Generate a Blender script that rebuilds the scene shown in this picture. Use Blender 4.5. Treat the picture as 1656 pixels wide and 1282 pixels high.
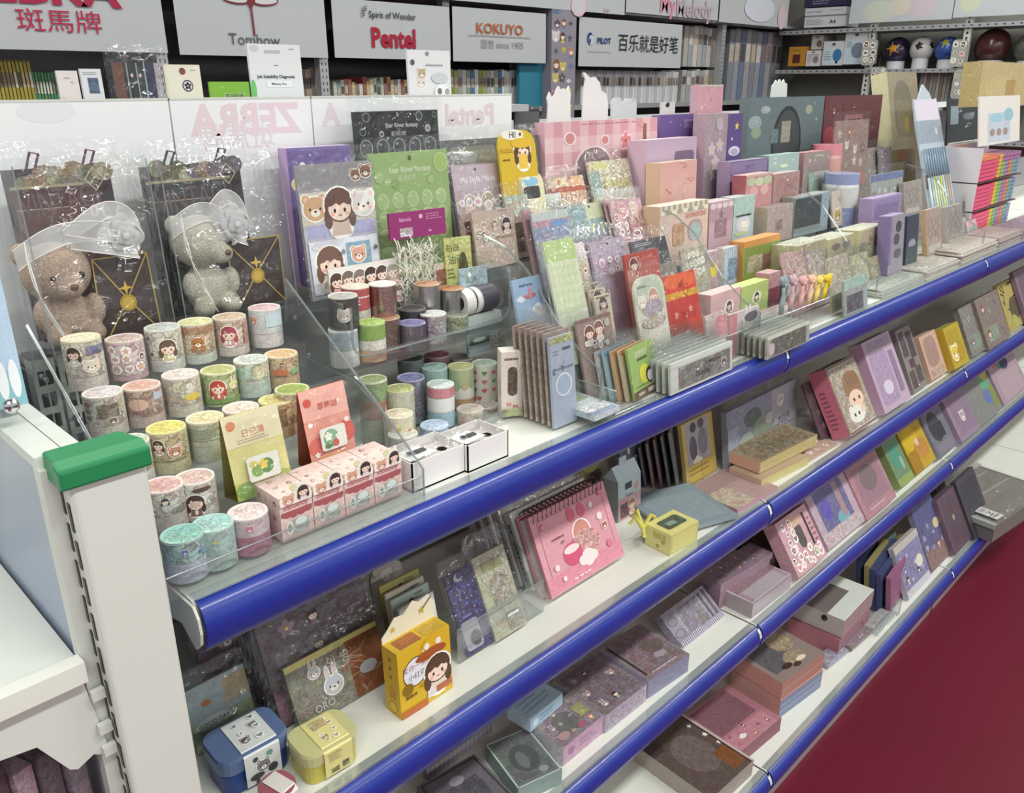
import bpy, math, random
from mathutils import Vector, Matrix
scene = bpy.context.scene
for o in list(bpy.data.objects): bpy.data.objects.remove(o)
COL = scene.collection
# ------------------------------------------------------------------ camera
CAM = Vector((-0.2268, -0.5884, 1.3858)); FPX = 1345.33
AZ, PITCH = math.radians(45.353), math.radians(20.682)
FWD = Vector((math.sin(AZ)*math.cos(PITCH), math.cos(AZ)*math.cos(PITCH), -math.sin(PITCH)))
RGT = FWD.cross(Vector((0,0,1))).normalized(); DWN = FWD.cross(RGT)
cd = bpy.data.cameras.new('camera'); cam = bpy.data.objects.new('camera', cd); COL.objects.link(cam)
cd.sensor_width = 36.0; cd.lens = FPX/1656*36.0; cd.clip_start = 0.02; cd.clip_end = 60
cam.matrix_world = Matrix(((RGT.x,-DWN.x,-FWD.x,CAM.x),(RGT.y,-DWN.y,-FWD.y,CAM.y),(RGT.z,-DWN.z,-FWD.z,CAM.z),(0,0,0,1)))
scene.camera = cam
# ------------------------------------------------------------------ world, lights, exposure
scene.view_settings.view_transform = 'Standard'; scene.view_settings.look = 'None'
scene.view_settings.gamma = 1.0; scene.view_settings.use_curve_mapping = False
scene.view_settings.exposure = 0.05
w = bpy.data.worlds.new('world'); scene.world = w; w.use_nodes = True
w.node_tree.nodes['Background'].inputs[0].default_value = (0.93, 0.96, 1.0, 1)
w.node_tree.nodes['Background'].inputs[1].default_value = 0.62
def area(name, loc, sx, sy, power, col=(0.98,1.0,0.955), rot=(0,0,0)):
    l = bpy.data.lights.new(name, 'AREA'); l.shape = 'RECTANGLE'; l.size = sx; l.size_y = sy; l.energy = power; l.color = col
    o = bpy.data.objects.new(name, l); o.location = loc; o.rotation_euler = rot; COL.objects.link(o); return o
for i, x in enumerate((-1.3, 0.3, 1.9, 3.5, 5.1)):          # rows of ceiling tubes over the two aisles, plus an added fill row
    area('ceiling_tube_or_fill', (x, -1.15, 2.75), 1.2, 0.16, 25)
    area('ceiling_tube_or_fill', (x, 1.15, 2.85), 1.2, 0.16, 20)
    area('ceiling_tube_or_fill', (x, -3.1, 2.75), 1.2, 0.16, 19)  # added row, frontal fill to brighten the lower shelves
cy = scene.cycles
cy.max_bounces = 8; cy.diffuse_bounces = 4; cy.glossy_bounces = 3; cy.transmission_bounces = 4; cy.transparent_max_bounces = 20
cy.caustics_reflective = False; cy.caustics_refractive = False
try: cy.use_denoising = True
except Exception: pass
# ------------------------------------------------------------------ pixel -> place (frame 1656 x 1282)
def ray(px, py): return FWD + RGT*((px-828)/FPX) + DWN*((py-641)/FPX)
def on_x(px, py, X): d = ray(px, py); return CAM + d*((X-CAM.x)/d.x)
def on_y(px, py, Y): d = ray(px, py); return CAM + d*((Y-CAM.y)/d.y)
def on_z(px, py, Z): d = ray(px, py); return CAM + d*((Z-CAM.z)/d.z)
def on_plane(px, py, P, n): d = ray(px, py); return CAM + d*((P-CAM).dot(n)/d.dot(n))
Z1, Z2, Z3, Z4 = 0.985, 0.703, 0.451, 0.145                # tops of the four shelves
# ------------------------------------------------------------------ colours and materials
def lin(h):
    if isinstance(h, tuple): return h
    if len(h) == 3: h = ''.join(a*2 for a in h)
    def f(v): v /= 255; return v/12.92 if v <= 0.04045 else ((v+0.055)/1.055)**2.4
    return tuple(f(int(h[i:i+2], 16)) for i in (0, 2, 4))
def newmat(name):
    m = bpy.data.materials.new(name); m.use_nodes = True; nt = m.node_tree; return m, nt, nt.nodes['Principled BSDF']
def N(nt, t, **k):
    n = nt.nodes.new(t)
    for a, b in k.items(): setattr(n, a, b)
    return n
def ink_material(name, rough=0.45, spec=0.4, metal=0.0, coat=0.0, scale=150.0):
    """printed paper or plastic: colour from the mesh's 'ink' attribute, its alpha adds a busy line-art print"""
    m, nt, b = newmat(name); L = nt.links.new
    at = N(nt, 'ShaderNodeAttribute', attribute_name='ink'); tc = N(nt, 'ShaderNodeTexCoord')
    no = N(nt, 'ShaderNodeTexNoise'); no.inputs['Scale'].default_value = 75; L(tc.outputs['Object'], no.inputs['Vector'])
    wp = N(nt, 'ShaderNodeMixRGB'); wp.inputs[0].default_value = 0.017; L(tc.outputs['Object'], wp.inputs[1]); L(no.outputs['Color'], wp.inputs[2])
    v1 = N(nt, 'ShaderNodeTexVoronoi'); v1.inputs['Scale'].default_value = scale; L(wp.outputs[0], v1.inputs['Vector'])
    v2 = N(nt, 'ShaderNodeTexVoronoi', feature='DISTANCE_TO_EDGE'); v2.inputs['Scale'].default_value = scale; L(wp.outputs[0], v2.inputs['Vector'])
    hs = N(nt, 'ShaderNodeHueSaturation'); hs.inputs['Saturation'].default_value = 0.55; L(v1.outputs['Color'], hs.inputs['Color'])
    f1 = N(nt, 'ShaderNodeMath', operation='MULTIPLY'); f1.inputs[1].default_value = 0.5; L(at.outputs['Alpha'], f1.inputs[0])
    mx = N(nt, 'ShaderNodeMixRGB', blend_type='SOFT_LIGHT'); L(f1.outputs[0], mx.inputs[0]); L(at.outputs['Color'], mx.inputs[1]); L(hs.outputs[0], mx.inputs[2])
    sp = N(nt, 'ShaderNodeSeparateColor'); L(v1.outputs['Color'], sp.inputs[0]); gt = N(nt, 'ShaderNodeMath', operation='GREATER_THAN'); gt.inputs[1].default_value = 0.78; L(sp.outputs[0], gt.inputs[0])
    f4 = N(nt, 'ShaderNodeMath', operation='MULTIPLY'); L(gt.outputs[0], f4.inputs[0]); L(f1.outputs[0], f4.inputs[1])
    bl = N(nt, 'ShaderNodeMixRGB', blend_type='MULTIPLY'); bl.inputs[2].default_value = (0.34, 0.26, 0.23, 1); L(f4.outputs[0], bl.inputs[0]); L(mx.outputs[0], bl.inputs[1])
    lt = N(nt, 'ShaderNodeMath', operation='LESS_THAN'); lt.inputs[1].default_value = 0.075; L(v2.outputs['Distance'], lt.inputs[0])
    f2 = N(nt, 'ShaderNodeMath', operation='MULTIPLY'); L(lt.outputs[0], f2.inputs[0]); L(at.outputs['Alpha'], f2.inputs[1])
    f3 = N(nt, 'ShaderNodeMath', operation='MULTIPLY'); f3.inputs[1].default_value = 0.62; L(f2.outputs[0], f3.inputs[0])
    dk = N(nt, 'ShaderNodeMixRGB', blend_type='MULTIPLY'); dk.inputs[2].default_value = (0.16, 0.12, 0.11, 1)
    L(f3.outputs[0], dk.inputs[0]); L(bl.outputs[0], dk.inputs[1])
    n2 = N(nt, 'ShaderNodeTexNoise'); n2.inputs['Scale'].default_value = 25; L(tc.outputs['Object'], n2.inputs['Vector'])
    mr = N(nt, 'ShaderNodeMapRange'); mr.inputs[3].default_value = rough*0.85; mr.inputs[4].default_value = rough*1.15; L(n2.outputs[0], mr.inputs[0])
    L(dk.outputs[0], b.inputs['Base Color']); L(mr.outputs[0], b.inputs['Roughness'])
    b.inputs['Specular IOR Level'].default_value = spec; b.inputs['Metallic'].default_value = metal; b.inputs['Coat Weight'].default_value = coat
    return m
def plain(name, col, rough=0.5, metal=0.0, spec=0.5, var=0.06, nscale=9.0, bump=0.0, coat=0.0):
    m, nt, b = newmat(name); L = nt.links.new; c = lin(col)
    tc = N(nt, 'ShaderNodeTexCoord'); no = N(nt, 'ShaderNodeTexNoise'); no.inputs['Scale'].default_value = nscale; no.inputs['Detail'].default_value = 4
    L(tc.outputs['Object'], no.inputs['Vector'])
    r = N(nt, 'ShaderNodeMixRGB'); r.inputs[1].default_value = tuple(x*(1-var) for x in c)+(1,); r.inputs[2].default_value = tuple(min(1, x*(1+var)) for x in c)+(1,)
    L(no.outputs[0], r.inputs[0]); L(r.outputs[0], b.inputs['Base Color'])
    b.inputs['Roughness'].default_value = rough; b.inputs['Metallic'].default_value = metal; b.inputs['Specular IOR Level'].default_value = spec; b.inputs['Coat Weight'].default_value = coat
    if bump:
        bp = N(nt, 'ShaderNodeBump'); bp.inputs['Strength'].default_value = bump; bp.inputs['Distance'].default_value = 0.002; L(no.outputs[0], bp.inputs['Height']); L(bp.outputs[0], b.inputs['Normal'])
    return m
def clear(name, tint=(0.96,0.97,0.97), gloss=0.14, rough=0.07, wrinkle=0.0, haze=0.0, wscale=60):
    """thin clear plastic: see-through with a skin of reflection, wrinkles and a little milky haze"""
    m = bpy.data.materials.new(name); m.use_nodes = True; nt = m.node_tree; nt.nodes.clear(); L = nt.links.new
    out = N(nt, 'ShaderNodeOutputMaterial'); tr = N(nt, 'ShaderNodeBsdfTransparent'); tr.inputs[0].default_value = tint+(1,)
    gl = N(nt, 'ShaderNodeBsdfGlossy'); gl.inputs['Roughness'].default_value = rough; gl.inputs[0].default_value = (1,1,1,1)
    df = N(nt, 'ShaderNodeBsdfDiffuse'); df.inputs[0].default_value = (0.85,0.87,0.88,1)
    lw = N(nt, 'ShaderNodeLayerWeight'); lw.inputs[0].default_value = 0.35
    ma = N(nt, 'ShaderNodeMath', operation='MULTIPLY_ADD'); ma.inputs[1].default_value = gloss*1.6; ma.inputs[2].default_value = gloss*0.35; L(lw.outputs['Fresnel'], ma.inputs[0])
    m1 = N(nt, 'ShaderNodeMixShader'); L(ma.outputs[0], m1.inputs[0]); L(gl.outputs[0], m1.inputs[2])
    m0 = N(nt, 'ShaderNodeMixShader'); m0.inputs[0].default_value = haze; L(tr.outputs[0], m0.inputs[1]); L(df.outputs[0], m0.inputs[2])
    L(m0.outputs[0], m1.inputs[1]); L(m1.outputs[0], out.inputs['Surface'])
    tc = N(nt, 'ShaderNodeTexCoord'); no = N(nt, 'ShaderNodeTexNoise'); no.inputs['Scale'].default_value = wscale; no.inputs['Detail'].default_value = 2; L(tc.outputs['Object'], no.inputs['Vector'])
    if wrinkle:
        bp = N(nt, 'ShaderNodeBump'); bp.inputs['Strength'].default_value = wrinkle; bp.inputs['Distance'].default_value = 0.02; L(no.outputs[0], bp.inputs['Height'])
        L(bp.outputs[0], gl.inputs['Normal']); L(bp.outputs[0], lw.inputs['Normal'])
    return m
M = dict(
    paper=ink_material('printed_paper', 0.5), gloss=ink_material('glossy_print', 0.22, 0.5), foil=ink_material('metal_foil', 0.25, 0.5, 0.85, scale=260),
    cloth=ink_material('soft_cloth', 0.9, 0.1), plastic=ink_material('moulded_plastic', 0.3, 0.5),
    film=clear('wrinkled_film', (0.965,0.97,0.97), 0.085, 0.10, 0.45, 0.012, 45), shrink=clear('tight_film', (0.975,0.975,0.975), 0.07, 0.1, 0.25, 0.0, 120),
    acrylic=clear('clear_acrylic', (0.955,0.968,0.965), 0.10, 0.03, 0.0, 0.02), edge=clear('acrylic_edge', (0.62,0.68,0.68), 0.14, 0.16, 0.0, 0.16),
    lace=clear('sheer_lace', (0.86,0.84,0.84), 0.05, 0.4, 0.2, 0.52, 400), tinted=clear('tinted_window', (0.62,0.60,0.62), 0.14, 0.06, 0.15, 0.04),
    white=plain('white_enamel', 'd3d6ce', 0.35, var=0.02), shelf=plain('shelf_enamel', 'dfe1d8', 0.4, var=0.02), dark=plain('dark_board', '2d2b2e', 0.7),
    blue=None, green=plain('green_cap', '23804f', 0.35, var=0.03), red=plain('red_floor', '651528', 0.42, var=0.10, nscale=1.6, spec=0.3),
    chrome=plain('chrome', 'd8d8dc', 0.12, 1.0), steel=plain('steel_rail', 'b9bbbd', 0.4, 0.5, var=0.04), wall=plain('grey_wall', '77777c', 0.8, nscale=3),
    banner=plain('banner_cloth', 'b6babc', 0.7, var=0.05, nscale=4, bump=0.15), frost=None, panel=None)
# price strip: glossy blue plastic with a clear outer skin
def strip_mat():
    m, nt, b = newmat('blue_price_strip'); L = nt.links.new
    tc = N(nt, 'ShaderNodeTexCoord'); no = N(nt, 'ShaderNodeTexNoise'); no.inputs['Scale'].default_value = 6; L(tc.outputs['Object'], no.inputs['Vector'])
    mp = N(nt, 'ShaderNodeMapping'); mp.inputs['Scale'].default_value = (0.5, 30, 30)
    r = N(nt, 'ShaderNodeMixRGB'); r.inputs[1].default_value = lin('152c88')+(1,); r.inputs[2].default_value = lin('1a3399')+(1,)
    L(no.outputs[0], r.inputs[0]); L(r.outputs[0], b.inputs['Base Color']); b.inputs['Roughness'].default_value = 0.42; b.inputs['Coat Weight'].default_value = 0.5; b.inputs['Coat Roughness'].default_value = 0.16
    return m
M['blue'] = strip_mat()
def frost_mat():
    m, nt, b = newmat('milky_panel'); b.inputs['Base Color'].default_value = lin('eef0f0')+(1,); b.inputs['Roughness'].default_value = 0.25
    L = nt.links.new; at = N(nt, 'ShaderNodeAttribute', attribute_name='ink'); L(at.outputs['Color'], b.inputs['Base Color']); return m
M['frost'] = frost_mat()
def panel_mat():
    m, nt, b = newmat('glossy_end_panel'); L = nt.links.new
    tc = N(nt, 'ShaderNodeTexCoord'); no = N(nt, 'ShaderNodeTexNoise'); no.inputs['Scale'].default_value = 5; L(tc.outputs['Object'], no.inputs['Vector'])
    r = N(nt, 'ShaderNodeMixRGB'); r.inputs[1].default_value = lin('7f93b8')+(1,); r.inputs[2].default_value = lin('b4b8bd')+(1,)  # bluish, blotchy reflections of the white panel painted into its base colour
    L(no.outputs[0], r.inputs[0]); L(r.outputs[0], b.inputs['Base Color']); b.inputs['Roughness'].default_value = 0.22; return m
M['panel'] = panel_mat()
# ------------------------------------------------------------------ mesh builder
class MB:
    def __init__(s): s.v = []; s.f = []; s.c = []
    def face(s, pts, col, busy=0.0):
        n = len(s.v); s.v += [tuple(p) for p in pts]; s.f.append(tuple(range(n, n+len(pts)))); s.c.append(lin(col)+(busy,)); return s
    def mesh(s, vs, fs, col, busy=0.0):
        n = len(s.v); s.v += [tuple(p) for p in vs]; c = lin(col)+(busy,)
        for f in fs: s.f.append(tuple(n+i for i in f)); s.c.append(c)
        return s
    def box(s, x0, x1, y0, y1, z0, z1, col='ddd', busy=0.0, M4=None):
        vs = [(x,y,z) for z in (z0,z1) for y in (y0,y1) for x in (x0,x1)]
        if M4 is not None: vs = [tuple(M4 @ Vector(p)) for p in vs]
        return s.mesh(vs, [(0,2,3,1),(4,5,7,6),(0,1,5,4),(2,6,7,3),(0,4,6,2),(1,3,7,5)], col, busy)
    def rbox(s, x0, x1, y0, y1, z0, z1, r, col='ddd', busy=0.0, n=4):
        """box whose outline in x-z has rounded corners"""
        r = min(r, (x1-x0)/2.01, (z1-z0)/2.01); pts = []
        for cx, cz, a0 in ((x1-r, z1-r, 0), (x0+r, z1-r, 90), (x0+r, z0+r, 180), (x1-r, z0+r, 270)):
            for i in range(n+1): a = math.radians(a0+90*i/n); pts.append((cx+r*math.cos(a), cz+r*math.sin(a)))
        return s.prism(pts, y0, y1, col, busy)
    def prism(s, pts, y0, y1, col, busy=0.0):
        """outline (x, z) counter-clockwise from the front, extruded from y0 (front) to y1"""
        n = len(pts); vs = [(x,y0,z) for x,z in pts]+[(x,y1,z) for x,z in pts]
        fs = [tuple(range(n)), tuple(range(2*n-1, n-1, -1))]+[((i+1)%n, i, i+n, (i+1)%n+n) for i in range(n)]
        return s.mesh(vs, fs, col, busy)
    def lathe(s, prof, col, n=24, c=(0,0,0), busy=0.0, ax='z', cols=None):
        """prof: (radius, height) list; cols: colour per band"""
        rings = []
        for r, h in prof:
            ring = []
            for i in range(n):
                a = 2*math.pi*i/n; p = (r*math.cos(a), r*math.sin(a), h)
                if ax == 'x': p = (p[2], p[0], p[1])
                if ax == 'y': p = (p[0], p[2], p[1])
                ring.append((p[0]+c[0], p[1]+c[1], p[2]+c[2]))
            rings.append(ring)
        for k in range(len(rings)-1):
            vs = rings[k]+rings[k+1]; cc = cols[k] if cols else col
            cb = busy[k] if isinstance(busy, (list, tuple)) else busy
            s.mesh(vs, [(i, (i+1)%n, n+(i+1)%n, n+i) for i in range(n)], cc, cb)
        return s
    def tube(s, path, r, col='ddd', n=6, busy=0.0, closed=False):
        P = [Vector(p) for p in path]; rings = []; m = len(P)
        for i, p in enumerate(P):
            a, b = (P[(i-1)%m], P[(i+1)%m]) if closed else (P[max(i-1,0)], P[min(i+1,m-1)])
            t = (b-a).normalized(); u = t.cross(Vector((0.31,0.2,0.93)))
            if u.length < 1e-4: u = t.cross(Vector((1,0,0)))
            u.normalize(); q = t.cross(u)
            rr = r[i] if isinstance(r, (list, tuple)) else r
            rings.append([p+u*rr*math.cos(2*math.pi*k/n)+q*rr*math.sin(2*math.pi*k/n) for k in range(n)])
        vs = [x for g in rings for x in g]; fs = []
        for i in range(m if closed else m-1):
            j = (i+1)%m
            fs += [(i*n+k, i*n+(k+1)%n, j*n+(k+1)%n, j*n+k) for k in range(n)]
        if not closed: fs += [tuple(range(n-1,-1,-1)), tuple((m-1)*n+k for k in range(n))]
        return s.mesh(vs, fs, col, busy)
    def ball(s, c, rx, ry, rz, col, nu=14, nv=9, busy=0.0):
        vs = []; fs = []
        for j in range(nv+1):
            t = math.pi*j/nv
            for i in range(nu):
                a = 2*math.pi*i/nu; vs.append((c[0]+rx*math.sin(t)*math.cos(a), c[1]+ry*math.sin(t)*math.sin(a), c[2]+rz*math.cos(t)))
        for j in range(nv): fs += [(j*nu+i, (j+1)*nu+i, (j+1)*nu+(i+1)%nu, j*nu+(i+1)%nu) for i in range(nu)]
        return s.mesh(vs, fs, col, busy)
    def sheet(s, x0, x1, z0, z1, y, amp, rnd, nx=7, nz=9, col='fff', pinch=0.0):
        """crumpled film sheet facing the viewer"""
        vs = []
        for j in range(nz+1):
            for i in range(nx+1):
                e = 0 if i in (0, nx) or j in (0, nz) else 1
                vs.append((x0+(x1-x0)*i/nx+e*rnd.uniform(-.3,.3)*(x1-x0)/nx, y-e*amp*rnd.random()-pinch*e*math.sin(math.pi*j/nz), z0+(z1-z0)*j/nz+e*rnd.uniform(-.3,.3)*(z1-z0)/nz))
        fs = [(j*(nx+1)+i, j*(nx+1)+i+1, (j+1)*(nx+1)+i+1, (j+1)*(nx+1)+i) for j in range(nz) for i in range(nx)]
        return s.mesh(vs, fs, col)
# ------------------------------------------------------------------ objects
def link(name, data): o = bpy.data.objects.new(name, data); COL.objects.link(o); return o
def thing(name, label, cat, mat4=None, group=None):
    o = link(name, None); o.empty_display_size = 0.02
    if mat4 is not None: o.matrix_world = mat4
    o['label'] = label; o['category'] = cat
    if group: o['group'] = group
    return o
def part(name, mb, mat, parent=None, label=None, smooth=False):
    me = bpy.data.meshes.new(name); me.from_pydata(mb.v, [], mb.f); 
    a = me.color_attributes.new('ink', 'FLOAT_COLOR', 'CORNER')
    buf = []
    for f, c in zip(mb.f, mb.c): buf += list(c)*len(f)
    a.data.foreach_set('color', buf)
    me.materials.append(M[mat] if isinstance(mat, str) else mat)
    if smooth: me.polygons.foreach_set('use_smooth', [True]*len(me.polygons))
    me.update(); o = link(name, me)
    if parent is not None: o.parent = parent
    if label: o['label'] = label
    return o
def tag(o, label, cat, group=None):
    o['label'] = label; o['category'] = cat
    if group: o['group'] = group
    return o
def struct(name, mb, mat, parent=None): o = part(name, mb, mat, parent); o['kind'] = 'structure'; return o
def copy_thing(src, mat4, label, group=None):
    r = src.copy(); COL.objects.link(r); r.matrix_world = mat4; r['label'] = label
    if group: r['group'] = group
    for ch in list(src.children):
        c = ch.copy(); COL.objects.link(c); c.parent = r
        for g in list(ch.children): d = g.copy(); COL.objects.link(d); d.parent = c
    return r
def smooth_by_angle(o, deg=40):
    try: o.data.set_sharp_from_angle(angle=math.radians(deg)); o.data.polygons.foreach_set('use_smooth', [True]*len(o.data.polygons))
    except Exception: pass
# ------------------------------------------------------------------ lettering
_txt = {}
def text_mesh(s, bold=0.0):
    bold = 0.0 if any(ord(ch) > 0x2e00 for ch in s) else min(bold, 0.035)
    k = (s, bold)
    if k not in _txt:
        cu = bpy.data.curves.new('lettering', 'FONT'); cu.body = s; cu.fill_mode = 'FRONT'; cu.resolution_u = 2; cu.offset = bold
        ob = bpy.data.objects.new('lettering', cu); COL.objects.link(ob)
        dg = bpy.context.evaluated_depsgraph_get(); ev = ob.evaluated_get(dg); me = ev.to_mesh()
        vs = [(v.co.x, v.co.y) for v in me.vertices]; fs = [tuple(p.vertices) for p in me.polygons]; ev.to_mesh_clear()
        bpy.data.objects.remove(ob); bpy.data.curves.remove(cu)
        if vs:
            x0 = min(v[0] for v in vs); x1 = max(v[0] for v in vs); y0 = min(v[1] for v in vs); y1 = max(v[1] for v in vs)
        else: x0 = x1 = y0 = y1 = 0
        _txt[k] = ([(x-(x0+x1)/2, y-(y0+y1)/2) for x, y in vs], fs, x1-x0, max(y1-y0, 1e-6))
    return _txt[k]
# ------------------------------------------------------------------ flat artwork (on the plane y = 0, seen from -y)
EPS = 0.00016
class Art:
    def __init__(s, mb, ox, oz, w, h, y=0.0, seed=1, wrap=None):
        s.mb = mb; s.ox = ox; s.oz = oz; s.w = w; s.h = h; s.y = y; s.k = 1; s.r = random.Random(seed); s.wrap = wrap; s.slice = 0.0
    def P(s, x, z, lay): 
        p = (s.ox+x, s.y-EPS*lay, s.oz+z)
        return s.wrap(*p) if s.wrap else p
    def poly(s, pts, col, busy=0.0, lay=None):
        if lay is None: s.k += 0.25; lay = s.k
        if s.slice:
            x0 = min(p[0] for p in pts); x1 = max(p[0] for p in pts); d = s.slice; k = math.floor(x0/d)
            while k*d < x1:
                q = pts
                for lim, sg in ((k*d, 1), ((k+1)*d, -1)):
                    o = []
                    for (ax, az), (bx, bz) in zip(q, q[1:]+q[:1]):
                        ia, ib = sg*(ax-lim) >= 0, sg*(bx-lim) >= 0
                        if ia: o.append((ax, az))
                        if ia != ib: t = (lim-ax)/(bx-ax); o.append((lim, az+(bz-az)*t))
                    q = o
                    if len(q) < 3: break
                if len(q) >= 3: s.mb.face([s.P(x, z, lay) for x, z in q], col, busy)
                k += 1
            return
        s.mb.face([s.P(x, z, lay) for x, z in pts], col, busy)
    def ell(s, x, z, rx, rz, col, n=12, busy=0.0, rot=0.0):
        c, q = math.cos(rot), math.sin(rot); pts = []
        for i in range(n):
            a = 2*math.pi*i/n; u, v = rx*math.cos(a), rz*math.sin(a); pts.append((x+u*c-v*q, z+u*q+v*c))
        s.poly(pts, col, busy)
    def rect(s, x, z, w, h, col, busy=0.0, rad=0.0):
        if rad <= 0: return s.poly([(x,z),(x+w,z),(x+w,z+h),(x,z+h)], col, busy)
        pts = []; r = min(rad, w/2, h/2)
        for cx, cz, a0 in ((x+w-r,z+h-r,0),(x+r,z+h-r,90),(x+r,z+r,180),(x+w-r,z+r,270)):
            for i in range(4): a = math.radians(a0+30*i); pts.append((cx+r*math.cos(a), cz+r*math.sin(a)))
        s.poly(pts, col, busy)
    def line(s, pts, wd, col):
        s.k += 0.25
        for (x0,z0),(x1,z1) in zip(pts, pts[1:]):
            d = math.hypot(x1-x0, z1-z0) or 1e-6; nx, nz = -(z1-z0)/d*wd/2, (x1-x0)/d*wd/2
            s.poly([(x0+nx,z0+nz),(x0-nx,z0-nz),(x1-nx,z1-nz),(x1+nx,z1+nz)], col, 0, s.k)
    def text(s, x, z, size, col, t, bold=0.02, sq=1.0, rot=0.0, maxw=None):
        vs, fs, tw, th = text_mesh(t, bold); k = size; s.k += 0.5; c, q = math.cos(rot), math.sin(rot)
        kx = k*sq
        if maxw and tw*kx > maxw: kx = maxw/tw
        pts = [s.P(x+a*kx*c-b*k*q, z+a*kx*q+b*k*c, s.k) for a, b in vs]
        s.mb.mesh(pts, fs, col)
    def girl(s, x, z, r, hair='5a4030', dress='e9b8b8', out='fdfaf4'):
        if out: s.ell(x, z, r*1.12, r*1.08, out, 16); s.ell(x, z-r*1.35, r*.85, r*.62, out, 12)
        s.poly([(x-r*.5,z-r*.7),(x-r*.68,z-r*1.7),(x+r*.68,z-r*1.7),(x+r*.5,z-r*.7)], dress)
        s.ell(x, z, r, r*.98, hair, 16); s.ell(x-r*.8, z-r*.7, r*.28, r*.6, hair, 10); s.ell(x+r*.8, z-r*.7, r*.28, r*.6, hair, 10)
        s.ell(x, z-r*.22, r*.78, r*.66, 'f6dccb', 14)
        s.poly([(x-r*.82,z-r*.05),(x-r*.5,z-r*.02),(x-r*.2,z+r*.12),(x,z-r*.04),(x+r*.3,z+r*.12),(x+r*.55,z-r*.02),(x+r*.82,z-r*.05),(x+r*.6,z+r*.6),(x,z+r*.82),(x-r*.6,z+r*.6)], hair)
        for d in (-1, 1):
            s.ell(x+d*r*.34, z-r*.3, r*.09, r*.13, '2a2022', 8); s.ell(x+d*r*.5, z-r*.5, r*.14, r*.09, 'f0a9a4', 8)
        s.line([(x-r*.09,z-r*.55),(x,z-r*.6),(x+r*.09,z-r*.55)], r*.06, '7a3a3a')
    def bear(s, x, z, r, col='d9b48c', out='fdfaf4', ears='bear'):
        o = 'fdfaf4' if out else None
        e = {'bear': [(-.72,.7,.36,.36),(.72,.7,.36,.36)], 'bunny': [(-.4,1.25,.24,.75),(.4,1.25,.24,.75)], 'cat': [(-.62,.78,.3,.4),(.62,.78,.3,.4)]}[ears]
        if o:
            s.ell(x, z, r*1.14, r*1.02, o, 14)
            for ex, ez, a, b in e: s.ell(x+ex*r, z+ez*r, a*r*1.3, b*r*1.2, o, 10)
        for ex, ez, a, b in e: s.ell(x+ex*r, z+ez*r, a*r, b*r, col, 10); s.ell(x+ex*r, z+ez*r, a*r*.5, b*r*.55, 'eec5bd', 8)
        s.ell(x, z, r, r*.88, col, 14); s.ell(x, z-r*.3, r*.42, r*.3, 'f7eee0', 10); s.ell(x, z-r*.2, r*.12, r*.09, '3a2a26', 8)
        for d in (-1, 1): s.ell(x+d*r*.45, z-.02*r, r*.09, r*.12, '2a2022', 8); s.ell(x+d*r*.66, z-r*.3, r*.15, r*.1, 'f0a9a4', 8)
    def star(s, x, z, r, col, n=5, inner=.45):
        s.poly([(x+(r if i%2==0 else r*inner)*math.sin(math.pi*i/n), z+(r if i%2==0 else r*inner)*math.cos(math.pi*i/n)) for i in range(2*n)], col)
    def flower(s, x, z, r, col, mid='f2d27a', out=None):
        for i in range(5):
            a = math.radians(90+72*i)
            if out: s.ell(x+.55*r*math.cos(a), z+.55*r*math.sin(a), r*.56, r*.45, out, 10, rot=a)
        for i in range(5): a = math.radians(90+72*i); s.ell(x+.55*r*math.cos(a), z+.55*r*math.sin(a), r*.47, r*.35, col, 10, rot=a)
        s.ell(x, z, r*.2, r*.2, mid, 8)
    def heart(s, x, z, r, col):
        s.poly([(x+r*.062*16*math.sin(t)**3, z+r*.062*(13*math.cos(t)-5*math.cos(2*t)-2*math.cos(3*t)-math.cos(4*t))) for t in [2*math.pi*i/16 for i in range(16)]], col)
    def cloud(s, x, z, r, col):
        for dx, dz, q in ((-.6,0,.5),(0,.2,.65),(.6,0,.5),(0,-.15,.6)): s.ell(x+dx*r, z+dz*r, q*r, q*r*.8, col, 10)
    def scatter(s, n, pal, r0, r1, x0=0.06, x1=.94, z0=.06, z1=.94, white=True):
        cols = max(1, int(math.sqrt(n*(x1-x0)*s.w/max(1e-6, (z1-z0)*s.h))+.5)); rows = max(1, math.ceil(n/cols)); base = s.k
        for i in range(n):
            cx, cz = (i%cols+.5)/cols, (i//cols+.5)/rows
            x = (x0+(x1-x0)*cx)*s.w+s.r.uniform(-.15,.15)*s.w/cols; z = (z0+(z1-z0)*cz)*s.h+s.r.uniform(-.12,.12)*s.h/rows
            r = s.r.uniform(r0, r1)*min(s.w, s.h); c = s.r.choice(pal); q = s.r.random(); s.k = base
            if white: s.ell(x, z, r*1.25, r*1.25, 'faf7f2', 12)
            if q < .2: s.bear(x, z-r*.1, r*.85, c, None, s.r.choice(('bear','bunny','cat')))
            elif q < .36: s.girl(x, z+r*.2, r*.75, s.r.choice(('5a4030','3a3034','8a5a3a','b8805a')), c, None)
            elif q < .5: s.flower(x, z, r, c)
            elif q < .62: s.heart(x, z, r, c)
            elif q < .74: s.star(x, z, r, c)
            elif q < .86: s.cloud(x, z, r*.8, c)
            else: s.rect(x-r*.8, z-r*.6, r*1.6, r*1.2, c, .8, r*.2)
        s.k = base+4
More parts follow.
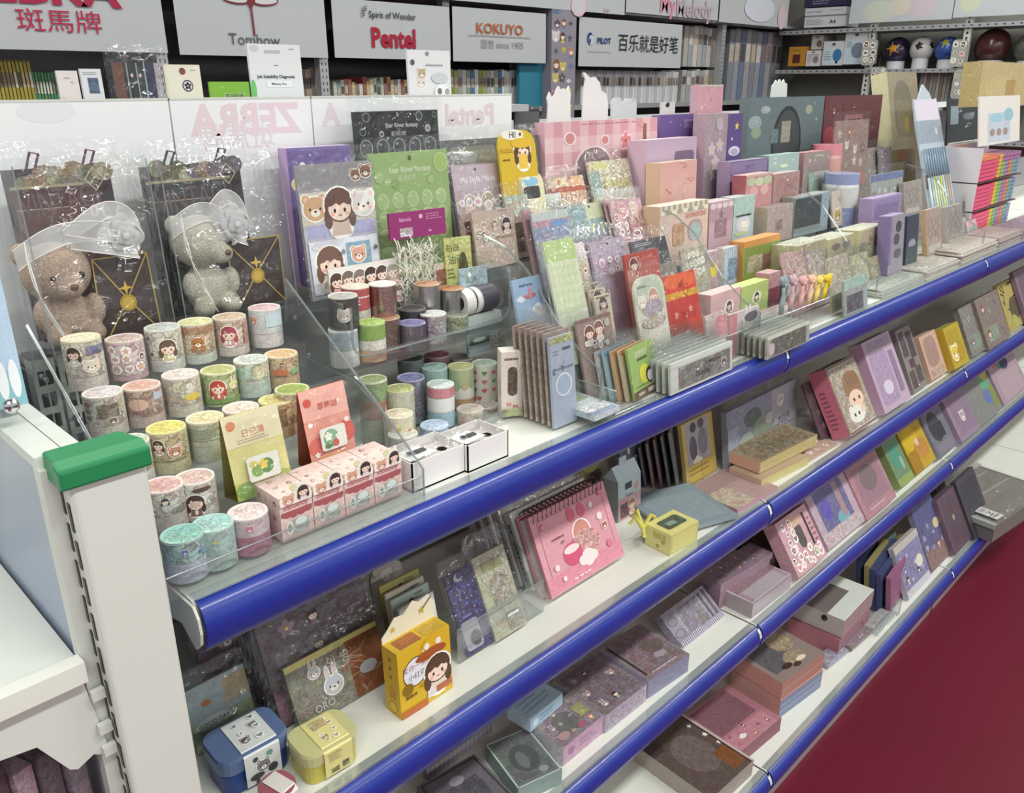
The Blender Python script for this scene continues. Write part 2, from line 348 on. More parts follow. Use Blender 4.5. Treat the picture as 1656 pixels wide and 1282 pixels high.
    def run(s, spec):
        w, h = s.w, s.h; q = min(w, h)
        for t in [t for t in spec.split(';') if t]:
            a = t[1:].split(','); o = t[0]; f = lambda i, d=0.0: float(a[i]) if i < len(a) and a[i] != '' else d
            g = lambda i, d: a[i] if i < len(a) and a[i] != '' else d
            if o == 'R': s.rect(f(0)*w, f(1)*h, f(2)*w, f(3)*h, g(4,'fff'), f(5), f(6)*q)
            elif o == 'E': s.ell(f(0)*w, f(1)*h, f(2)*w, f(3)*h, g(4,'fff'), 18, f(5))
            elif o == 'O': 
                s.ell(f(0)*w, f(1)*h, f(2)*q, f(2)*q, g(3,'fff'), 16, f(4))
            elif o == 'G': s.girl(f(0)*w, f(1)*h, f(2)*q, g(3,'5a4030'), g(4,'e9b8b8'))
            elif o == 'A': s.bear(f(0)*w, f(1)*h, f(2)*q, g(3,'d9b48c'))
            elif o == 'N': s.bear(f(0)*w, f(1)*h, f(2)*q, g(3,'f4efe8'), True, 'bunny')
            elif o == 'K': s.bear(f(0)*w, f(1)*h, f(2)*q, g(3,'e6e0d8'), True, 'cat')
            elif o == 'T': s.text(f(0)*w, f(1)*h, f(2)*h, g(3,'333'), ','.join(a[4:]), maxw=.94*w)
            elif o == 'S': s.star(f(0)*w, f(1)*h, f(2)*q, g(3,'fd6'))
            elif o == 'L': s.flower(f(0)*w, f(1)*h, f(2)*q, g(3,'f9c'), g(4,'f2d27a'), g(5,None))
            elif o == 'H': s.heart(f(0)*w, f(1)*h, f(2)*q, g(3,'e66'))
            elif o == 'C': s.cloud(f(0)*w, f(1)*h, f(2)*q, g(3,'fff'))
            elif o == 'Q': s.scatter(int(f(0)), g(1,'e8b0b4/b8c8e0/f0d890/c0d8b0').split('/'), f(2,.06), f(3,.1), f(4,.08), f(5,.92), f(6,.08), f(7,.92), g(8,'1')=='1')
            elif o == 'V':   # stripes: n, col, x0,x1,z0,z1
                n = int(f(0)); x0, x1, z0, z1 = f(2,0), f(3,1), f(4,0), f(5,1); s.k += .5
                for i in range(n): s.poly([((x0+(x1-x0)*(i+.25)/n)*w, z0*h),((x0+(x1-x0)*(i+.75)/n)*w, z0*h),((x0+(x1-x0)*(i+.75)/n)*w, z1*h),((x0+(x1-x0)*(i+.25)/n)*w, z1*h)], g(1,'fff'), 0, s.k)
            elif o == 'X':   # gingham: n, light, dark
                n = int(f(0)); m = max(2, int(n*h/w)); b = s.k
                for i in range(n):
                    for j in range(m):
                        if i%2 or j%2: s.poly([(i*w/n,j*h/m),((i+1)*w/n,j*h/m),((i+1)*w/n,(j+1)*h/m),(i*w/n,(j+1)*h/m)], g(2,'d99') if (i%2 and j%2) else g(1,'ebb'), 0, b+.2)
                s.k = b+.5
            elif o == 'Y':   # lines of fine print: x,z,w,h,n,col
                n = int(f(4)); s.k += .5
                for i in range(n):
                    z = f(1)*h+f(3)*h*(1-(i+.6)/n); x = f(0)*w; xe = x+f(2)*w*s.r.uniform(.6,1)
                    while x < xe: d = s.r.uniform(.02,.06)*w; s.poly([(x,z),(min(x+d,xe),z),(min(x+d,xe),z+f(3)*h/n*.42),(x,z+f(3)*h/n*.42)], g(5,'555'), 0, s.k); x += d*1.35
            elif o == 'D':   # doodles: n, col, width
                for i in range(int(f(0))):
                    x, z = s.r.uniform(.1,.9)*w, s.r.uniform(.1,.9)*h; p = [(x,z)]
                    for _ in range(5): x = min(.95*w, max(.05*w, x+s.r.uniform(-.16,.16)*w)); z = min(.95*h, max(.05*h, z+s.r.uniform(-.12,.12)*h)); p.append((x,z))
                    s.line(p, f(2,.012)*q, g(1,'333'))
            elif o == 'F':   # outline frame: inset, width, col
                i, wd = f(0)*q, f(1)*q; s.line([(i,i),(w-i,i),(w-i,h-i),(i,h-i),(i,i)], wd, g(2,'fff'))
            elif o == 'U':   # rows of bubbles: nx, nz, x0,x1,z0,z1,col,rim
                nx, nz = int(f(0)), int(f(1)); b = s.k
                for i in range(nx):
                    for j in range(nz):
                        x = (f(2)+(f(3)-f(2))*(i+.5)/nx)*w; z = (f(4)+(f(5)-f(4))*(j+.5)/nz)*h; r = .42*min((f(3)-f(2))*w/nx, (f(5)-f(4))*h/nz); s.k = b
                        s.ell(x, z, r, r*1.1, g(7,'eee'), 14); s.ell(x, z, r*.86, r*.96, g(6,'444'), 14); s.ell(x-r*.35, z+r*.4, r*.22, r*.16, g(7,'eee'), 8)
                s.k = b+1
def art(mb, w, h, spec, ox=0, oz=0, y=0.0, seed=1): a = Art(mb, ox, oz, w, h, y, seed); a.run(spec); return a
# ------------------------------------------------------------------ placing
def frame(O, u, v): d = v.cross(u); return Matrix(((u.x,d.x,v.x,O.x),(u.y,d.y,v.y,O.y),(u.z,d.z,v.z,O.z),(0,0,0,1)))
def up(tl, trx, Y, z, lean=8.0, yaw=0.0):
    """upright face whose foot runs along y=Y at height z; tl = pixel of its top-left corner, trx = x pixel of its top-right. -> matrix, width, height"""
    th = math.radians(yaw); u = Vector((math.cos(th), math.sin(th), 0)); bk = Vector((-u.y, u.x, 0)); le = math.radians(lean)
    v = Vector((0,0,1))*math.cos(le)+bk*math.sin(le); n = v.cross(u); A = Vector((0, Y, z)); 
    if yaw: # foot line passes the pixel's column at y=Y
        A = Vector((on_y(tl[0], tl[1], Y).x, Y, z))
    T = on_plane(tl[0], tl[1], A, n); h = (T-A).dot(v); O = T-v*h
    k = 0.0; lo, hi = 0.0, 4.0
    for _ in range(40):
        mid = (lo+hi)/2; P = T+u*mid-CAM; px = 828+FPX*P.dot(RGT)/P.dot(FWD)
        if px < trx: lo = mid
        else: hi = mid
    return frame(O, u, v), lo, h
def upb(bl, brx, tly, z, lean=8.0, yaw=0.0):
    """upright face standing on height z: pixel of its bottom-left corner, x pixel of bottom-right, y pixel of its top-left"""
    B = on_z(bl[0], bl[1], z); th = math.radians(yaw); u = Vector((math.cos(th), math.sin(th), 0)); bk = Vector((-u.y, u.x, 0)); le = math.radians(lean)
    v = Vector((0,0,1))*math.cos(le)+bk*math.sin(le)
    lo, hi = 0.0, 2.0
    for _ in range(40):
        mid = (lo+hi)/2; P = B+v*mid-CAM; py = 641+FPX*P.dot(DWN)/P.dot(FWD)
        if py > tly: lo = mid
        else: hi = mid
    h = lo; lo, hi = 0.0, 4.0
    for _ in range(40):
        mid = (lo+hi)/2; P = B+u*mid-CAM; px = 828+FPX*P.dot(RGT)/P.dot(FWD)
        if px < brx: lo = mid
        else: hi = mid
    return frame(B, u, v), lo, h
def flat(fl, fr, bl, z):
    """face lying on height z: pixels of front-left, front-right, back-left corners"""
    A = on_z(fl[0], fl[1], z); B = on_z(fr[0], fr[1], z); D = on_z(bl[0], bl[1], z); u = (B-A); w = u.length; u.normalize()
    v = Vector((-u.y, u.x, 0)); h = (D-A).dot(v); return frame(A, u, v), w, h
SEED = [100]
def seed(): SEED[0] += 1; return SEED[0]
# ------------------------------------------------------------------ product builders (all in the frame: x right, y into depth, z up the face)
def packet(name, label, cat, F, bg, spec, t=0.004, film=True, busy=0.5, group=None, header=None, hole=True, mat='paper', bagx=0.006, bagtop=0.02, film_mat='film', cut=None, film_amp=.0022, ah=None):
    """printed card in a clear bag"""
    m, w, h = F; s = seed(); r = random.Random(s); root = thing(name, label, cat, m, group); mb = MB()
    if cut == 'round': mb.rbox(0, w, 0, t, 0, h, min(w,h)*.3, bg, busy)
    elif cut == 'cloud':
        pts = []; 
        for i in range(40):
            a = 2*math.pi*i/40; k = 1+.05*abs(math.sin(5*a)); pts.append((w/2+w/2*k*math.copysign(abs(math.cos(a))**.7, math.cos(a)), h/2+h/2*k*math.copysign(abs(math.sin(a))**.7, math.sin(a))))
        mb.prism(pts, 0, t, bg, busy)
    else: mb.box(0, w, 0, t, 0, h, bg, busy)
    ah = ah or h; art(mb, w, ah, spec, 0, h-ah, seed=s); part('card', mb, mat, root)
    if header:
        hb = MB(); hh = h*.2; hb.box(-.002, w+.002, -.002, t+.002, h-hh, h+.004, header.split('|')[0], 0)
        art(hb, w, hh, (header.split('|')+[''])[1], 0, h-hh, -.002, s)
        if hole: Art(hb, 0, 0, w, h, -.0025, s).ell(w/2, h-hh*.3, .0035, .003, '6a6664')
        part('header_card', hb, 'paper', root)
    if film:
        fb = MB(); fb.sheet(-bagx, w+bagx, 0, h+bagtop, -.0018, film_amp, r); fb.sheet(-bagx, w+bagx, 0, h+bagtop, t+.0008, 0.0, r, 3, 3)
        part('clear_bag', fb, film_mat, root, smooth=False)
    return root
def carton(name, label, cat, F, depth, front, side, top, spec='', sspec='', tspec='', busy=0.3, group=None, window=None, film=False, mat='paper', bspec='', bot=None, ah=None):
    """printed box: front art, left-side art, top art, window = (x,z,w,h,colour) as fractions of the front"""
    m, w, h = F; s = seed(); r = random.Random(s); root = thing(name, label, cat, m, group); mb = MB(); d = depth
    mb.face([(0,0,0),(w,0,0),(w,0,h),(0,0,h)], front, busy); mb.face([(0,d,0),(0,0,0),(0,0,h),(0,d,h)], side, busy*.6); mb.face([(w,0,0),(w,d,0),(w,d,h),(w,0,h)], side, 0)
    mb.face([(0,0,h),(w,0,h),(w,d,h),(0,d,h)], top, busy*.5); mb.face([(0,d,0),(0,d,h),(w,d,h),(w,d,0)], side); mb.face([(0,0,0),(0,d,0),(w,d,0),(w,0,0)], bot or side, busy*.6 if bot else 0)
    ah = ah or h; art(mb, w, ah, spec, 0, h-ah, seed=s)
    if sspec: a = Art(mb, 0, 0, d, h, 0, s, wrap=lambda x, y, z: (y, d-x, z)); a.run(sspec)
    if tspec: a = Art(mb, 0, 0, w, d, 0, s, wrap=lambda x, y, z: (x, z, h-y)); a.run(tspec)
    if bspec: a = Art(mb, 0, 0, w, d, 0, s, wrap=lambda x, y, z: (x, d-z, y)); a.run(bspec)
    part('carton_body', mb, mat, root)
    if window:
        for q in (window if isinstance(window, list) else [window]):
            wx, wz, ww, wh, wc = q[:5]; wb = MB(); Art(wb, 0, 0, w, h, -.0006, s).rect(wx*w, wz*h, ww*w, wh*h, wc, .7, .12*min(ww*w, wh*h)); part('window', wb, 'gloss', root)
    if film:
        fb = MB(); fb.sheet(-.001, w+.001, 0, h+.002, -.0014, .002, r); fb.mesh([(0,0,h+.002),(w,0,h+.002),(w,d,h+.002),(0,d,h+.002)], [(0,1,2,3)], 'fff'); fb.mesh([(-.001,0,0),(-.001,0,h),(-.001,d,h),(-.001,d,0)], [(0,1,2,3)], 'fff')
        part('clear_wrap', fb, 'film', root)
    return root
def stack_behind(src, n, step, labelf, group):
    """n more copies of a thing standing behind it, along its depth axis"""
    d = src.matrix_world.to_3x3() @ Vector((0,1,0))
    step = max(step, .0095)
    for i in range(n):
        m = src.matrix_world.copy(); m.translation = m.translation+Vector((d.x, d.y, 0)).normalized()*step*1.06*(i+1); copy_thing(src, m, labelf(i), group)
ORD = ['first','second','third','fourth','fifth','sixth','seventh','eighth','ninth','tenth','eleventh','twelfth']
# ================================================================== the setting
mb = MB(); mb.box(-4, 9, -5, 5, -0.05, 0); struct('floor', mb, 'red')
WY, WX = 2.5, 5.65                                             # front planes of the wall shelving
mb = MB(); mb.box(-3, 6.4, 2.95, 3.05, 0, 3.2); struct('wall_back', mb, 'wall')
mb = MB(); mb.box(6.2, 6.3, -3.5, 2.95, 0, 3.2); struct('wall_right', mb, 'wall')
mb = MB(); mb.box(-4, 9, -5, 5, 3.2, 3.25); struct('ceiling', mb, 'white')
# ------------------------------------------------------------------ gondola: shelves bay by bay
PROF = [(0.400,0.0),(0.012,0.0),(0.006,-0.002),(0.004,-0.03),(0.016,-0.034),(0.400,-0.034)]
SPROF = [(0.008,0.001),(0.001,-0.001),(-0.004,-0.007),(-0.007,-0.016),(-0.007,-0.026),(-0.004,-0.038),(0.0,-0.045),(0.002,-0.045),(-0.002,-0.036),(-0.004,-0.024),(0.002,-0.006),(0.008,-0.001)]
def extr(mb, prof, x0, x1, z, col):
    n = len(prof); vs = [(x0,y,z+q) for y,q in prof]+[(x1,y,z+q) for y,q in prof]
    mb.mesh(vs, [tuple(range(n)), tuple(range(2*n-1,n-1,-1))]+[(i,i+n,(i+1)%n+n,(i+1)%n) for i in range(n)], col)
LEV = ['top', 'second', 'third', 'bottom']; BAYN = ['near-end', 'second', 'third', 'far-end']
OUT = (0.0, -.004, -.014, -.0714)                              # the lower shelves reach a little further out
for li, z in enumerate((Z1,Z2,Z3,Z4)):
    dy = OUT[li]; PR = [(y+dy if y < .3 else y, q) for y, q in PROF]; SP = [(y+dy, q) for y, q in SPROF]
    for b in range(4):
        x0, x1 = b+0.002, b+0.998
        t = thing('gondola_shelf', f'white metal shelf with blue price strip, {LEV[li]} level of the {BAYN[b]} bay', 'shelf', Matrix.Translation((b,0,z)), 'blue-edged shelves of the long display stand')
        mb = MB(); extr(mb, PR, .002, .998, 0, 'e6e6df'); part('shelf_board', mb, 'shelf', t)
        mb = MB(); extr(mb, SP, .004, .996, 0, '2343bd'); s = part('price_strip', mb, 'blue', t, 'glossy blue price strip', True); smooth_by_angle(s, 50)
        mb = MB(); mb.tube([(.004,.0015+dy,-.0455),(.996,.0015+dy,-.0455)], .0011, 'dde'); mb.face([(.004,.020+dy,.0012),(.996,.020+dy,.0012),(.996,.004+dy,.0022),(.004,.004+dy,.0022)], 'eee'); part('clear_lip', mb, 'edge', t)
        mb = MB(); q_ = [(y-.0012, z_) for y, z_ in SP[1:5]]; mb.mesh([(x,y,z_) for x in (.9915,.9985) for y,z_ in q_], [(i,i+1,i+len(q_)+1,i+len(q_)) for i in range(2)], 'f2f2ee'); part('strip_clip', mb, 'white', t, 'white end clip')
        for x in (.0, 1.0):
            mb = MB(); mb.mesh([(x+dx,y+(dy if y < .2 else 0),q) for dx in (-.0012,.0012) for y,q in ((.002,-.001),(-.0045,-.010),(-.006,-.024),(-.003,-.036),(.008,-.046),(.03,-.03),(.12,-.05),(.395,-.075),(.395,-.001))], [tuple(range(9)), tuple(range(17,8,-1))]+[(i,i+9,(i+1)%9+9,(i+1)%9) for i in range(9)], 'eceae4'); part('end_bracket', mb, 'white', t)
for b in range(4):
    mb = MB(); mb.box(b+.02, b+.98, .402, .412, .10, 1.10); o = part('gondola_back_panel', mb, 'steel'); tag(o, f'grey back panel closing the {BAYN[b]} bay of the display stand', 'panel', 'back panels of the display stand')
    mb = MB(); mb.box(b+.01, b+.99, -.04, .40, .0, .098, '9a9a98'); o = part('gondola_plinth', mb, 'steel'); tag(o, f'grey steel plinth under the {BAYN[b]} bay at floor level', 'plinth', 'plinths of the display stand')
def slotted_post(name, label, x0, x1, y0, y1, z0, z1, cap=None):
    t = thing(name, label, 'post', Matrix.Translation((x0, y0, z0))); W, D, H = x1-x0, y1-y0, z1-z0
    mb = MB(); mb.box(0, W, 0, D, 0, H); part('post_body', mb, 'white', t)
    mb = MB(); k = 0; z = H-.014
    while z > H-.30:
        for cx in (.32, .68): mb.box(W*cx-.0032, W*cx+.0032, -.0006, .0, z-.016, z, '1c1a18'); 
        z -= .025
    part('slot_column', mb, 'plastic', t)
    if cap: mb = MB(); mb.box(-.001, W+.001, -.001, D+.001, H, H+.004, '222'); part('top_cap', mb, 'plastic', t)
    return t
slotted_post('slotted_post', 'white slotted upright post at the near end behind the washi tape stand', .0135, .0365, .376, .40, 0, 1.106, True)
slotted_post('slotted_post', 'white slotted upright post seen through clear acrylic beside the tape stand', .040, .066, .376, .40, 0, 1.10)
for b in (1,2,3,4): slotted_post('slotted_post', f'white slotted upright between the {BAYN[b-1]} bay and its neighbour', b-.012, b+.012, .376, .40, 0, 1.10)
# milky header panels standing along the top of the stand
HX = [-0.10, on_y(273,165,.43).x, on_y(503,165,.43).x, on_y(828,165,.43).x]
for i in range(3):
    x0, x1 = HX[i]+.001, HX[i+1]-.001; W = x1-x0
    t = thing('header_board', ['white header panel behind the bear gift bags with a faint grey print', 'white header panel with a faint mirrored pink print', 'white header panel above the purple and black packs with a faint mirrored print'][i], 'panel', Matrix.Translation((x0,.43,1.10)), 'white header panels')
    mb = MB(); mb.box(0, W, 0, .006, 0, .268, 'eef0f0')
    a = Art(mb, 0, 0, W, .268, 0, 7)
    def bx(px, py): p = on_y(px, py, .43); return p.x-x0, p.z-1.10
    if i == 0: x, z = bx(75,180); a.ell(x, z, .03, .012, 'e6e9e9', 16)
    if i == 1: x, z = bx(400,192); a.text(x, z, .05, 'e6d3d9', 'ZEBRA', .06, -1.0, 0, .165); x, z = bx(385,220); a.text(x, z, .035, 'e8dade', '斑馬牌', .03, -1, 0, .07)
    if i == 2: x, z = bx(535,185); a.text(x, z, .04, 'e6d9dd', 'A', .06, -1); x, z = bx(760,185); a.text(x, z, .042, 'e2d2d8', 'Pentel', .07, -1, 0, .08)
    part('panel_sheet', mb, 'frost', t)
    mb = MB(); mb.box(0, W, -.0006, .0066, .266, .2685, 'f8f4ee'); part('top_edge', mb, 'white', t)
# ------------------------------------------------------------------ end-cap unit at the left
t = thing('end_cap_unit', 'white end-cap shelving with a green-capped slotted post at the left end', 'shelving', Matrix.Translation((-.09,-.05,0)))
mb = MB(); mb.box(.004, .0545, 0, .034, 0, 1.148); o = part('upright', mb, 'white', t)
bv = o.modifiers.new('round', 'BEVEL'); bv.width = .004; bv.segments = 3
mb = MB()
for k in range(34):
    z = 1.128-.0285*k
    for yy, dz in ((.0085, 0), (.0185, .010)): mb.box(.0033, .0041, yy-.0022, yy+.0022, z-.021+dz, z+dz, '2a2826')
part('slot_column', mb, 'plastic', t)
mb = MB(); mb.mesh([(-.002,-.004,1.142),(.057,-.004,1.142),(.057,.030,1.142),(-.002,.030,1.142),(-.002,-.004,1.156),(.057,-.004,1.156),(.057,.006,1.160),(.050,.030,1.160),(.0,.030,1.160),(-.002,.006,1.160)],
    [(0,1,5,4),(4,5,6,9),(9,6,7,8),(1,2,7,6,5),(0,4,9,8,3),(2,3,8,7),(0,3,2,1)], '2f9060'); o = part('green_cap', mb, 'green', t, 'green plastic cap'); bv = o.modifiers.new('round', 'BEVEL'); bv.width = .002; bv.segments = 2
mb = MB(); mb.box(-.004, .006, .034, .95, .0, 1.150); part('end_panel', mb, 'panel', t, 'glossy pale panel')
mb = MB(); mb.box(-.006, .012, .026, .95, 1.150, 1.158); mb.box(.018, .030, .03, .95, 1.120, 1.150); mb.box(-.006, .006, .020, .0335, 0, 1.150); part('top_rail', mb, 'white', t)
mb = MB(); mb.box(-.45, -.0065, .012, .95, .992, 1.000); mb.box(-.45, -.0065, .010, .023, .9905, 1.007); part('end_shelf', mb, 'shelf', t)
br = [(-.0085,.9895),(-.45,.9895),(-.45,.958),(-.067,.9555),(-.045,.952),(-.0285,.9204),(-.0235,.9174),(-.0116,.9231),(.0,.9146)]
mb = MB(); mb.prism([(x,z) for x,z in br], .018, .021, 'e4e3df'); part('shelf_bracket', mb, 'white', t)
for z in (.978,.948,.928): mb = MB(); mb.box(-.006, .003, .012, .017, z-.008, z, 'd0d0cc'); part('bracket_hook', mb, 'white', t)
# acrylic bin with a screw on the end cap, blue carton inside
t = thing('acrylic_bin', 'clear acrylic bin with a silver screw clipped on the end-cap panel', 'bin', Matrix.Translation((-.30,0,1.165)))
mb = MB(); mb.box(0, .205, .04, .042, 0, .055); mb.box(.203, .205, .04, .40, 0, .055); mb.box(0, .205, .04, .40, -.002, 0); part('bin_wall', mb, 'acrylic', t)
mb = MB(); mb.tube([(0,.041,.055),(.204,.041,.055),(.204,.40,.055)], .0012, 'eee'); part('bin_rim', mb, 'edge', t)
p = on_y(17,655,.04); mb = MB(); mb.ball((p.x+.30,.038,p.z-1.165), .0055, .004, .0055, 'ddd'); part('screw', mb, 'chrome', t)
carton('milk_carton_box', 'pale blue carton with white arches in the acrylic bin at the left edge', 'box', up((-110,394), -14, .06, 1.167, 1), .06, 'b9d2e6', 'a8c6de', 'c8dcee',
       'R0,0,1,.22,8fc4cc;E.62,.17,.1,.12,f2f6f8;E.85,.17,.1,.12,f2f6f8;R.3,.4,.3,.2,7f97c8,.4;E.55,.68,.3,.1,8fae86;R.6,.72,.35,.25,e6dcea', busy=.1)
# packets on the lower shelf of the end cap
t = thing('end_cap_lower_shelf', 'white lower shelf of the end-cap unit at bottom left', 'shelf', Matrix.Translation((-.56,-.03,.74)))
mb = MB(); mb.box(0, .45, 0, .9, 0, .02); part('shelf_board', mb, 'shelf', t)
pal = ['8f7f8a','6d6068','b59aa4','54484c','a58d94','6e6a74','9c8a92','5e5258']
for i in range(8):
    x = -.116-.017*i
    m = frame(Vector((x,-.012,.76)), Vector((.94,.34,0)).normalized(), Vector((0,0,1))); r_ = thing('packet_sleeve', f'{"mauve dusky pale dark rosy slate lilac plum".split()[i]} packet upright under the white end-cap bracket', 'packet', m, 'packets under the end-cap bracket')
    mb = MB(); mb.box(0, .014, 0, .12, 0, .170-.004*(i%3), pal[i], .5); part('card', mb, 'gloss', r_); mb = MB(); mb.box(-.0008, .0148, -.001, .122, 0, .178); part('clear_bag', mb, 'film', r_)
# ------------------------------------------------------------------ wall shelving along the back
def upw(tl, trx, by, Y=WY):
    a = on_y(tl[0], tl[1], Y); b = on_y(trx, tl[1], Y); c = on_y(tl[0], by, Y)
    return frame(Vector((a.x, Y, c.z)), Vector((1,0,0)), Vector((0,0,1))), b.x-a.x, a.z-c.z
def wall_post(px, label):
    x = on_y(px, 100, WY).x; t = thing('wall_post', label, 'post', Matrix.Translation((x-.02, WY+.02, 0)))
    mb = MB(); mb.box(0, .04, 0, .04, 0, 3.0); part('post_body', mb, 'steel', t); mb = MB()
    for k in range(24): mb.box(.009, .013, -.0006, 0, 1.25+.025*k, 1.262+.025*k, '2a2a2c'); mb.box(.027, .031, -.0006, 0, 1.25+.025*k, 1.262+.025*k, '2a2a2c')
    part('slot_column', mb, 'plastic', t)
for px, lb in ((267,'between the red-lettered and the dragonfly banner'),(528,'between the dragonfly banner and its right neighbour'),(728,'between the third and the fourth banner'),(931,'left of the blue-lettered banner'),(1172,'right of the blue-lettered banner near the corner')):
    wall_post(px, 'grey slotted wall post '+lb)
WB = [on_y(p, 100, WY).x for p in (-330, 267, 528, 728, 886, 931, 1172, 1284)]
mb = MB(); mb.box(WB[0], WB[-1]+.5, WY+.33, WY+.35, 0, 2.2); o = part('wall_shelf_back_board', mb, 'dark'); tag(o, 'dark grey back board of the wall shelving behind the banners', 'board')
for zz, nm in ((1.27,'book row'),(1.02,'hidden lower row')):
    for i in (0,1,2,3,5,6):
        mb = MB(); mb.box(WB[i]+.005, WB[i+1]-.005, WY+.03, WY+.33, zz-.025, zz); o = part('wall_shelf', mb, 'steel'); tag(o, f'grey wall shelf under the {nm}, {ORD[i]} bay from the left', 'shelf', 'grey shelves of the back wall')
mb = MB(); mb.box(WB[1], WB[-1]+.3, WY+.0, WY+.33, 1.735, 1.755); o = part('wall_shelf', mb, 'steel'); tag(o, 'long dark top shelf above the row of brand banners', 'shelf')
def banner(label, tl, tr, bl, fn, name='brand_banner', Y=WY, mat='banner', col='c9cbcd'):
    a = on_y(tl[0], tl[1], Y); b = on_y(tr, tl[1], Y); c = on_y(bl[0], bl[1], Y); W, H = b.x-a.x, a.z-c.z
    t = thing(name, label, 'banner', frame(Vector((a.x, Y, c.z)), Vector((1,0,0)), Vector((0,0,1))), 'banners on the back wall')
    mb = MB(); r = random.Random(int(W*997)); n = 14; vs = []
    for j in (0, 1, 2):
        for i in range(n+1): vs.append((W*i/n, -.003*abs(math.sin(i*1.7))*(2-j)*.5, H*j/2))
    mb.mesh(vs, [(j*(n+1)+i, j*(n+1)+i+1, (j+1)*(n+1)+i+1, (j+1)*(n+1)+i) for j in (0,1) for i in range(n)], col); part('cloth', mb, mat, t, smooth=True)
    mb = MB(); A = Art(mb, 0, 0, W, H, -.006, 5); A.at = lambda px, py: (lambda p: (p.x-a.x, p.z-c.z))(on_y(px, py, Y)); fn(A); 
    if mb.f: part('print', mb, 'paper', t)
    return t
def zebra(A):
    x, z = A.at(55,-19); A.text(x, z, .118, 'a31740', 'ZEBRA', .06, 1.45); x, z = A.at(96,34); A.text(x, z, .073, 'b01a44', '斑馬牌', .03, 1.2)
def tomb(A):
    c = '7d1d2c'; 
    for sx in (-1, 1):
        for (dz, ang, L_, wd) in ((.055,22,.115,.028),(.02,4,.11,.026)):
            x, z = A.at(405,8); a = math.radians(ang); A.ell(x+sx*math.cos(a)*L_*.55, z+dz*.6+math.sin(a)*L_*.5, L_*.5, wd*.62, c, 16, rot=a*sx); A.ell(x+sx*math.cos(a)*L_*.57, z+dz*.6+math.sin(a)*L_*.5, L_*.43, wd*.42, 'c9cbcd', 16, rot=a*sx)
    x, z = A.at(405,18); A.ell(x, z+.03, .011, .022, c); A.line([(x,z+.03),(x+.004,z-.085)], .008, c)
    x, z = A.at(411,64); A.text(x, z, .055, '55555c', 'Tombow', .0, 1.05)
def pentel(A):
    x, z = A.at(634,27); A.text(x, z, .036, '2c2a30', 'Spirit of Wonder', .01, 1, -.0); x, z = A.at(636,62); A.text(x, z, .105, 'a31634', 'Pentel', .075, .92)
    for k in range(6): a = math.radians(95+22*k); x, z = A.at(592,22); A.line([(x+.012*math.cos(a),z+.012*math.sin(a)),(x+.032*math.cos(a),z+.032*math.sin(a))], .003, '2c2a30')
def kok(A):
    x, z = A.at(808,47); A.text(x, z, .062, 'b4633a', 'KOKUYO', .02, 1.2); x, z = A.at(812,72); A.text(x, z, .042, '8d8d92', '国誉 since 1905', 0, 1.05); x, z = A.at(808,59.5); A.rect(x-.21, z, .42, .003, '9c8a80')
def pilot(A):
    x, z = A.at(976,66); A.text(x, z, .040, '23407c', 'PILOT', .05, 1.1); x, z = A.at(1049,71); A.text(x, z, .098, '24242c', '百乐就是好笔', .012, 1.0)
    x, z = A.at(953,62); A.ell(x, z, .022, .030, '23407c', 14); A.ell(x+.008, z-.008, .018, .024, 'c9cbcd', 14); A.ell(x, z-.012, .008, .014, '23407c', 10)
    x, z = A.at(968,84); A.rect(x-.10, z, .2, .0025, '9a9aa2')
banner('wide pale banner with large crimson lettering at the top left', (-140,-34), 255, (-140,76), zebra)
banner('pale banner with a dark red dragonfly emblem', (277,-20), 522, (277,88), tomb)
banner('pale banner with bold red lettering under small black script', (535,-4), 726, (535,93), pentel)
banner('cream banner with orange brown capital letters', (731,10), 883, (731,99), kok, col='d2d0ca')
banner('pale banner with blue logo and six large black characters', (937,27), 1105, (937,107), pilot)
banner('upper banner with faint pastel swirl print above the orange-lettered one', (640,-60), 1013, (640,-8), lambda A: (A.ell(.75*A.w,.18*A.h,.06,.05,'d8bcc4'), A.ell(.75*A.w,.18*A.h,.045,.036,'c9c7cb'), A.text(.9*A.w,.1*A.h,.06,'c7b0b8','ee',0)), Y=WY-.02)
banner('upper banner with outlined pink and grey script', (1016,-70), 1168, (1016,20), lambda A: (A.text(.42*A.w,.17*A.h,.13,'d58fa2','My',.02), A.text(.72*A.w,.14*A.h,.13,'b7a6b0','Melody',.03)), Y=WY-.02)
banner('upper banner with pale blue and rosy wash next to the room corner', (1170,-60), 1283, (1170,36), lambda A: (A.ell(.55*A.w,.3*A.h,.2,.08,'cfd3dc'), A.ell(.9*A.w,.2*A.h,.06,.08,'d3bfc6')), Y=WY-.02)
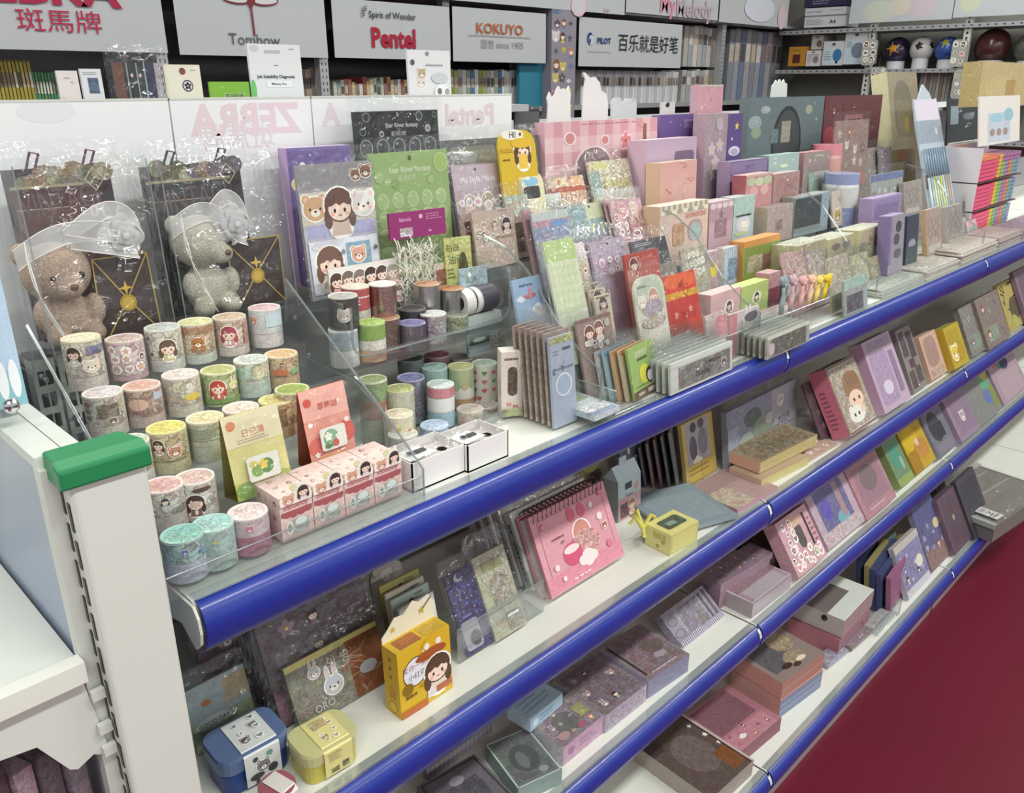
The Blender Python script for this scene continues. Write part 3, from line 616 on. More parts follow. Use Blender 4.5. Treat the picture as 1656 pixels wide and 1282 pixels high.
# rows of spines and pens on the back wall shelves: every one a thing of its own
def spine_row(name, cat, label, group, x0p, x1p, topy, n, cols, Y=WY+.10, z=1.27, depth=.16, busy=.4, jit=.012, gap=.9):
    xa, xb = on_y(x0p, topy, Y).x, on_y(x1p, topy, Y).x; zt = on_y((x0p+x1p)/2, topy, Y).z; r = random.Random(int(x0p*7+n))
    for i in range(n):
        wd = (xb-xa)/n; h = zt-z-r.random()*jit
        mb = MB(); mb.box(0, wd*gap, 0, depth, 0, h, cols[i%len(cols)], busy); mb.box(wd*.1, wd*gap*.9, -.0006, 0, h*.55, h*.8, r.choice(('d8d4cc','5a5658','c8b8a4','8a7a74')), .6)
        o = part(name, mb, 'paper'); o.matrix_world = Matrix.Translation((xa+wd*i, Y, z)); tag(o, label, cat, group)
spine_row('pen', 'pen', 'yellow-green pen standing in the row at the left edge, under the crimson-lettered banner', 'yellow-green pens at the left edge', -60, 48, 96, 17, ['9c8a3c','98903c','a8964a'], busy=.1, jit=.003, gap=.75)
spine_row('pen', 'pen', 'green pen with a red cap in the row beside the yellow-green pens', 'green pens with red caps', 50, 96, 116, 9, ['4a7d55','5a8a62'], busy=.1, jit=.003, gap=.75)
spine_row('refill_pack', 'packet', 'brown and beige patterned refill pack left of the wall post', 'brown patterned refill packs', 484, 520, 108, 8, ['a08a78','8d7a6c','c0b4a4','b5aca4'])
spine_row('notebook', 'book', 'thin notebook in the mixed row under the red-lettered script banner', 'notebooks under the red script banner', 538, 664, 124, 22, ['c9ccc0','7fa49a','b8bfae','a06a70','b48c60','d8c090','8c8a90','e0d6c8','9a4a50','c8b070','ddd0b0'], jit=.03)
spine_row('folder', 'book', 'thin folder in the green-grey row under the orange-lettered banner', 'folders under the orange-lettered banner', 727, 812, 112, 13, ['8a9a4a','a4a868','a8a8a8','c4c6c4','8aa088','5a78a0','d0d2d0'], jit=.01)
spine_row('white_binder', 'book', 'white binder beside the teal board under the orange-lettered banner', 'white binders by the teal board', 812, 838, 112, 7, ['d4d6d6','c2c6c8'], busy=0)
spine_row('document_case', 'book', 'white document case in the long ribbed row under the blue-lettered banner', 'white document cases', 940, 1098, 114, 34, ['c6c8ca','b4b6ba','cfd1d2'], busy=0, jit=.004)
spine_row('paper_roll', 'roll', 'clear-wrapped paper roll on the lower shelf next to the corner', 'wrapped rolls on the lower corner shelf', 1104, 1168, 112, 9, ['b4b2ae','a0a6aa','d0cec8'], busy=.5)
spine_row('paper_roll', 'roll', 'clear-wrapped paper roll on the upper shelf next to the corner', 'wrapped rolls on the upper corner shelf', 1108, 1168, 42, 8, ['b8b6b2','a4aab0','d4d0ca'], z=on_y(1130,108,WY+.1).z, busy=.5)
spine_row('paper_roll', 'roll', 'tall dark wrapped roll right of the wall post by the corner', 'dark wrapped rolls by the corner', 1182, 1268, 48, 10, ['8a9098','9aa0a8','76809a','a8a6a6'], busy=.5)
mb = MB(); mb.box(0, on_y(878,108,WY+.04).x-on_y(840,108,WY+.04).x, 0, .02, 0, .26, '2f7d92'); o = part('teal_board', mb, 'paper'); o.matrix_world = Matrix.Translation((on_y(840,108,WY+.04).x, WY+.04, 1.27)); tag(o, 'plain teal board at the end of the shelf under the orange-lettered banner', 'board')
t = thing('sticker_column', 'grey column covered with small stickers and charms between two banners', 'column', Matrix.Translation((WB[4]+.005, WY-.02, 0)))
mb = MB(); mb.box(0, WB[5]-WB[4]-.03, 0, .3, 0, 2.1, '8c8894'); a = Art(mb, 0, 1.2, WB[5]-WB[4]-.03, .6, 0, 5); a.scatter(22, ['5a5660','c8b85a','d0ccd0','a87078','6a7a9a'], .1, .2, .05, .9, .05, .95, False); part('column_face', mb, 'paper', t)
# ------------------------------------------------------------------ shelving along the far right wall
def upx(tl, trx, by, X=WX):
    a = on_x(tl[0], tl[1], X); b = on_x(trx, tl[1], X); c = on_x(tl[0], by, X)
    return frame(Vector((X, a.y, c.z)), Vector((0,-1,0)), Vector((0,0,1))), a.y-b.y, a.z-c.z
zs = on_x(1275,113,WX-.02).z; zt = on_x(1300,49,WX-.02).z
for zz, lb in ((zs,'grey perforated shelf carrying the globes and balls on the far wall'),(zt,'grey perforated shelf carrying the copy-paper boxes on the far wall'),(zs-.42,'lower far-wall shelf holding the row of pale books')):
    t = thing('far_shelf', lb, 'shelf', Matrix.Translation((WX-.03,-.2,zz))); mb = MB(); mb.box(0, .33, 0, 2.75, -.025, 0); part('shelf_board', mb, 'steel', t); mb = MB()
    for k in range(60): mb.box(-.0008, 0, 2.7-.045*k, 2.715-.045*k, -.016, -.008, '55565a')
    part('slot_row', mb, 'plastic', t)
mb = MB(); mb.box(WX+.34, WX+.36, -.3, 2.8, 0, 2.2, '8d8c84'); o = part('far_back_board', mb, 'paper'); tag(o, 'beige grey back board behind the balls on the far wall', 'board')
for px, lb in ((1411,'by the globe boxes'),(1564,'between the soccer ball and the brown basketball')):
    y = on_x(px, 60, WX).y; t = thing('far_post', 'white slotted post on the far wall '+lb, 'post', Matrix.Translation((WX-.01,y-.02,0))); mb = MB(); mb.box(0,.03,0,.04,0,2.2); part('post_body', mb, 'white', t); mb = MB()
    for k in range(30): mb.box(-.0008,0,.014,.026,1.3+.03*k,1.314+.03*k,'222')
    part('slot_column', mb, 'plastic', t)
def xbox(name, label, cat, tl, trx, by, col, spec, d=.2, busy=.2, X=WX, group=None): return carton(name, label, cat, upx(tl, trx, by, X), d, col, col, col, spec, busy=busy, group=group)
xbox('copy_paper_box', 'white copy-paper box with large A4 lettering, on the far upper shelf', 'box', (1302,27), 1369, 45, 'd2d4d6', 'T.68,.45,.55,33363c,A4;Y.05,.2,.5,.5,4,666a70;R0,.9,1,.1,9a9ca0')
xbox('copy_paper_box', 'white copy-paper box with a dark band, upper one of the two', 'box', (1303,14), 1369, 26, 'd0d2d4', 'Y.05,.3,.4,.3,2,666a70;Y.6,.5,.35,.2,2,666a70')
xbox('copy_paper_box', 'dark navy box lying on top of the white copy-paper boxes', 'box', (1303,-14), 1371, 12, '2d2a4a', 'Y.2,.1,.4,.3,2,8a86a8;E.3,.6,.2,.1,5a4a8a')
xbox('snack_box', 'small orange-yellow box with a dark window on the far shelf', 'box', (1277,76), 1304, 107, 'c08a2e', 'R.25,.15,.45,.45,5a2620,.5;Y.2,.75,.5,.1,1,7a4a18')
xbox('globe_box', 'small white box with a tiny globe picture', 'box', (1305,82), 1328, 107, 'd8d6d4', 'E.68,.42,.2,.24,8a7f8c;R.1,.7,.8,.04,7a7478;Y.1,.2,.35,.45,4,9a8e94;R.4,.84,.15,.1,55505a')
xbox('globe_box', 'pale box stacked on the small globe box', 'box', (1314,57), 1332, 80, 'c8c6be', 'E.7,.4,.25,.25,6a6458;R.4,.8,.2,.12,55505a', X=WX+.03)
xbox('globe_box', 'white box with a blue globe picture', 'box', (1333,67), 1366, 106, 'd4d8da', 'R.06,.05,.88,.62,c4d8dc;E.72,.42,.22,.26,3f78a8;R.66,.08,.12,.1,2a2a30;Y.1,.2,.35,.4,4,6a7a86;R.42,.82,.16,.1,44505c')
xbox('globe_box', 'taller white box with a large grey globe picture', 'box', (1369,51), 1405, 104, 'd6d8dc', 'R.06,.05,.88,.68,c2d6e2;E.62,.42,.3,.24,7c8496;Y.1,.5,.3,.2,4,6a7a86;R.42,.85,.16,.08,44505c')
def ball(label, cx, cy, rpx, col, spots, X=WX+.02):
    p = on_x(cx, cy, X); d = (p-CAM).dot(FWD); R = rpx*d/FPX; t = thing('ball', label, 'ball', Matrix.Translation((p.x+R, p.y, zs)))
    zc = p.z-zs; mb = MB(); mb.ball((0,0,zc), R, R, R, col, 20, 14, .15 if not spots else 0); part('ball_skin', mb, 'gloss', t, smooth=True)
    mb = MB()
    for az, el, s, c in spots:
        n = Vector((-math.cos(math.radians(az))*math.cos(math.radians(el)), -math.sin(math.radians(az))*math.cos(math.radians(el)), math.sin(math.radians(el)))); q = n.cross(Vector((0,0,1))).normalized(); w_ = q.cross(n)
        ring = lambda rr, kk: [n*R*1.006*math.cos(rr)+q*R*1.006*math.sin(rr)*math.cos(2*math.pi*i/5)+w_*R*1.006*math.sin(rr)*math.sin(2*math.pi*i/5) for i in range(5)]
        inner = ring(s*.5, 0); outer = ring(s, 0); z0 = Vector((0,0,zc)); vs = [z0+n*R*1.008]+[z0+p for p in inner]+[z0+p for p in outer]
        mb.mesh(vs, [(0,1+i,1+(i+1)%5) for i in range(5)]+[(1+i,6+i,6+(i+1)%5,1+(i+1)%5) for i in range(5)], c)
    if spots: part('panel_print', mb, 'gloss', t)
    mb = MB(); mb.lathe([(R*.62,0),(R*.66,0),(R*.66,max(.02,zc-R*.72)),(R*.6,max(.02,zc-R*.72)),(R*.6,0)], 'd8d8d8'); part('ring_stand', mb, 'plastic', t, 'white ring stand')
ball('dark navy ball with an orange crest on a white ring', 1443, 82, 21, '2c2740', [(0,10,.55,'c98a2a'),(50,20,.35,'1c1a2c'),(-60,15,.35,'1c1a2c')])
ball('white soccer ball with black patches', 1484, 79, 19, 'c9c7c6', [(5,15,.36,'2c2a2c'),(75,20,.36,'2c2a2c'),(-65,10,.36,'2c2a2c'),(10,80,.34,'2c2a2c')])
ball('blue soccer ball with yellow green stripes', 1526, 80, 20, '3a55a0', [(0,35,.5,'a8b03c'),(80,0,.45,'a8b03c'),(-75,10,.5,'2f7d4a'),(20,-30,.3,'2c3f86')])
ball('large dark brown basketball', 1597, 75, 28, '4a2a26', [])
ball('dim grey-green ball at the right end of the far shelf', 1660, 78, 25, '5a5c52', [(0,20,.4,'7a7a68')])
for i, (cx, y0, y1) in enumerate(((1407,64,106),(1553,64,108),(1555,112,160),(1420,108,126))):
    m, w_, h_ = upx((cx-11,y0), cx+13, y1, WX-.05); t = thing('hang_tag_pack', ['pale charm pack hanging from a slotted post beside the grey globe box','charm pack with a red corner hanging left of the basketball','olive charm pack hanging lower on the post by the basketball','small charm pack hanging under the globe shelf'][i], 'packet', m)
    mb = MB(); mb.rbox(0, w_, 0, .01, 0, h_, w_*.25, 'b9bcb0', .6); a = Art(mb, 0, 0, w_, h_, 0, i); a.scatter(6, ['c03048','6a7a4a','d8d4c8','54564c'] if i == 1 else ['8a8a6a','d4d2c4','6a6c62'], .1, .18); part('card', mb, 'gloss', t); mb = MB(); mb.tube([(w_/2,.005,h_),(w_/2,.005,h_+.06)], .003, '3a3a3c'); part('cord', mb, 'plastic', t)
for i, (x0p, x1p, ty, n, cols) in enumerate(((1280,1392,121,22,['a49a86','8c8478','c8c0ae','7a7268','b8ac98','d0cabc']),(1490,1540,112,9,['9aa0a0','c4bcae','8c8680','b4a898']))):
    a = on_x(x0p, ty, WX+.06); b = on_x(x1p, ty, WX+.06); r = random.Random(i)
    for k in range(n):
        wd = (a.y-b.y)/n; h = .2+r.uniform(-.07,.03) if i == 0 else a.z-(zs-.42)-r.uniform(0,.02); mb = MB(); mb.box(0, .15, 0, wd*.85, 0, h, cols[k%len(cols)], .5); o = part('book', mb, 'paper'); o.matrix_world = Matrix.Translation((WX+.06, a.y-wd*(k+1), zs-.42)); tag(o, ['pale book in the low row under the globe boxes on the far wall','tall pale book between the hanging charm packs on the far wall'][i], 'book', ['books under the globe shelf','tall books on the far wall'][i])
def xbanner(label, tl, trx, by, spec, X=WX-.04):
    m, w_, h_ = upx(tl, trx, by, X); t = thing('far_banner', label, 'banner', m); mb = MB(); mb.box(0, w_, 0, .004, 0, h_, 'c2c8cc'); art(mb, w_, h_, spec); part('cloth', mb, 'paper', t)
xbanner('pale banner with faint pastel drawings above the balls', (1384,-50), 1552, 38, 'E.3,.2,.16,.2,ccd3c4;E.7,.25,.14,.2,d0c4cc;E.5,.3,.1,.2,d4d0c0')
xbanner('pale blue-grey banner at the top right corner', (1554,-50), 1730, 28, 'E.15,.3,.1,.2,ccd4b8')
mb = MB(); mb.box(WX+.2, WX+.3, on_x(1540,115,WX).y-.35, on_x(1540,115,WX).y, zs-.42, zs-.12, '9a3a2c'); o = part('red_bin', mb, 'plastic'); tag(o, 'rusty red bin low on the far wall behind the hanging charms', 'bin')
# ================================================================== washi tape stand (tiered clear acrylic) and its rolls
RY = [.045, .095, .145, .195, .245]; RZ = [Z1+.0045, Z1+.030, Z1+.059, Z1+.090, Z1+.123]
t = thing('tiered_acrylic_stand', 'clear tiered acrylic stand holding five rows of washi tape', 'stand', Matrix.Translation((-.012,.018,Z1+.0006)))
def acr(t, nm, *bx, mat='acrylic'):
    mb = MB()
    for b in bx: mb.box(*b)
    return part(nm, mb, mat, t)
for i in range(5):
    y = RY[i]-.018; z = RZ[i]-Z1; acr(t, 'tread', (0,.268,y-.024,y+.026,z-.003,z-.0002))
    if i: acr(t, 'riser', (0,.268,y-.0255,y-.024,RZ[i-1]-Z1,z-.001))
acr(t, 'top_tread', (0,.268,.254,.36,.140,.143)); acr(t, 'front_lip', (0,.268,.001,.003,0,.022))
for x in (-.003, .268):
    mb = MB(); o = [(0,0),(0,.03),(.04,.06),(.235,.19),(.245,.138),(.36,.138),(.36,0)]; mb.mesh([(x+dx,y,z) for dx in (0,.003) for y,z in o], [tuple(range(7)), tuple(range(13,6,-1))]+[(i,(i+1)%7,(i+1)%7+7,i+7) for i in range(7)], 'fff'); part('side_plate', mb, 'acrylic', t)
    mb = MB(); mb.tube([(x+.0015,y,z) for y,z in o[:5]], .0013, 'eee'); part('polished_edge', mb, 'edge', t)
mb = MB(); mb.tube([(0,.002,.022),(.268,.002,.022)], .0009, 'eee'); part('lip_edge', mb, 'edge', t)
mb = MB()
for px, py, X in ((68,610,0),(75,615,0),(116,678,0),(130,680,0),(500,575,.26),(478,515,.26)): p = on_x(px, py, X); mb.ball((p.x+.012,p.y-.018,p.z-Z1), .003, .002, .003, 'ddd', 8, 5)
part('acrylic_bolt', mb, 'chrome', t)
def tape(cx, cy, Y, z0, label, group, rolls, lab='f0ebe2', rim='efe4c4', spec='', D=.0355, foil=False, sd=None, base=None):
    """stack of rolls: (share of the height, colour, busy) from the top; cx, cy = pixel of the top's centre"""
    p = on_y(cx, cy, Y); H = max(.016, p.z-z0) if base is None else p.z-base; z0 = p.z-H; R = D/2; s = sd or seed(); t = thing('washi_tape', label, 'tape', Matrix.Translation((p.x, Y, z0)), group)
    ac = math.atan2(CAM.y-Y, CAM.x-p.x); z = H-.0012
    for i, (sh, col, busy) in enumerate(rolls):
        h = sh*(H-.0012); mb = MB(); mb.lathe([(R*.8,z-h+.0003),(R,z-h+.0003),(R,z-.0003),(R*.8,z-.0003)], col, 28, busy=[0,busy,0], cols=['e9e2d0',col,'f2eddc'])
        if i == 0 and spec or (i == 1 and spec and sh > .55):
            a = Art(mb, -math.pi*R*.42, z-h+.001, math.pi*R*.84, h-.002, 0, s, wrap=lambda x, y, z_: ((R+.0003-y)*math.cos(ac+x/R), (R+.0003-y)*math.sin(ac+x/R), z_)); a.slice = R*.22; a.run(spec)
        part('tape_roll', mb, 'foil' if foil else 'paper', t); z -= h
    mb = MB(); mb.lathe([(R*.93,H-.0012),(R*.98,H-.0012),(R*.98,H),(R*.9,H),(R*.86,H-.0006),(.0001,H-.0006)], lab, 28, busy=[0,0,0,0,.55], cols=[rim,rim,rim,rim,lab])
    part('round_label', mb, 'paper', t)
    mb = MB(); mb.lathe([(R+.0006,.0004),(R+.0006,H),(R*.8,H+.0008)], 'fff', 20); part('shrink_wrap', mb, 'shrink', t)
    return t
G1 = 'washi tapes on the tiered acrylic stand'
def row(r, items):
    for cx, cy, lb, rolls, lab, rim, spec in items: tape(cx, cy, RY[r], RZ[r], lb, G1, rolls, lab, rim, spec)
c1 = lambda a, b='efece6', k=.7, bu=.75: [(k, a, bu), (1-k, b, .35)]
row(4, [(130,545,'washi tape with a boy and a seal, first of the back row', c1('e8dfcf','e6dad2',.72),'e6dcc0','f0e6c0','G.3,.72,.2,54463c,d8c8b8;R.55,.65,.4,.25,8a86a0,.7;A.6,.3,.2,ddd2c0'),
 (200,546,'washi tape with pink and lilac round heads, second of the back row', c1('e3cfd0','d8b8bc',.86),'c8b4ac','efe0d8','Q8,c890a0/b8a4c8/d8b0a0/c0a89c,.1,.14'),
 (262,528,'washi tape with a brown-haired girl and black playing-card marks, third of the back row', c1('e6e2d4','dcdcd4',.7),'c2ccc4','eae6da','G.55,.45,.3,6a5848,d8c88c;S.15,.8,.08,3a3430;S.2,.2,.08,3a3430'),
 (315,519,'washi tape with a brown horse, fourth of the back row', c1('d9c4ac','cfd8cc',.74),'dce0a8','ece4c8','R.05,.74,.9,.24,b89474,.5;A.5,.4,.24,b07a4c;R.38,.1,.1,.2,b07a4c;R.55,.1,.1,.2,b07a4c'),
 (370,511,'washi tape with a red-bonnet girl, fifth of the back row', c1('e3ccbf','e0d4cc',.75),'d4bfa4','efe2d0','G.45,.55,.3,a8505c,d8a0a0;R.8,.1,.16,.8,c89c94,.6'),
 (427,496,'pale blue and pink washi tape at the right end of the back row', c1('dfe3e2','ece4e2',.62,.3),'e6c6cc','f3ece8','A.2,.6,.2,c8a088;R.5,.3,.45,.6,c4d6dc')])
row(3, [(165,633,'washi tape of dark circles and foliage, first of the second row from the back', c1('d9d2c6','d4ccc0'),'d8d0d0','efe8de','E.15,.8,.08,.09,8a7a6c;E.15,.55,.08,.09,8a7a6c;E.15,.3,.08,.09,8a7a6c;R.35,.3,.4,.5,8a8074,.8;A.6,.15,.14,7a6a5c'),
 (228,622,'washi tape with a mauve arch and a shiny band, behind the plain tall one', c1('c9b0a8','d4c2bc'),'d8b0a0','efe0d4','R.1,.1,.55,.7,a88a88,.7;E.38,.5,.2,.25,d8b8a4;R.7,.6,.25,.3,b8c4d8'),
 (291,604,'washi tape with comic panels of a duck and lemons', c1('e2dccb','dcd6c6'),'ddd4cc','efe8dc','R.05,.1,.4,.4,cfc2b0,.6;R.05,.55,.4,.4,d8d0be,.6;E.7,.3,.18,.14,d8c05c;O.65,.75,.14,e6e6e0,.3'),
 (352,597,'green washi tape with a red-haired girl and a bunny', c1('b9c795','c3cf9f',.9),'b4bc7c','efe6c4','G.45,.6,.27,b8503c,c87060;N.8,.6,.16,e6d69c;R0,0,1,.16,8aa46c,.4'),
 (405,580,'mint washi tape divided in four panels', c1('d3ddcf','cddbd2',.5),'c9d3ca','e8ebdc','R.05,.1,.42,.8,c6dcd0,.5;R.53,.1,.42,.8,d8d8bc,.5;O.26,.5,.16,a8c4b0;A.75,.5,.15,d0c094'),
 (454,571,'beige washi tape with gingerbread houses', c1('dcc4a4','d4ba98',.6),'dcb88c','efe0c2','A.2,.75,.12,8a6248;A.5,.75,.12,8a6248;A.8,.75,.12,8a6248;R.3,.1,.3,.35,c07a58;R.68,.12,.2,.3,8fae8c')])
row(2, [(208,712,'washi tape half hidden behind the green cap', c1('d5d8c2'),'ccd4bc','e8ead4','A.5,.5,.25,c8c0a0'),
 (268,690,'yellow-labelled washi tape with a bunny girl', c1('d6ccaa','cfc9a8'),'d4cc74','ece49c','G.3,.65,.2,5a4a3c,c8a88c;A.6,.35,.22,b88a6c;R.02,.05,.9,.1,b0a880,.6'),
 (331,674,'washi tape with a plain grey-green print, left of the yellow pouch', c1('c2c8b6','bcc3b2',.6,.4),'d8cfa4','efe8cc','Y.05,.2,.85,.6,6,8a9484'),
 (389,658,'washi tape with a swirly cream label behind the yellow pouch', c1('dccfc0'),'e0d0c0','f0e6da','Q6,c8a090/a8b0a0,.1,.14'),
 (446,645,'yellow-labelled washi tape with dark castle print, between the two pouches', c1('c8b894','b8a27c'),'d4cc88','ece2a0','R.3,.05,.4,.8,8a7050,.7;S.5,.8,.1,d8c888'),
 (472,628,'green-labelled washi tape behind the pink pouch', c1('c8bfa2'),'9aac5c','d8dcae','')])
row(1, [(262,783,'rosy-labelled washi tape with grey figures, left one of the pair behind the front row', c1('d2cac2','c8bfb8',.62),'d2a8a4','efe2da','G.5,.7,.16,4a4a4c,b8b0ac;A.3,.25,.14,9a948c;R.6,.1,.3,.25,8a8680,.5'),
 (314,770,'washi tape with an ornate brown portrait, right one of the pair behind the front row', c1('dcd4cb','d6ccc2',.8),'d4b8b0','f3ece4','G.45,.4,.3,4e3a34,8a6a60;E.45,.38,.1,.1,d8c0ae;E.2,.85,.1,.08,5a4640;E.6,.85,.18,.08,5a4640')])
row(0, [(294,862,'teal and blue washi tape with a sleeping cat, first of the front row', c1('a9c6c8','c8cfe0',.5),'8fc4b8','a8d4c8','K.5,.6,.16,5c78b0;C.8,.4,.12,6a88c0'),
 (343,845,'pale mint washi tape with a small yellow mark, second of the front row', c1('b4cfca','bcd3cd',.6,.4),'a6cfc9','b9dad4','C.5,.6,.12,c4c878'),
 (400,826,'dusty pink washi tape with a piglet face, third of the front row', c1('cfc0c8','b98498',.45,.3),'e9d6d2','efe6e4','A.5,.5,.24,c77c90')])
# pouches on the stand
def pouch(name, label, m, body, spec, pic):
    F, w, h = m; s = seed(); t = thing(name, label, 'pouch', F); mb = MB(); mb.mesh([(0,0,0),(w,0,0),(w,.003,h),(0,.003,h),(0,.028,0),(w,.028,0),(0,.005,h),(w,.005,h)], [(0,1,2,3),(4,6,7,5),(0,3,6,4),(1,5,7,2),(0,4,5,1)], body, .12)
    a = Art(mb, 0, 0, w, h, -.0002, s, wrap=lambda x, y, z: (x, .003*z/h+y, z)); a.run(spec); part('pouch_body', mb, 'gloss', t)
    mb = MB(); a = Art(mb, w*.24, h*.18, w*.56, h*.3, -.003, s); a.rect(0,0,w*.56,h*.3,'e6e6dc',0,.003); a.run(pic); part('picture_window', mb, 'gloss', t)
    mb = MB(); mb.sheet(-.001, w+.001, 0, h, -.006, .004, random.Random(s)); mb.face([(0,0,0),(0,.028,0),(0,.005,h),(0,.003,h)],'fff'); part('clear_front', mb, 'film', t)
pouch('tape_pouch', 'yellow watercolour pouch with green picture, front left on the tape stand', up((357,678), 449, .074, Z1+.037, 10), 'd9d28e', 'R0,.62,1,.38,e4dcb4;R0,0,1,.2,b9bd62;E.2,.1,.2,.1,7ea050;E.8,.12,.2,.1,a8b060;T.5,.76,.1,d0684c,日记簿;O.14,.88,.08,d88a5c;Y.2,.64,.6,.06,2,b09a7c', 'E.3,.4,.2,.25,86ac5c;E.6,.5,.22,.3,5e8c4c;L.5,.6,.22,e0c84c;E.2,.7,.12,.12,d8c868')
pouch('tape_pouch', 'pink strawberry pouch with green picture, right on the tape stand', up((483,636), 557, .086, Z1+.037, 10), 'e59d8c', 'R0,.6,1,.4,efb3a4;E.2,.25,.2,.12,d8685c;E.85,.35,.2,.14,d05a52;E.5,.05,.5,.06,d8a468;L.12,.55,.06,f6efe6;L.9,.5,.06,f6efe6;L.15,.15,.06,f6efe6;O.14,.84,.08,d8584c;T.55,.76,.1,c84a44,草莓甜', 'E.4,.5,.3,.4,86b08c;L.3,.6,.2,f2f2ea;L.7,.5,.18,f2f2ea;E.55,.25,.12,.16,d0544c;E.25,.2,.14,.12,4e7c50')
# four pink tape boxes with die-cut toppers
b0 = on_z(458,878,Z1+.004); b1 = on_z(648,795,Z1+.004); wd = (b1.x-b0.x)/4
for i in range(4):
    t = thing('tape_box', f'small pink box with bear and bunny-girl topper, {ORD[i]} of four on the tape stand', 'box', Matrix.Translation((b0.x+wd*i, b0.y, Z1+.004)), 'pink tape boxes with toppers')
    w_, h_ = wd*.97, .050; mb = MB(); mb.box(0, w_, 0, .045, 0, h_*.9, 'e2c7c0', .25)
    art(mb, w_, h_*.9, 'R.02,.55,.96,.1,a85c60;E.2,.56,.12,.05,a85c60;E.4,.54,.12,.06,a85c60;E.65,.55,.13,.06,a85c60;E.85,.56,.12,.05,a85c60;T.5,.72,.17,c07078,mooooy;R.2,.1,.62,.34,b8c2bc,.6,.1;E.24,.28,.12,.17,d8d4c8;E.24,.28,.06,.09,8a9a94;E.6,.36,.18,.09,d4e0dc', seed=i)
    a = Art(mb, 0, 0, .045, h_*.9, 0, i, wrap=lambda x, y, z: (y, .045-x, z)); a.scatter(9, ['c89a9c','b8a8a0','d0b0a8'], .05, .09, white=False); a = Art(mb, 0, 0, w_, .045, 0, i, wrap=lambda x, y, z: (x, z, h_*.9-y)); a.scatter(5, ['c8a8a0','b8988c'], .06, .1, white=False); part('box_body', mb, 'paper', t)
    mb = MB(); pts = [(.02,.0),(.98,.0),(1.0,.35),(.92,.6),(.86,.8),(.84,1.2),(.74,1.22),(.7,.95),(.64,1.2),(.54,1.15),(.56,.8),(.42,.78),(.3,.62),(.2,.7),(.06,.6),(.0,.3)]
    mb.prism([(x*w_, h_*.72+z*h_*.34) for x, z in pts], -.0012, -.0004, 'f3ece0'); a = Art(mb, 0, h_*.7, w_, h_*.4, -.0012, i); a.bear(.27*w_, h_*.12, w_*.17, 'd9a48c', None); a.girl(.72*w_, h_*.22, w_*.17, '4a3c38', 'e8d8d0', None); a.ell(.42*w_, h_*.36, w_*.12, w_*.1, 'dfe0b0', 10); part('die_cut_topper', mb, 'paper', t)
# two white open cartons in front of the second stand
for i, (bl, brx, ty) in enumerate((((668,798),753,751), ((757,765),822,722))):
    F, w_, h_ = upb(bl, brx, ty, Z1, 0); t = thing('sample_box', ['white open carton with clear cover, left of the pair beside the pink boxes','white open carton with clear cover, right of the pair in front of the tape rolls'][i], 'box', F, 'white open cartons')
    d = .05; mb = MB(); mb.box(0, w_, 0, .0015, 0, h_, 'e9e6e4'); mb.box(0, .0015, 0, d, 0, h_, 'e4dedd'); mb.box(w_-.0015, w_, 0, d, 0, h_, 'e4e0de'); mb.box(0, w_, d-.0015, d, 0, h_, 'e4e0de'); mb.box(0, w_, 0, d, 0, .002, 'd8d4d2'); part('carton_body', mb, 'paper', t)
    mb = MB(); a = Art(mb, 0, 0, w_, d, 0, 3, wrap=lambda x, y, z: (x, z, h_*.72)); a.rect(0,0,w_,d,'c9c2bd'); a.scatter(8, ['b8a8a0','a0a8a0','c8a0a0'], .06, .12); part('contents_card', mb, 'paper', t)
    mb = MB(); mb.face([(w_*.02,.004,h_+.001),(w_*.5,.004,h_+.003),(w_*.42,.03,h_+.002),(w_*.02,.03,h_+.001)], 'f2f2f0'); a = Art(mb, 0, 0, w_, d, 0, 3, wrap=lambda x, y, z: (x, z, h_+.0036)); a.ell(w_*.15, .017, .004, .004, '2a3040', 8); a.rect(w_*.22, .012, w_*.2, .008, '44484c', .5); part('price_card', mb, 'paper', t)
    mb = MB(); r = random.Random(i); n = 8; vs = [(w_*k/n, d*j/4, h_+.002+.012*r.random()*(j in (1,2,3))) for j in range(5) for k in range(n+1)]; mb.mesh(vs, [(j*(n+1)+k,j*(n+1)+k+1,(j+1)*(n+1)+k+1,(j+1)*(n+1)+k) for j in range(4) for k in range(n)], 'fff'); part('clear_cover', mb, 'film', t)
# ================================================================== second acrylic stand: two levels of tape rolls
t = thing('acrylic_display_rack', 'two-level clear acrylic rack with rounded rims full of tape rolls', 'rack', Matrix.Translation((.30,.06,Z1+.0006)))
acr(t, 'lower_tray', (-.02,.25,.045,.20,.001,.0035)); acr(t, 'upper_tray', (-.02,.25,.115,.208,.088,.0905))
acr(t, 'upper_lip', (-.02,.245,.113,.115,.088,.108)); acr(t, 'lower_lip', (-.02,.245,.043,.045,.001,.012))
def rimpath(y, x0, x1, z0, z1, r=.02): 
    pts = [(x0-.0,y,z1)]
    for i in range(6): a = math.pi+math.pi/2*i/5; pts.append((x0+r+r*math.cos(a), y, z0+r+r*math.sin(a)))
    for i in range(6): a = 1.5*math.pi+math.pi/2*i/5; pts.append((x1-r+r*math.cos(a), y, z0+r+r*math.sin(a)))
    pts.append((x1,y,z1)); return pts
mb = MB(); mb.tube(rimpath(.113,-.012,.24,.105,.165), .0016, '999'); part('upper_rim', mb, 'edge', t)
mb = MB(); mb.tube([(-.02,.043,.012),(.235,.043,.012)], .0012, '999'); mb.tube([(-.022,.045,.0),(-.022,.05,.06),(-.022,.10,.085),(-.022,.20,.09)], .0012, '999'); part('lower_rim', mb, 'edge', t)
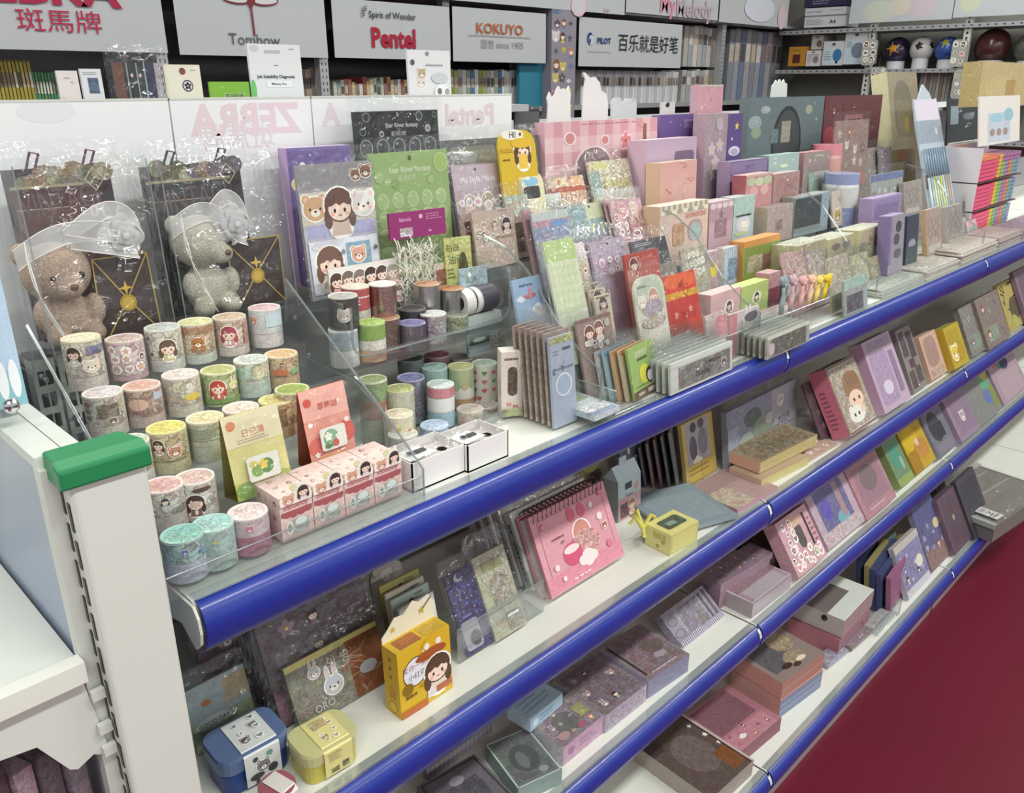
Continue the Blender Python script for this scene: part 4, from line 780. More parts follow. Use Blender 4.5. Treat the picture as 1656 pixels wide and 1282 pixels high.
for x in (-.022, .25):
    mb = MB(); o = [(.045,0),(.045,.07),(.10,.09),(.115,.17),(.208,.18),(.208,0)]; mb.mesh([(x+dx,y,z) for dx in (0,.002) for y,z in o], [tuple(range(6)), tuple(range(11,5,-1))]+[(i,(i+1)%6,(i+1)%6+6,i+6) for i in range(6)], 'fff'); part('side_plate', mb, 'acrylic', t)
G2, G3 = 'tape rolls on the lower tray', 'tape rolls on the upper tray'; LZ, UZ = Z1+.0045, Z1+.092
def low(cx, cy, Y, lb, rolls, lab, rim, spec='', foil=False): tape(cx, cy, Y, LZ, lb, G2, rolls, lab, rim, spec, .034, foil)
def upr(cx, cy, Y, lb, rolls, lab, rim, spec='', foil=False, base=None): tape(cx, cy, Y, UZ, lb, G3, rolls, lab, rim, spec, .034, foil, base=base)
low(602,612,.165,'tall green and brown tape stack at the left end of the lower tray',[(.3,'8fa878',.4),(.3,'c08878',.4),(.4,'c8d0b4',.4)],'a8b88c','d8e0c4')
low(644,668,.125,'cream tape with red and yellow dots in the lower tray',[(.6,'e8dfc4',.3),(.4,'cfcfc0',.4)],'e6dcc0','f0e8d4','O.2,.3,.1,c87a4c;O.5,.5,.1,d0b050;O.8,.35,.1,c87a4c')
low(651,700,.108,'low grey-white tape with dark label marks at the front of the lower tray',[(1,'cfd2cc',.4)],'dcdcd4','eceae0','R.4,.2,.2,.5,4a4a48')
low(646,627,.15,'tall clear-wrapped tape with a yellow-green lid in the lower tray',[(.75,'c6c8b4',.3),(.25,'d8d4c4',.3)],'b8bc84','d0d4a8')
low(664,609,.18,'tall lilac-topped tape with dark lace print in the lower tray',[(1,'8f8f9c',.8)],'8f8fbc','bcbcd8')
low(702,686,.115,'pale blue tape in front of the tall pink and white one',[(.62,'9fb8dc',.4),(.38,'e0e4ea',.5)],'b8cce6','c8d8ea')
low(712,620,.145,'tall pink, white and blue tape stack in the lower tray',[(.25,'d89098',.2),(.35,'f0eeee',.05),(.4,'a8ccd8',.2)],'d4e0dc','e0e8e4','O.2,.7,.12,d07080;O.5,.7,.12,d07080;O.8,.7,.12,d07080')
low(702,592,.19,'teal tape at the back of the lower tray',[(.6,'9cc0bc',.2),(.4,'8cb0ac',.3)],'a4c4bc','c4dcd4')
low(745,591,.175,'tape with green scallops over a cream band in the lower tray',[(.45,'b8c49a',.2),(.3,'e8e4d8',0),(.25,'c4a47c',.3)],'c8cc94','dce0b4','E.12,.1,.1,.3,b8b088;E.37,.1,.1,.3,98b48c;E.62,.1,.1,.3,b8b088;E.87,.1,.1,.3,98b48c')
low(783,586,.17,'white tape with rows of pink and green hearts in the lower tray',[(1,'dcdcce',.1)],'c4d4c0','dfe6d8','H.2,.85,.08,c86878;H.5,.85,.08,6a8c5c;H.8,.85,.08,c86878;H.2,.6,.08,c05868;H.5,.6,.08,c86878;H.8,.6,.08,7a9c6c;H.2,.35,.08,6a8c5c;H.5,.35,.08,c05868;H.8,.35,.08,c86878;H.35,.12,.08,c05868')
low(760,660,.125,'tape with pink roses and green leaves at the front of the lower tray',[(1,'d4c8be',.5)],'c8bcb0','dcd4c8','L.3,.7,.16,d88a90;L.3,.3,.16,d88a90;L.7,.75,.14,7aa878;L.7,.4,.14,d08088')
low(784,653,.15,'white tape with black floral print beside the rose tape',[(1,'d8d4cc',.9)],'dcd4cc','efe8e0')
low(706,572,.215,'maroon-lidded tape at the back of the lower tray',[(1,'8a6a74',.3)],'8a5a64','b08890')
low(664,578,.215,'dark grey-green tape at the back left of the lower tray',[(1,'6a7470',.3)],'5c6460','8a928c')
low(746,576,.215,'grey lid tape at the back right of the lower tray',[(1,'9a9690',.3)],'8c8880','b4b0a8')
upr(554,477,.205,'black floral tape on top of a white one, left end of the upper tray',[(1,'54524e',.9)],'b0aea8','d8d6d0','K.5,.5,.2,c8c0b8',base=on_y(554,477,.205).z-.04)
upr(554,531,.200,'white tape with blue waves under the black floral one',[(.5,'b8c4cc',.3),(.5,'e6e6e2',.1)],'e0e0dc','eee','C.3,.7,.14,8aa8c0;C.7,.7,.14,8aa8c0')
upr(574,462,.235,'tall red, white and teal tape stack on the upper tray',[(.33,'c06060',.2),(.4,'e6e0d4',.4),(.27,'7ea89a',.1)],'e8dcc8','f2e8d8','Y.05,.2,.9,.5,3,fff')
upr(618,458,.225,'tall tape with a white lid and silver-pink foil side on the upper tray',[(1,'c4a4a0',.4)],'ece8e0','f4f0ea','',True)
upr(599,520,.195,'green and white dotted tape at the front of the upper tray',[(.4,'94b464',.2),(.28,'eeeae0',.4),(.32,'dcb494',.2)],'a8cc6c','c4dc94')
upr(624,512,.21,'copper-topped silver tape beside the green and white one',[(1,'b4a498',.7)],'c49a78','d8b898','',True)
upr(667,497,.225,'black-lidded tape with white lettering',[(1,'3c3a3c',.3)],'4a4a48','7a7a78','T.5,.5,.4,e8e8e8,fancy')
upr(666,521,.195,'purple-lidded silver tape at the front of the upper tray',[(1,'9c9aa8',.3)],'7a76a4','a09cc0','',True)
upr(700,506,.20,'white-lidded tape with a purple script band on the upper tray',[(1,'b4acb4',.9)],'d8d8d6','ecebe8','R.1,.0,.25,1,8a5a80,.6')
upr(690,458,.235,'silver tape with an orange-brown lid, left of two',[(1,'c4c4c0',.2)],'c8987c','d8b090','',True,base=on_y(690,458,.235).z-.04)
upr(729,465,.23,'silver tape with an orange-brown lid, right of two',[(1,'bcc0bc',.2)],'c8906c','d8ac88','',True,base=on_y(729,465,.23).z-.04)
upr(690,505,.24,'silver tape under the left orange-lidded one',[(1,'a8a8a4',.3)],'b0b0ac','ccc','',True)
upr(736,507,.215,'green and grey patterned tape at the right of the upper tray',[(1,'a8b498',.9)],'b8bcac','d4d8cc')
F, w_, h_ = up((757,481), 811, .20, UZ+.0225, 0); t = thing('washi_tape_box', 'black and white tape roll lying sideways on a pale box', 'tape', F)
mb = MB(); mb.lathe([(.010,0),(.018,0),(.018,.016),(.016,.016),(.016,.020),(.018,.020),(.018,.026),(.016,.026),(.016,.029),(.018,.029),(.018,w_*.95),(.010,w_*.95)], 'e8e4e0', 24, (0,.018,.012), ax='x', cols=['d8d4ce','e9e6e2','d8d4ce','3a363c','e8e4e0','eee','3a363c','eee','e4e0dc','55505c','d8d4ce']); part('tape_roll', mb, 'paper', t)
mb = MB(); mb.box(0, w_, 0, .036, -.022, -.006, 'c4ccc8', .2); part('pale_box', mb, 'paper', t)
# hang cards and a dispenser pack around the rack
packet('hang_card', 'yellow-green hang card with a leafy figure, standing behind the tapes', 'card', up((717,386), 760, .255, UZ, 6, -8), 'c9cc86', 'R0,.0,1,.25,d8dc78;T.3,.88,.1,4a5234,贴画;T.36,.74,.12,5c6440,·油画;E.66,.6,.18,.22,5c5e3c,.9;R.6,.3,.04,.18,4a4a30;R.75,.3,.04,.18,4a4a30;Y.06,.5,.3,.14,3,7a8050;R.1,.08,.5,.12,e8ecc8,.6', film=False)
packet('hang_card', 'pale blue hang card with grey sketches in front of the yellow-green one', 'card', up((742,436), 787, .225, UZ, 6, -5), 'a9bfc4', 'T.4,.8,.13,6a8088,立体;T.44,.65,.1,7a8c90,油画贴;E.35,.88,.06,.05,ecece4;R.1,.1,.5,.4,c4ccc8,.8;E.75,.4,.15,.2,b8c4c0,.8', film=False)
packet('hang_card', 'small brown and white hang card behind the feather bag', 'card', up((701,428), 722, .26, UZ, 4), 'e0d0c4', 'R.15,.1,.7,.8,a87064,.8', film=False)
F, w_, h_ = up((756,543), 792, .20, LZ+.05, 5); packet('sticker_card', 'blue and green sticker card on the lower tray behind the pink carton', 'card', (F,w_,h_), 'b4c4cc', 'R.05,.5,.9,.45,5a7060,.8;E.5,.7,.3,.1,d8dcd4;R0,0,1,.35,c4ccd0')
F, w_, h_ = up((783,538), 815, .205, LZ+.05, 5); packet('sticker_card', 'curled white sticker card with yellow and dark prints above the pink carton', 'card', (F,w_,h_), 'e0dac8', 'Q6,c8a84c/4a4440/b8b4a8,.1,.14')
carton('tape_carton', 'pinkish white carton with a dark round-topped window, right end of the lower tray', 'box', upb((811,674), 845, 570, LZ, 0, -32), .022, 'e6d9cf', 'e2d2c8', 'ece4dc', 'R.3,.32,.45,.45,6a5a50,.8,.2;Y.15,.84,.7,.08,1,5a5048;A.35,.18,.12,c88c84;A.65,.14,.14,b07a68;R0,0,1,.12,b8c094,.3', sspec='R.3,.3,.5,.3,d8c4b4,.4', busy=.1)
# ================================================================== bear gift bags behind the tape stand
M['fur1'] = plain('glitter_plush_brown', 'b09b8a', 0.8, var=.55, nscale=420, bump=1.0); M['fur2'] = plain('glitter_plush_grey', 'bdbaaa', 0.8, var=.5, nscale=420, bump=1.0)
def loc(m, px, py, yd):
    P = m @ Vector((0,yd,0)); n = (m.to_3x3() @ Vector((0,1,0))); q = m.inverted() @ on_plane(px, py, P, n); return q.x, q.z
BZ = Z1+.1445
def gift(label, m, w, h, dark, dark2, num, hp, hr, fur, face_dx, ros, card, sd):
    r = random.Random(sd); t = thing('gift_bag', label, 'bag', m); D = .075
    mb = MB(); mb.box(.006, w-.006, D-.004, D, .002, h-.008, '3a3338', .1); a = Art(mb, .006, 0, w-.012, h-.008, D-.004, sd)
    a.k = 2
    for i in range(9): a.ell(.02+(w-.04)*i/8, h*.9+r.uniform(-.008,.008), .012, .010, r.choice(('8a8474','b0a890','6a6a50','a08a70','76707c')), 9, .7)
    a.rect(.004, 0, w-.03, h*.855, dark); a.rect(.004, h*.85, w-.03, .003, 'a8a080'); a.rect(.006, 0, w-.05, h*.74, dark2); a.rect(.006, h*.735, w-.06, .0012, '9a8c7c')
    x, z = loc(m, *num[0], D); x = w*.44; a.text(x, z, .038, '6b5c60', 'VINTAGE', -.0, 1, .08, w*.72); a.text(w*.72, z-.014, .019, 'c4b8a0', num[1], 0)
    tb = 'THE BEAUTIFUL'; cx, cz = x+.012, z-.078
    for i, ch in enumerate(tb): an = math.radians(132-7.0*i); a.text(cx+.058*math.cos(an), cz+.058*math.sin(an), .0085, 'b5aa94', ch, 0, 1, an-math.pi/2) if ch != ' ' else None
    a.text(x+.02, h*.10, .022, 'a39a8c', 'Vintage Style', 0, 1, .12, w*.66); dx, dz = w-.03, h*.88; a.line([(dx,dz+.012),(dx+.010,dz),(dx,dz-.012),(dx-.010,dz),(dx,dz+.012)], .0008, 'd8cfa8'); part('backing_card', mb, 'paper', t)
    hx, hz = loc(m, *hp, .03); R = hr; f = face_dx; kz = min(1, (hz-.004)/(R*2.74)); mb = MB()                # plush bear, one continuous body
    mb.ball((hx,.03,hz), R, R*.92, R*.92, 'aaa', 20, 14); mb.ball((hx+f*R*.5,.03-R*.72,hz-R*.42), R*.42, R*.45, R*.36, 'aaa', 14, 10)
    for sx in (-1,1): mb.ball((hx+sx*R*.78+f*R*.1,.036,hz+R*.62), R*.36, R*.22, R*.36, 'aaa', 12, 8)
    mb.ball((hx+R*.1,.036,hz-R*1.75*kz), R*.8, R*.7, R*.95*kz, 'aaa', 16, 12)
    for sx in (-1,1): mb.ball((hx+sx*R*.75+R*.1,.03-R*.25,hz-R*1.55*kz), R*.3, R*.32, R*.5, 'aaa', 12, 8); mb.ball((hx+sx*R*.5+R*.1,.03-R*.45,hz-R*2.4*kz), R*.36, R*.5, R*.32, 'aaa', 12, 8)
    o = part('plush_bear', mb, fur, t, 'glittery plush bear'); rm = o.modifiers.new('skin', 'REMESH'); rm.mode = 'VOXEL'; rm.voxel_size = .0022; rm.use_smooth_shade = True; sm = o.modifiers.new('soft', 'SMOOTH'); sm.iterations = 4
    for sx in (-1,1): mb = MB(); mb.ball((hx+f*R*.45+sx*R*.40,.03-R*.80,hz-R*.08), R*.10, R*.08, R*.10, '2a2220', 10, 7); part('eye', mb, 'gloss', t, smooth=True)
    mb = MB(); mb.ball((hx+f*R*.6,.03-R*1.16,hz-R*.38), R*.12, R*.08, R*.10, '6a4a40', 10, 7); part('nose', mb, 'gloss', t, smooth=True)
    mb = MB(); tr_ = MB()                                                   # lace ribbon over the head, with loops
    def ribbon(p0, p1, p2, wd):
        n = 10; vs = []
        for i in range(n+1):
            u = i/n; p = [(1-u)**2*a_+2*u*(1-u)*b_+u*u*c_ for a_, b_, c_ in zip(p0, p1, p2)]; vs += [(p[0],p[1]-.002*math.sin(i),p[2]+wd/2),(p[0]+.002,p[1]+.003*math.cos(i),p[2]-wd/2)]
        mb.mesh(vs, [(2*i,2*i+2,2*i+3,2*i+1) for i in range(n)], 'eee'); tr_.tube(vs[0::2], .0006, 'f2eee8', 5); tr_.tube(vs[1::2], .0006, 'f2eee8', 5)
    rx, rz = loc(m, *ros, .01)
    ribbon((hx-R*1.1,.02,hz+R*.5),(hx,.0,hz+R*1.5),(rx-.01,.0,rz+.004), .02); ribbon((hx+R*.2,.005,hz+R*1.0),(rx,.0,rz+.05),(rx+.02,.004,rz+.006), .016); ribbon((hx+R*.3,.005,hz+R*.9),(rx-.01,-.006,rz-.012),(rx+.01,.0,rz-.018), .014); ribbon((hx-R*.9,.0,hz+R*.9),(hx-R*1.2,-.008,hz-R*.2),(hx-R*.3,-.004,hz-R*2.2), .01); part('lace_ribbon', mb, 'lace', t, smooth=True); part('lace_trim', tr_, 'cloth', t)
    mb = MB()
    for rr, nn, yy, sz in ((.0155,8,.004,.0085),(.010,6,-.001,.0075),(.005,4,-.005,.006),(.0,1,-.008,.004)):
        for k in range(nn):
            a_ = 2*math.pi*k/nn+rr*90; mb.ball((rx+rr*math.cos(a_), yy, rz+rr*math.sin(a_)), sz, .0022, sz, 'efece6', 12, 7)
    part('organza_rose', mb, 'lace', t, smooth=True)
    c0, c1_, c2, c3 = [loc(m, *p, .022) for p in card]; mb = MB(); mb.face([(c[0],.022,c[1]) for c in (c3,c2,c1_,c0)], '453a38', 0); A = Art(mb, 0, 0, w, h, .0216, sd); mid = ((c0[0]+c1_[0])/2, (c0[1]+c3[1])/2)
    for L_ in ([c0,c1_],[c0,c3],[c1_,c2],[c0,mid,c1_],[mid,c3],[mid,c2]): A.line([tuple(p) for p in L_], .0015, 'b9a05a')
    A.ell(mid[0], mid[1]-.004, .009, .009, 'b8962f', 14); A.ell(mid[0], mid[1]-.004, .006, .006, 'd0ae48', 12); A.star(mid[0], mid[1]+.012, .008, 'd8b84c', 4, .3); part('gold_envelope', mb, 'gloss', t, 'dark envelope card with gold lines and seal')
    mb = MB(); 
    for x0 in (.25, .72): mb.tube([(w*x0,D-.002,h-.01),(w*x0+.004,D-.012,h+.008),(w*x0+.012,D-.012,h+.006),(w*x0+.008,D-.002,h-.01)], .0014, '7a5c6a' if sd == 1 else '55585c', 5)
    part('ribbon_handle', mb, 'cloth', t)
    mb = MB(); mb.sheet(-.004, w+.004, 0, h+.004, -.006, .012, r, 7, 10); mb.sheet(-.004, w+.004, h-.03, h+.02, D-.01, .008, r, 9, 2)
    for x in (-.004, w+.004): mb.mesh([(x,-.006,0),(x,D,0),(x,D,h),(x,-.006,h)], [(0,1,2,3)], 'fff')
    part('clear_bag', mb, 'film', t)
    for sx in (-.004, w+.004): mb = MB(); mb.tube([(sx,-.006,h*.98),(sx,-.008,h*.6),(sx,-.007,0)], .0008, 'fff'); part('bag_seam', mb, 'edge', t)
F, w_, h_ = up((22,262), 224, .30, BZ, 4); gift('clear gift bag with brown glitter bear and burgundy card numbered 01', F, w_, h_, '57403f', '624c4b', ((110,322),'01'), (90,440), .0335, 'fur1', .15, (193,380), [(148,420),(236,408),(262,535),(170,560)], 1)
F, w_, h_ = up((258,258), 440, .30, BZ, 4); gift('clear gift bag with pale grey glitter bear and charcoal card numbered 02', F, w_, h_, '3d4042', '474a4b', ((345,315),'02'), (322,390), .0325, 'fur2', .75, (372,362), [(364,392),(450,380),(462,485),(386,500)], 2)
# ================================================================== stepped acrylic racks along the rest of the top shelf
TR = {1:(.045,Z1+.0035), 2:(.135,Z1+.05), 3:(.225,Z1+.10), 4:(.315,Z1+.15), 5:(.375,Z1+.15)}
t = thing('acrylic_step_rack', 'long clear stepped acrylic rack crowded with stationery right of the tape rolls', 'rack', Matrix.Translation((.56,0,Z1))); W = 1.49
for k, (y0, y1, z) in enumerate(((.030,.119,.003),(.120,.209,.0495),(.210,.299,.0995),(.300,.399,.1495))): acr(t, 'tread', (0,W if k else .74,y0,y1,z-.0022,z-.0004))
acr(t, 'front_lip', (.30,.74,.028,.030,.001,.042)); mb = MB(); mb.tube([(.30,.029,.042),(.74,.029,.042)], .0009, '777'); part('lip_edge', mb, 'edge', t)
for x in (-.002, .395, .855, W):
    mb = MB(); o = [(.0285,.001),(.0285,.06),(.06,.075),(.10,.105),(.16,.17),(.20,.195),(.24,.205),(.24,.2),(.19,.185),(.155,.16),(.105,.098),(.06,.068),(.032,.055),(.032,.001)]; n = len(o); mb.mesh([(x+dx,y,z) for dx in (0,.002) for y,z in o], [tuple(range(n)), tuple(range(2*n-1,n-1,-1))]+[(q,(q+1)%n,(q+1)%n+n,q+n) for q in range(n)], 'fff'); part('side_rim', mb, 'acrylic', t)
    mb = MB(); mb.tube([(x+.001,y,z) for y,z in o[:7]], .0014, '777'); part('polished_edge', mb, 'edge', t)
LEANX = 6
VB = {(711,228):290,(803,212):283,(728,270):372,(744,347):395,(762,344):393,(802,356):418,(815,318):345,(853,318):345,(880,198):300,(884,289):330,(948,262):320,(915,334):385,(985,327):388,(858,346):400,(845,340):395,(877,392):515,(924,398):440,(931,432):470,(952,394):452,(1018,392):420,(1050,432):460,(1009,413):540,(1022,452):540,(1070,449):525,(827,454):520,(888,470):520,(944,460):500,(952,470):505,(960,480):512,(931,520):578,(888,548):645,(1055,540):562,(1140,512):575,(1150,478):518,(1199,465):500,(1244,443):492,(1203,392):448,(1142,409):460,(1172,402):462,(1100,405):455,(1068,335):408,(1148,328):402,(1044,227):300,(1067,264):335,(1068,186):216,(1131,137):182,(1143,184):300,(1179,184):252,(1213,158):240,(1336,155):237,(1434,116):238,(1182,262):285,(1244,252):275,(1301,247):270,(1207,284):330,(1252,282):325,(1306,262):312,(1352,196):238,(1382,242):295,(1421,240):295,(1444,243):290,(1187,320):386,(1242,336):382,(1287,320):378,(1345,310):368,(1410,284):322,(1412,322):362,(1288,398):425,(1340,388):418,(1390,373):416,(1262,412):455,(1300,408):455,(1330,420):460,(1372,415):450,(1402,418):455,(1440,350):430,(1468,350):428,(1497,340):412,(1530,335):402,(1461,296):348,(1497,284):340,(1533,160):220}   # lowest visible pixel row of each printed front
def vis(F, tl, by):
    """height of the printed field that shows above the things in front"""
    m, w, h = F; T = m @ Vector((0,0,h)); v = m.to_3x3() @ Vector((0,0,1)); lo, hi = 0.0, h
    for _ in range(30):
        k = (lo+hi)/2; P = T-v*k-CAM
        if 641+FPX*P.dot(DWN)/P.dot(FWD) < by: lo = k
        else: hi = k
    return lo
def U(tl, trx, k, lean=6, yaw=0, dy=0.0, th=0.0): return up(tl, trx, TR[k][0]+dy, TR[k][1]+(th+.001)*math.sin(math.radians(lean))+.0004, lean, yaw)
def pk(lb, tl, trx, k, bg, spec, lean=6, yaw=0, dy=0.0, name='sticker_pack', cat='packet', **kw):
    F = U(tl, trx, k, lean+LEANX, yaw, dy, kw.get('t', .004)); key = (int(tl[0]), int(tl[1]))
    if key in VB: kw.setdefault('ah', vis(F, tl, VB[key]))
    return packet(name, lb, cat, F, bg, spec, **kw)
def bx(lb, tl, trx, k, d, front, side, top, spec='', lean=3, yaw=0, dy=0.0, name='gift_box', cat='box', **kw):
    F = U(tl, trx, k, lean, yaw, dy, d)
    if tl in VB: kw.setdefault('ah', vis(F, tl, VB[tl]))
    return carton(name, lb, cat, F, d, front, side, top, spec, **kw)
# ---- boards and big packs behind the tape rolls
AT = Z1+.145
t = thing('acrylic_riser', 'clear acrylic riser under the bubble-sticker boards behind the tape rolls', 'riser', Matrix.Translation((.275,.272,Z1))); acr(t, 'top_plate', (0,.285,0,.128,.140,.1445)); acr(t, 'leg_plate', (0,.003,0,.12,0,.14), (.282,.285,0,.12,0,.14))
def ub(tl, trx, Y, lean=4, yaw=0, z=AT): return up(tl, trx, Y, z, lean, yaw)
carton('boxed_set', 'purple box with a white bubbly strip, left of the black bubble board', 'box', ub((462,240), 566, .374, 2), .02, '7d6aa8', 'c6a6cf', 'cdb8d8', 'R.02,.02,.96,.9,6f5a9a,.1;E.22,.35,.07,.3,efe6e0;E.5,.25,.08,.24,f2eef0;E.62,.3,.08,.26,f2eef0;E.74,.25,.07,.24,f2eef0;E.86,.3,.08,.24,f2eef0;E.1,.1,.08,.16,e8e0a8;S.35,.8,.04,d8d0ec', busy=.05, ah=.05)
FB = ub((570,181), 707, .37, 3)
packet('bubble_board', 'tall black bubble-sticker board with white lettering', 'board', FB, '24262a', 'T.55,.64,.15,c6c8ca,Star River fantasy;T.5,.45,.12,d8d8d8,星河幻想;U5,1,.02,.98,-.12,.36,303236,9ca0a2;O.14,.86,.12,777b7e;O.14,.86,.09,2c2e30;O.09,.52,.1,7c8083;O.09,.52,.075,2c2e30;O.86,.55,.1,b0b2b4;O.86,.55,.05,8a8c8e;O.3,.45,.08,a8aaac;O.3,.45,.04,3a3c3e;O.76,.86,.12,8a9490;O.76,.86,.09,37423e;O.95,.88,.08,7a8680;O.95,.88,.06,37423e;O.5,.9,.05,8a8c8e;S.63,.85,.02,dde;S.33,.85,.02,dde', ah=vis(FB, (570,181), 250), film=True, busy=0, hole=False)
FG = ub((595,249), 722, .315, 4)
packet('bubble_board', 'tall green bubble-sticker board with white lettering', 'board', FG, '9cba78', 'T.5,.86,.06,dce6c4,Star River fantasy;T.45,.80,.045,dce6c4,星河幻想;O.5,.95,.025,5c6a44;U5,5,.03,.97,.02,.7,aac688,cfdcae;O.9,.9,.1,b8cf8c;O.9,.9,.08,a9c670;O.3,.76,.05,8fae68;O.75,.77,.04,b2ca8c;O.1,.82,.06,a9c284', film=True, busy=0, ah=vis(FG, (595,249), 480))
F = ub((476,268), 597, .30, 5); m, w_, h_ = F; st = packet('sticker_bag', 'large grey-lilac bag of cartoon girl and bear stickers', 'packet', F, 'a9a6a6', 'R0,.82,1,.18,98979a,.2;A.78,.9,.07,8a6a56;A.92,.92,.08,8a6a56;R0,.0,1,.8,c8c6d0,.15;R.04,.46,.92,.1,b8b8dc,.2;E.2,.52,.1,.03,b8b8dc;R.0,.56,1,.24,d9d4c6,.2;A.18,.68,.15,d8b084;G.5,.69,.2,6a4e42,d8c0b0;A.83,.68,.15,e2e0da;T.7,.42,.001,fff,.;R.03,.04,.94,.4,dfe2ea,.1;G.28,.28,.18,7a5c50,d8d0c4;R.52,.22,.34,.18,8cb0c4,.3;A.68,.3,.1,d8a890;A.3,.1,.08,d0b090;G.55,.1,.09,5a4a44;A.8,.1,.08,d8d4cc;L.46,.34,.03,7a7a8a;L.92,.34,.03,4a4a54;L.92,.2,.03,4a4a54', busy=.1)
packet('pink_card', 'magenta card with white script and a barcode sticker, on the green bubble board', 'card', ub((628,346), 719, .285, 4, -4, on_y(640,388,.285).z), '93346f', 'T.27,.72,.2,d8a8c4,fabrich;R.17,.08,.22,.32,e0d8dc,.9;O.55,.78,.09,d8b0c8;Y.64,.6,.32,.28,3,c890b0;E.7,.2,.03,.05,c890b0', film=False, busy=0)
packet('face_sheet', 'white strip sheet with two rows of cartoon heads behind the tapes', 'sheet', ub((530,436), 641, .268, 8, 0, UZ+.04), 'e6e2da', 'G.1,.72,.18,5a4238,,;G.26,.73,.18,7a6a64;G.42,.72,.18,8a7a72;G.58,.73,.18,4a3c38;G.74,.72,.18,5a4a44;G.9,.72,.18,a8a49c;G.08,.25,.13,6a5248;G.2,.25,.13,4a3c38;G.32,.25,.13,7a6a60;G.44,.25,.13,4a3c38;G.56,.25,.13,8a7a70;G.68,.25,.13,5a4a42;G.8,.25,.13,4a4240;G.92,.25,.13,7a6a60', film=False, busy=0)
t = thing('feather_bag', 'clear bag of pale cream feathers in front of the green bubble board', 'bag', ub((632,395), 702, .262, 4, 0, UZ)[0]); _, w_, h_ = ub((632,395), 702, .262, 4, 0, UZ); r = random.Random(4)
mb = MB()
for k in range(420):
    x, z = (.5+r.uniform(-.42,.42))*w_, r.uniform(.02,.92)*h_; an = r.uniform(-1.2,1.2); L_ = r.uniform(.008,.022); c_ = r.choice(('e4e2d0','ecead8','dfe2d4','e8dcc8')); y_ = -r.random()*.006
    p1, p2, p3 = (x,y_,z), (x+L_*.5*math.sin(an),y_-.001,z+L_*.5*math.cos(an)), (x+L_*math.sin(an*1.6),y_,z+L_*math.cos(an*1.6)); wv = .0005+.0009*r.random()
    for a_, b_ in ((p1,p2),(p2,p3)): mb.face([(a_[0]-wv,a_[1],a_[2]),(a_[0]+wv,a_[1],a_[2]),(b_[0]+wv,b_[1],b_[2]),(b_[0]-wv,b_[1],b_[2])], c_)
o = part('feather_fluff', mb, 'cloth', t); o['kind'] = 'stuff'
mb = MB(); mb.sheet(0, w_, 0, h_, -.008, .006, r); mb.sheet(0, w_, 0, h_, .008, .001, r); part('clear_bag', mb, 'film', t)
# ---- zone right of the rack: back rows
pk('wide dark grey pack with a pale scalloped inner card, below the header panel', (711,228), 878, 5, '6c6f70', 'R.0,.0,1,1,6a6d6e,.05;R.08,.2,.42,.62,8f928c,.1,.1;V8,a8aaa4,.1,.5,.62,.7;R.85,.05,.1,.85,757877', 2, busy=.05)
pk('yellow die-cut card with a girl in a duck hood and a HI bubble', (803,212), 863, 4, 'd3b32c', 'E.4,.9,.3,.12,e9e6da;T.4,.9,.2,3a3a38,Hi!;G.62,.55,.27,5a4030,e8c860;E.62,.7,.3,.12,dcb430;O.62,.3,.16,e8c04c;R.05,.5,.3,.09,c8a028,.3;O.45,.5,.08,5a3a1c;Y.08,.28,.3,.08,1,6a5018;O.6,.9,.04,6a4a1c', 3, film=False, busy=0, cut='round', name='die_cut_card', cat='card')
for i in range(4): pk(f'cream arch-shaped magnet card, {ORD[i]} of the fanned four under the yellow die-cut card', (808+9*i,279+.5*i), 858+8*i-i*2, 4, 'e6ddb4', 'R.18,.1,.64,.42,4c4a4a,.6,.1;E.5,.68,.3,.16,8fc0d8;E.4,.8,.1,.06,e0e8ea;V9,c8b888,0,.16,.15,.8' if i == 3 else 'V6,b8a878,0,.3,.15,.8', 6, dy=.012-.006*i, ah=.045, film=False, cut='round', name='magnet_card', cat='card', group='fanned cream arch cards', busy=.1)
s_ = pk('lilac-headed sticker pack with white script and pale fairy girls', (728,270), 803, 5, 'c9b8c0', 'R0,.62,1,.38,c6b4bd,.05;O.5,.93,.03,6a5a60;T.54,.76,.13,efe6ea,My Style Mode;G.3,.4,.14,c8b4a0,d8a0b0;G.68,.4,.14,b8a890,e8dcd4;L.3,.2,.09,d89aa8;Q10,e0a8b4/c8b8d8/e8d0c8,.04,.07,-.0,.95,.04,.5', 6, dy=-.05)
stack_behind(s_, 2, .007, lambda i: f'lilac-edged sticker pack, {ORD[i]} behind the one with white script', 'packs behind the lilac script pack')
pk('slim pink sticker sheet with brown rabbits under the lilac script pack', (744,347), 764, 4, 'd8b4b4', 'A.5,.6,.3,8a5a4c;A.5,.25,.3,9a6a58', 4, dy=-.03)
pk('beige doll-garden sticker pack with small black title, above the tape rack', (762,344), 829, 4, 'd2bfae', 'R0,.75,1,.25,c9b4a4,.2;T.72,.93,.07,54463e,TNY GARDEN;T.75,.82,.08,6a584c,小小花园;G.25,.5,.14,b0a088;G.5,.55,.12,a08c78;G.78,.5,.2,3c3434,d8c8b8;Q8,b8a48c/8c7c70/d0c0a8,.05,.08,.05,.6,.05,.4;V12,a8947c,.5,.95,.04,.12', 4, dy=-.05)
pk('mauve-brown framed card strip beside the doll-garden pack', (802,356), 850, 4, 'c2aca2', 'R.1,.45,.32,.4,6a5048,.8;R.55,.45,.32,.4,7a6458,.8;R.1,.05,.32,.3,8a7468,.8;R.55,.05,.32,.3,7a6a60,.8', 4, dy=-.03)
pk('pale green sticker pack with a tan corner print, under the arch cards', (815,318), 852, 4, 'b9c2ae', 'E.4,.4,.3,.2,b8a47c;Q4,a8b898/c8c0a0,.1,.14', 10, dy=-.014)
